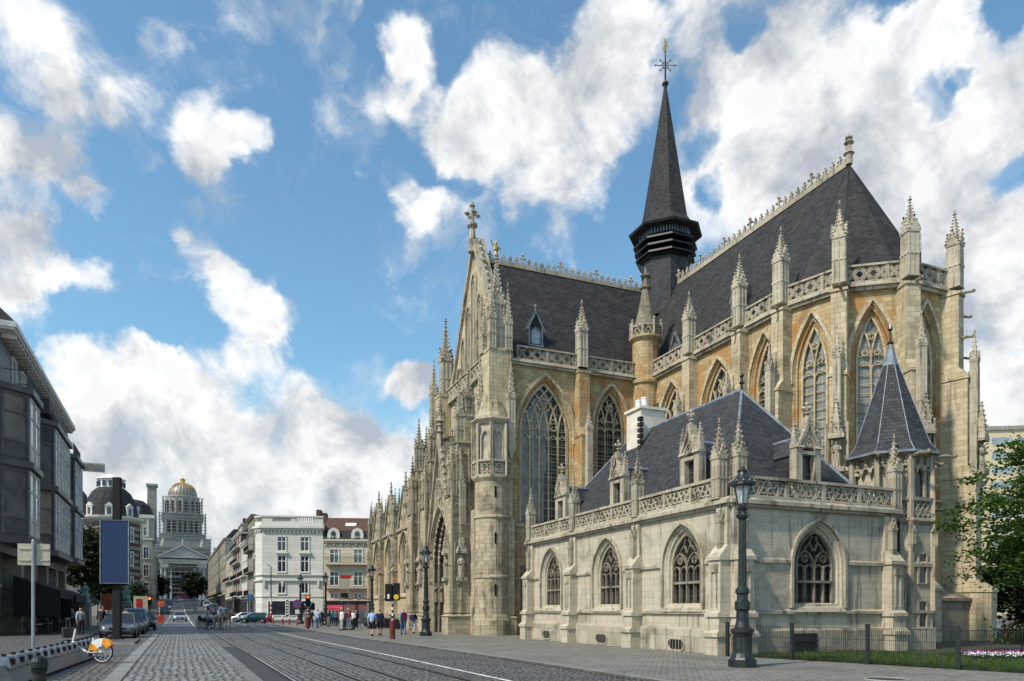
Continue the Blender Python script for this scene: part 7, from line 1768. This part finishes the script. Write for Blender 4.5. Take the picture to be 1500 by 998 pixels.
for i, (q, Y, c, k, lab) in enumerate(((.9, 122, rd, 'suv', 'dark red high car first in the right kerb row'), (.6, 133, sv, 'suv', 'silver high car second in the right kerb row'), (.9, 150, bk, 'hatch', 'black car third in the right kerb row'), (.9, 160, sv, 'hatch', 'silver car fourth in the right kerb row'), (.9, 170, wh, 'van', 'white van fifth in the right kerb row'), (.9, 190, bk, 'hatch', 'black car sixth in the right kerb row'),
    (.9, 215, wh, 'van', 'white van halfway up the right kerb'), (.9, 240, bl, 'van', 'pale blue van high on the right kerb'), (-8.2, 285, wh, 'van', 'white van near the top of the left lane'), (-6.6, 300, wh, 'hatch', 'white car nearest the top of the left lane'), (-10.6, 250, dk, 'hatch', 'dark car high on the left kerb'), (-10.6, 200, sv, 'hatch', 'silver car halfway up the left kerb'), (-10.6, 160, dk, 'suv', 'dark car on the left kerb past the works post'))):
    car('parked_car', lab, P_(q, Y), SA+(pi if q > 0 else 0), c, k, 4.2 if k != 'van' else 4.9, 1.78, {'suv': 1.68, 'van': 2.1, 'hatch': 1.46}[k])

# ------------------------------------------------------------------ people
def body_data(pose):
    "one continuous skinned body; faces sorted into clothing regions. faces local -y"
    J = dict(pelvis=(0, 0, .96), waist=(0, .0, 1.1), chest=(0, -.01, 1.33), neck=(0, .0, 1.475), skull=(0, -.015, 1.56), head=(0, -.02, 1.66), crown=(0, -.01, 1.73), nose=(0, -.125, 1.635))
    J.update(shL=(.175, .01, 1.405), shR=(-.175, .01, 1.405), hipL=(.09, 0, .92), hipR=(-.09, 0, .92))
    A = {'stand': ((.23, .03, 1.13), (.235, -.05, .89), (-.23, .03, 1.13), (-.235, -.05, .89), (.10, -.01, .50), (.105, .02, .09), (-.10, -.01, .50), (-.11, .02, .09)),
         'walk': ((.22, .12, 1.14), (.22, .12, .90), (-.22, -.08, 1.14), (-.22, -.20, .93), (.10, -.14, .53), (.10, -.16, .10), (-.10, .03, .50), (-.10, .26, .14)),
         'bag': ((.25, .05, 1.14), (.17, -.16, 1.02), (-.25, .03, 1.13), (-.24, -.02, .89), (.12, -.02, .50), (.14, .0, .09), (-.10, -.01, .50), (-.10, .04, .09)),
         'sit': ((.22, -.08, 1.14), (.15, -.30, 1.04), (-.22, -.08, 1.14), (-.15, -.30, 1.04), (.12, -.45, .93), (.12, -.45, .50), (-.12, -.45, .93), (-.12, -.45, .50))}[pose]
    for n, p in zip(('elL', 'wrL', 'elR', 'wrR', 'knL', 'anL', 'knR', 'anR'), A): J[n] = p
    for s in 'LR':
        a, e = Vector(J['wr'+s]), Vector(J['el'+s]); d = (a-e).normalized(); J['hd'+s] = tuple(a+d*.09)
        w = J['an'+s]; J['toe'+s] = (w[0]*1.1, w[1]-.17, w[2]-.055 if w[2] < .12 else w[2]-.08); J['heel'+s] = (w[0], w[1]+.05, w[2]-.05)
    R = dict(pelvis=.135, waist=.125, chest=.15, neck=.058, skull=.085, head=.098, crown=.075, nose=.018, shL=.07, shR=.07, hipL=.105, hipR=.105, elL=.043, elR=.043, wrL=.030, wrR=.030, hdL=.034, hdR=.034, knL=.062, knR=.062, anL=.042, anR=.042, toeL=.036, toeR=.036, heelL=.036, heelR=.036)
    E = [('pelvis', 'waist'), ('waist', 'chest'), ('chest', 'neck'), ('neck', 'skull'), ('skull', 'head'), ('head', 'crown'), ('head', 'nose')]
    for s in 'LR':
        E += [('chest', 'sh'+s), ('sh'+s, 'el'+s), ('el'+s, 'wr'+s), ('wr'+s, 'hd'+s), ('pelvis', 'hip'+s), ('hip'+s, 'kn'+s), ('kn'+s, 'an'+s), ('an'+s, 'toe'+s), ('an'+s, 'heel'+s)]
        a, e = Vector(J['hd'+s]), Vector(J['el'+s]); d = (a-e).normalized(); side = Vector((0, 1, 0)) - d*d.y; side.normalize()
        for k in range(4):
            off = side*(.03-.02*k); f0 = a+d*.05+off; f1 = f0+d*(.04, .05, .055, .042)[k]*.9+Vector((-.012 if s == 'L' else .012, 0, 0))
            J['f%d%s' % (k, s)] = tuple(f0); J['g%d%s' % (k, s)] = tuple(f1); R['f%d%s' % (k, s)] = .0095; R['g%d%s' % (k, s)] = .008
            E += [('hd'+s, 'f%d%s' % (k, s)), ('f%d%s' % (k, s), 'g%d%s' % (k, s))]
        t0 = Vector(J['wr'+s])+d*.05-side*.045; t1 = t0+d*.045-side*.012; J['t0'+s] = tuple(t0); J['t1'+s] = tuple(t1); R['t0'+s] = .011; R['t1'+s] = .009; E += [('hd'+s, 't0'+s), ('t0'+s, 't1'+s)]
    names = list(J); idx = {n: i for i, n in enumerate(names)}
    me = bpy.data.meshes.new('body_source'); me.from_pydata([J[n] for n in names], [(idx[a], idx[c]) for a, c in E], []); o = bpy.data.objects.new('body_source', me); COL.objects.link(o)
    sk = o.modifiers.new('skin', 'SKIN'); 
    if not me.skin_vertices: 
        bpy.context.view_layer.objects.active = o
    for i, n in enumerate(names): v = me.skin_vertices[0].data[i]; v.radius = (R[n], R[n]*(.78 if n in ('pelvis', 'waist', 'chest') else 1.0)); v.use_root = (n == 'pelvis')
    ss = o.modifiers.new('sub', 'SUBSURF'); ss.levels = 1
    dg = bpy.context.evaluated_depsgraph_get(); ev = o.evaluated_get(dg); em = bpy.data.meshes.new_from_object(ev); bpy.data.objects.remove(o)
    for p in em.polygons: p.use_smooth = True
    segs = [(Vector(J[a]), Vector(J[c]), R[a]+R[c], a, c) for a, c in E]
    def region(c):
        best = None
        for a, e, r, na, ne in segs:
            ab = e-a; t = max(0, min(1, (c-a).dot(ab)/max(1e-9, ab.length_squared))); d = (c-a-ab*t).length-r*.4
            if best is None or d < best[0]: best = (d, na, ne, t)
        return best[1:]
    return em, [region(p.center.copy()) for p in em.polygons]
def shell(em, keep, off):
    vm = {}; vs = []; fs = []
    for p in em.polygons:
        if not keep(p.index): continue
        f = []
        for vi in p.vertices:
            if vi not in vm: v = em.vertices[vi]; vm[vi] = len(vs); vs.append(tuple(v.co+v.normal*off))
            f.append(vm[vi])
        fs.append(f)
    me = bpy.data.meshes.new('clothing'); me.from_pydata(vs, [], fs); me.update()
    for p in me.polygons: p.use_smooth = True
    return me
BODY = {}
def body_kit(pose, short):
    key = (pose, short)
    if key in BODY: return BODY[key]
    em, rg = body_data(pose) if (pose, 'raw') not in BODY else BODY[(pose, 'raw')]
    BODY[(pose, 'raw')] = (em, rg)
    cen = [p.center.copy() for p in em.polygons]
    def k_top(i): a, c, t = rg[i]; return (a in ('waist', 'chest') and c in ('chest', 'neck', 'shL', 'shR') and not (c == 'neck' and t > .7)) or (a == 'pelvis' and c == 'waist') or (a[:2] == 'sh') or (a[:2] == 'el' and not short and t < .9)
    def k_leg(i): a, c, t = rg[i]; return (a == 'pelvis' and c[:3] == 'hip') or a[:3] == 'hip' or (a == 'pelvis' and t < .35) or (a[:2] == 'kn' and (not short and t < .93))
    def k_shoe(i): a, c, t = rg[i]; return a[:2] == 'an' or (a[:2] == 'kn' and t > .93)
    def k_hair(i): a, c, t = rg[i]; q = cen[i]; return c in ('head', 'crown', 'skull') and a != 'neck' and (q.z > 1.70 or (q.y > .015 and q.z > 1.56))
    BODY[key] = [em]+[shell(em, k, o_) for k, o_ in ((k_top, .014), (k_leg, .012), (k_shoe, .012), (k_hair, .012))]
    return BODY[key]
def person(label, loc, rz, pose, top, legs, hair='hair_dark', short=False, shoes='black', k=1.0, hat=None, pack=None, bag=None, group='people on the square'):
    t = thing('person', label, 'person', loc, rz, group); t.scale = (k, k, k)
    kit = body_kit(pose, short)
    for nm, me, m in zip(('body', 'shirt', 'trousers', 'shoes', 'hair'), kit, (M['skin'], top, legs, M[shoes], M[hair])):
        if not me.materials: me.materials.append(None)
        o = link(nm, me, None, t); o.material_slots[0].link = 'OBJECT'; o.material_slots[0].material = m
    if hat: b = MB(); b.lathe(0, -.01, [(.2, 1.70), (.2, 1.715), (.115, 1.725), (.11, 1.80), (.07, 1.83)], 14); b.build('hat', hat, t)
    if pack: b = MB(); b.hexa([(-.16, .13, 1.02), (.16, .13, 1.02), (.16, .30, 1.02), (-.16, .30, 1.02)], [(-.14, .14, 1.44), (.14, .14, 1.44), (.13, .25, 1.46), (-.13, .25, 1.46)]); [b.tube([(sg*.11, .14, 1.42), (sg*.12, -.06, 1.47), (sg*.13, -.15, 1.3), (sg*.15, .1, 1.08)], .022, 5) for sg in (-1, 1)]; b.build('backpack', pack, t)
    if bag: b = MB(); b.box(-.36, -.22, -.14, .14, .60, .92); b.tube([(-.29, -.1, .92), (-.25, 0, 1.44), (-.29, .1, .92)], .012, 5); b.build('shoulder_bag', bag, t)
    return t
cl = lambda n, c: cloth(n, c)
navy, black_, white_, lblue, sky_, grey_, khaki, green_, teal_, red_, jeans, wine, tan_ = cl('navy_cloth', (.015, .02, .05)), cl('black_cloth', (.012, .012, .014)), cl('white_cloth', (.70, .70, .68)), cl('light_blue_cloth', (.30, .45, .72)), cl('pale_blue_cloth', (.42, .54, .70)), cl('grey_cloth', (.20, .20, .21)), cl('khaki_cloth', (.30, .27, .20)), cl('green_cloth', (.02, .27, .15)), cl('teal_cloth', (.02, .14, .25)), cl('red_cloth', (.50, .04, .04)), cl('denim_cloth', (.08, .13, .24)), cl('wine_cloth', (.10, .012, .03)), cl('pale_jeans_cloth', (.38, .43, .52))
person('person in a light blue shirt and black shorts walking away on the pavement', seen(545, 46.5), pi-.2, 'walk', lblue, black_, short=True, shoes='black', k=1.02)
person('person in dark clothes beside the one in the light blue shirt', seen(556.5, 47.2), pi, 'walk', navy, black_, short=True, k=1.03)
person('person in blue shirt and jeans carrying a wine red backpack', seen(591, 49), pi+.3, 'walk', cl('steel_blue_cloth', (.13, .24, .34)), jeans, 'hair_grey', pack=wine, k=1.06)
person('person with a dark backpack and pale shorts by the aisle hedge', seen(606, 51), pi-.3, 'walk', black_, tan_, short=True, pack=navy, k=.96)
person('person in grey waiting behind the red traffic light', seen(448.5, 72), .3, 'stand', grey_, khaki, k=1.02)
person('person in black just right of the red traffic light', seen(456, 73), .2, 'bag', black_, navy, k=1.0)
person('person in a pale blue shirt and jeans walking alone', seen(465.5, 68), pi, 'walk', sky_, jeans, k=1.05)
person('person in black standing left of the lamp before the cream building', seen(471, 75), .5, 'stand', black_, black_)
person('person with a dark bag right of the lamp before the cream building', seen(481, 72), -.4, 'bag', navy, grey_, bag=black_)
person('person in a green top in the group outside the red awning', seen(486, 77), .4, 'stand', green_, black_)
person('person in a teal jacket in the group outside the red awning', seen(491.5, 76), -.3, 'bag', teal_, navy, bag=black_)
person('person in red in the group outside the red awning', seen(496.5, 78), .1, 'stand', red_, black_, k=.95)
person('person in white top and trousers with a sun hat', seen(500.5, 60), -.8, 'stand', white_, cl('stone_cloth', (.42, .42, .42)), hat=cl('straw_cloth', (.45, .36, .2)), bag=black_, k=1.05)
person('person in black right behind the one in the sun hat', seen(504.5, 61), pi-.6, 'stand', black_, black_)
person('person in a red and grey top and pale jeans with a hat', seen(510.5, 60.5), .7, 'bag', cl('faded_red_cloth', (.36, .14, .14)), tan_, hat=cl('pink_hat_cloth', (.5, .33, .3)), k=1.03)
person('person in a white top holding a bag by the bus shelter', seen(517, 62), -.5, 'bag', white_, black_, bag=cl('cream_bag_cloth', (.6, .57, .5)), k=.98)
person('person in navy at the edge of the bus shelter', seen(521.5, 66), .2, 'stand', navy, black_)
person('person in black walking away in front of the parked saloon', (-26.6, 46.5, 0), pi-.3, 'walk', black_, black_, k=1.08, group='people on the left pavement')
person('person in a white top and black trousers beside the parked saloon', (-26.2, 48.6, 0), pi, 'walk', cl('white_top_cloth', (.5, .5, .5)), black_, k=1.0, group='people on the left pavement')
person('person in pale jacket under the last black awning', (-29.2, 48.5, 0), .6, 'walk', cl('pale_grey_cloth', (.5, .5, .52)), black_, k=1.02, group='people on the left pavement')
person('person in grey beside the pale jacket under the last black awning', (-28.6, 47.6, 0), pi+.4, 'stand', cl('mid_grey_cloth', (.16, .17, .18)), black_, group='people on the left pavement')
person('person in black standing at the cafe front', (-33.4, 52.5, 0), .9, 'stand', black_, black_, group='people on the left pavement')
person('person in dark grey at the cafe tables', (-33.6, 54.8, 0), -.6, 'bag', grey_, black_, group='people on the left pavement')
person('person far up the street crossing the tram tracks', P(-3.5, 175, ROAD), pi/2, 'walk', navy, black_, group='people on the road')

# ------------------------------------------------------------------ horse carriage
def horse(label, loc, rz, coat, mane):
    t = thing('horse', label, 'horse', loc, rz, 'carriage horses')
    J = [(0, .62, 1.18), (0, .25, 1.12), (0, -.25, 1.10), (0, -.58, 1.20), (0, -.82, 1.48), (0, -1.0, 1.72), (0, -1.18, 1.62), (0, -1.40, 1.40)]; R = [.24, .27, .27, .25, .17, .12, .115, .065]
    E = [(i, i+1) for i in range(7)]
    def leg(root, pts, rs):
        p = root
        for q, r in zip(pts, rs): J.append(q); R.append(r); E.append((p, len(J)-1)); p = len(J)-1
    for sg, f in ((1, -.12), (-1, .10)):
        leg(3, [(sg*.15, -.56, 1.0), (sg*.15, -.54+f, .58), (sg*.15, -.56+f*1.4, .12), (sg*.15, -.62+f*1.4, .05)], (.13, .065, .05, .055))
        leg(0, [(sg*.16, .55, .98), (sg*.16, .44-f, .74), (sg*.16, .72-f, .50), (sg*.16, .66-f, .12), (sg*.16, .60-f, .05)], (.17, .11, .06, .05, .055))
        J.append((sg*.06, -.98, 1.88)); R.append(.025); E.append((5, len(J)-1))
    J += [(0, .84, 1.2), (0, .95, .95), (0, .95, .65)]; n = len(J); R += [.05, .06, .05]; E += [(0, n-3), (n-3, n-2), (n-2, n-1)]
    me = bpy.data.meshes.new('horse_source'); me.from_pydata(J, E, []); o = bpy.data.objects.new('horse_source', me); COL.objects.link(o); o.modifiers.new('skin', 'SKIN')
    for i, r in enumerate(R): v = me.skin_vertices[0].data[i]; v.radius = (r, r); v.use_root = i == 1
    s = o.modifiers.new('sub', 'SUBSURF'); s.levels = 1
    em = bpy.data.meshes.new_from_object(o.evaluated_get(bpy.context.evaluated_depsgraph_get())); bpy.data.objects.remove(o)
    for p in em.polygons: p.use_smooth = True
    link('body', em, coat, t)
    b = MB(); b.tube([(0, -.55, 1.45), (0, -.76, 1.68), (0, -.95, 1.86)], .06, 6, .04); b.build('mane', mane, t)
    b = MB(); b.tube([(.19*cos(u), -.62+.05*cos(u), 1.22+.27*sin(u)) for u in [2*pi*k/14 for k in range(15)]], .05, 6); b.tube([(.27, -.5, 1.15), (.3, .7, 1.0)], .02, 5); b.tube([(-.27, -.5, 1.15), (-.3, .7, 1.0)], .02, 5); b.build('harness', M['black'], t)
    return t
cxy = Vector(P(-4.6, 71.0)); cz = g(71)+ROAD; hd = .85      # heading of the carriage about Z (front faces local -y)
rot = lambda x, y, z=0: (cxy.x+x*cos(hd+.0)-y*sin(hd+.0), cxy.y+x*sin(hd)+y*cos(hd), cz+z)
horse('cream horse pulling the carriage, on the near side', rot(-.42, -2.6), hd, M['horse'], M['chestnut'])
horse('cream horse pulling the carriage, on the far side with a chestnut mane', rot(.42, -2.5), hd, cloth('pale_chestnut_coat', (.50, .36, .24)), M['chestnut'])
t = thing('horse_carriage', 'open black horse carriage with large spoked wheels on the tram tracks', 'carriage', rot(0, 0), hd)
b = MB(); prof = [(-1.1, .75), (-.9, .62), (.7, .62), (1.05, .85), (1.15, 1.25), (1.0, 1.25), (.9, .95), (.6, .8), (-.2, .8), (-.3, 1.05), (-.5, 1.05), (-.55, .8), (-.9, .78), (-1.0, .95), (-1.12, .95)]
b.hexa([(-.62, y, z) for y, z in prof], [(.62, y, z) for y, z in prof]); b.build('body', M['iron'], t)
for x in (-.7, .7):
    for y, r in ((-.85, .40), (.75, .52)):
        b = MB(); b.tube([(x, y+r*cos(2*pi*k/20), r+r*sin(2*pi*k/20)) for k in range(21)], .03, 5)
        for k in range(10): u = 2*pi*k/10; b.tube([(x, y, r), (x, y+r*cos(u), r+r*sin(u))], .018, 4)
        b.build('wheel', M['tyre'], t)
b = MB(); b.tube([(0, -1.1, .7), (0, -3.2, .85)], .04, 6); b.tube([(-.7, -.85, .4), (.7, -.85, .4)], .03, 6); b.tube([(-.7, .75, .52), (.7, .75, .52)], .03, 6); b.build('shaft', M['tyre'], t)
b = MB(); b.box(-.55, .55, .35, .95, .8, .98); b.box(-.5, .5, -.95, -.5, .95, 1.12); b.build('seat', M['darkred'], t)
for lab, x, y, z, top in (('driver in black seated at the front of the carriage', 0, -.62, .22, black_), ('passenger in white seated in the carriage', -.26, .72, .05, white_), ('passenger in khaki seated in the carriage', .26, .72, .05, khaki)):
    p_ = rot(x, y, z); person(lab, p_, hd, 'sit', top, grey_, k=.95, group='people in the carriage')
for u, Y, c1_, lab in ((311.5, 70.5, white_, 'cyclist in a white top left of the carriage'),):
    p_ = Vector(seen(u, Y)); p_.z = g(Y)+ROAD
    bicycle('bicycle ridden beside the carriage', p_, -1.9, False, frame='sign_back')
    dx = .30; person(lab, (p_.x+dx*cos(-1.9), p_.y+dx*sin(-1.9), p_.z-.04), -1.9+pi/2, 'sit', c1_, jeans, k=.98, group='people on the road')

# manhole cover in the pavement near the lawn fence
t = thing('manhole_cover', 'round dark iron manhole cover set in the pavement before the fence', 'manhole cover', (8.75, 16.75, 0))
b = MB(); b.lathe(0, 0, [(.42, -.02), (.42, .012), (.36, .016)], 28); b.build('cover', M['iron'], t)
b = MB(); b.tube([(.46*cos(2*pi*k/28), .46*sin(2*pi*k/28), .006) for k in range(29)], .035, 5); b.build('rim', M['kerb'], t)
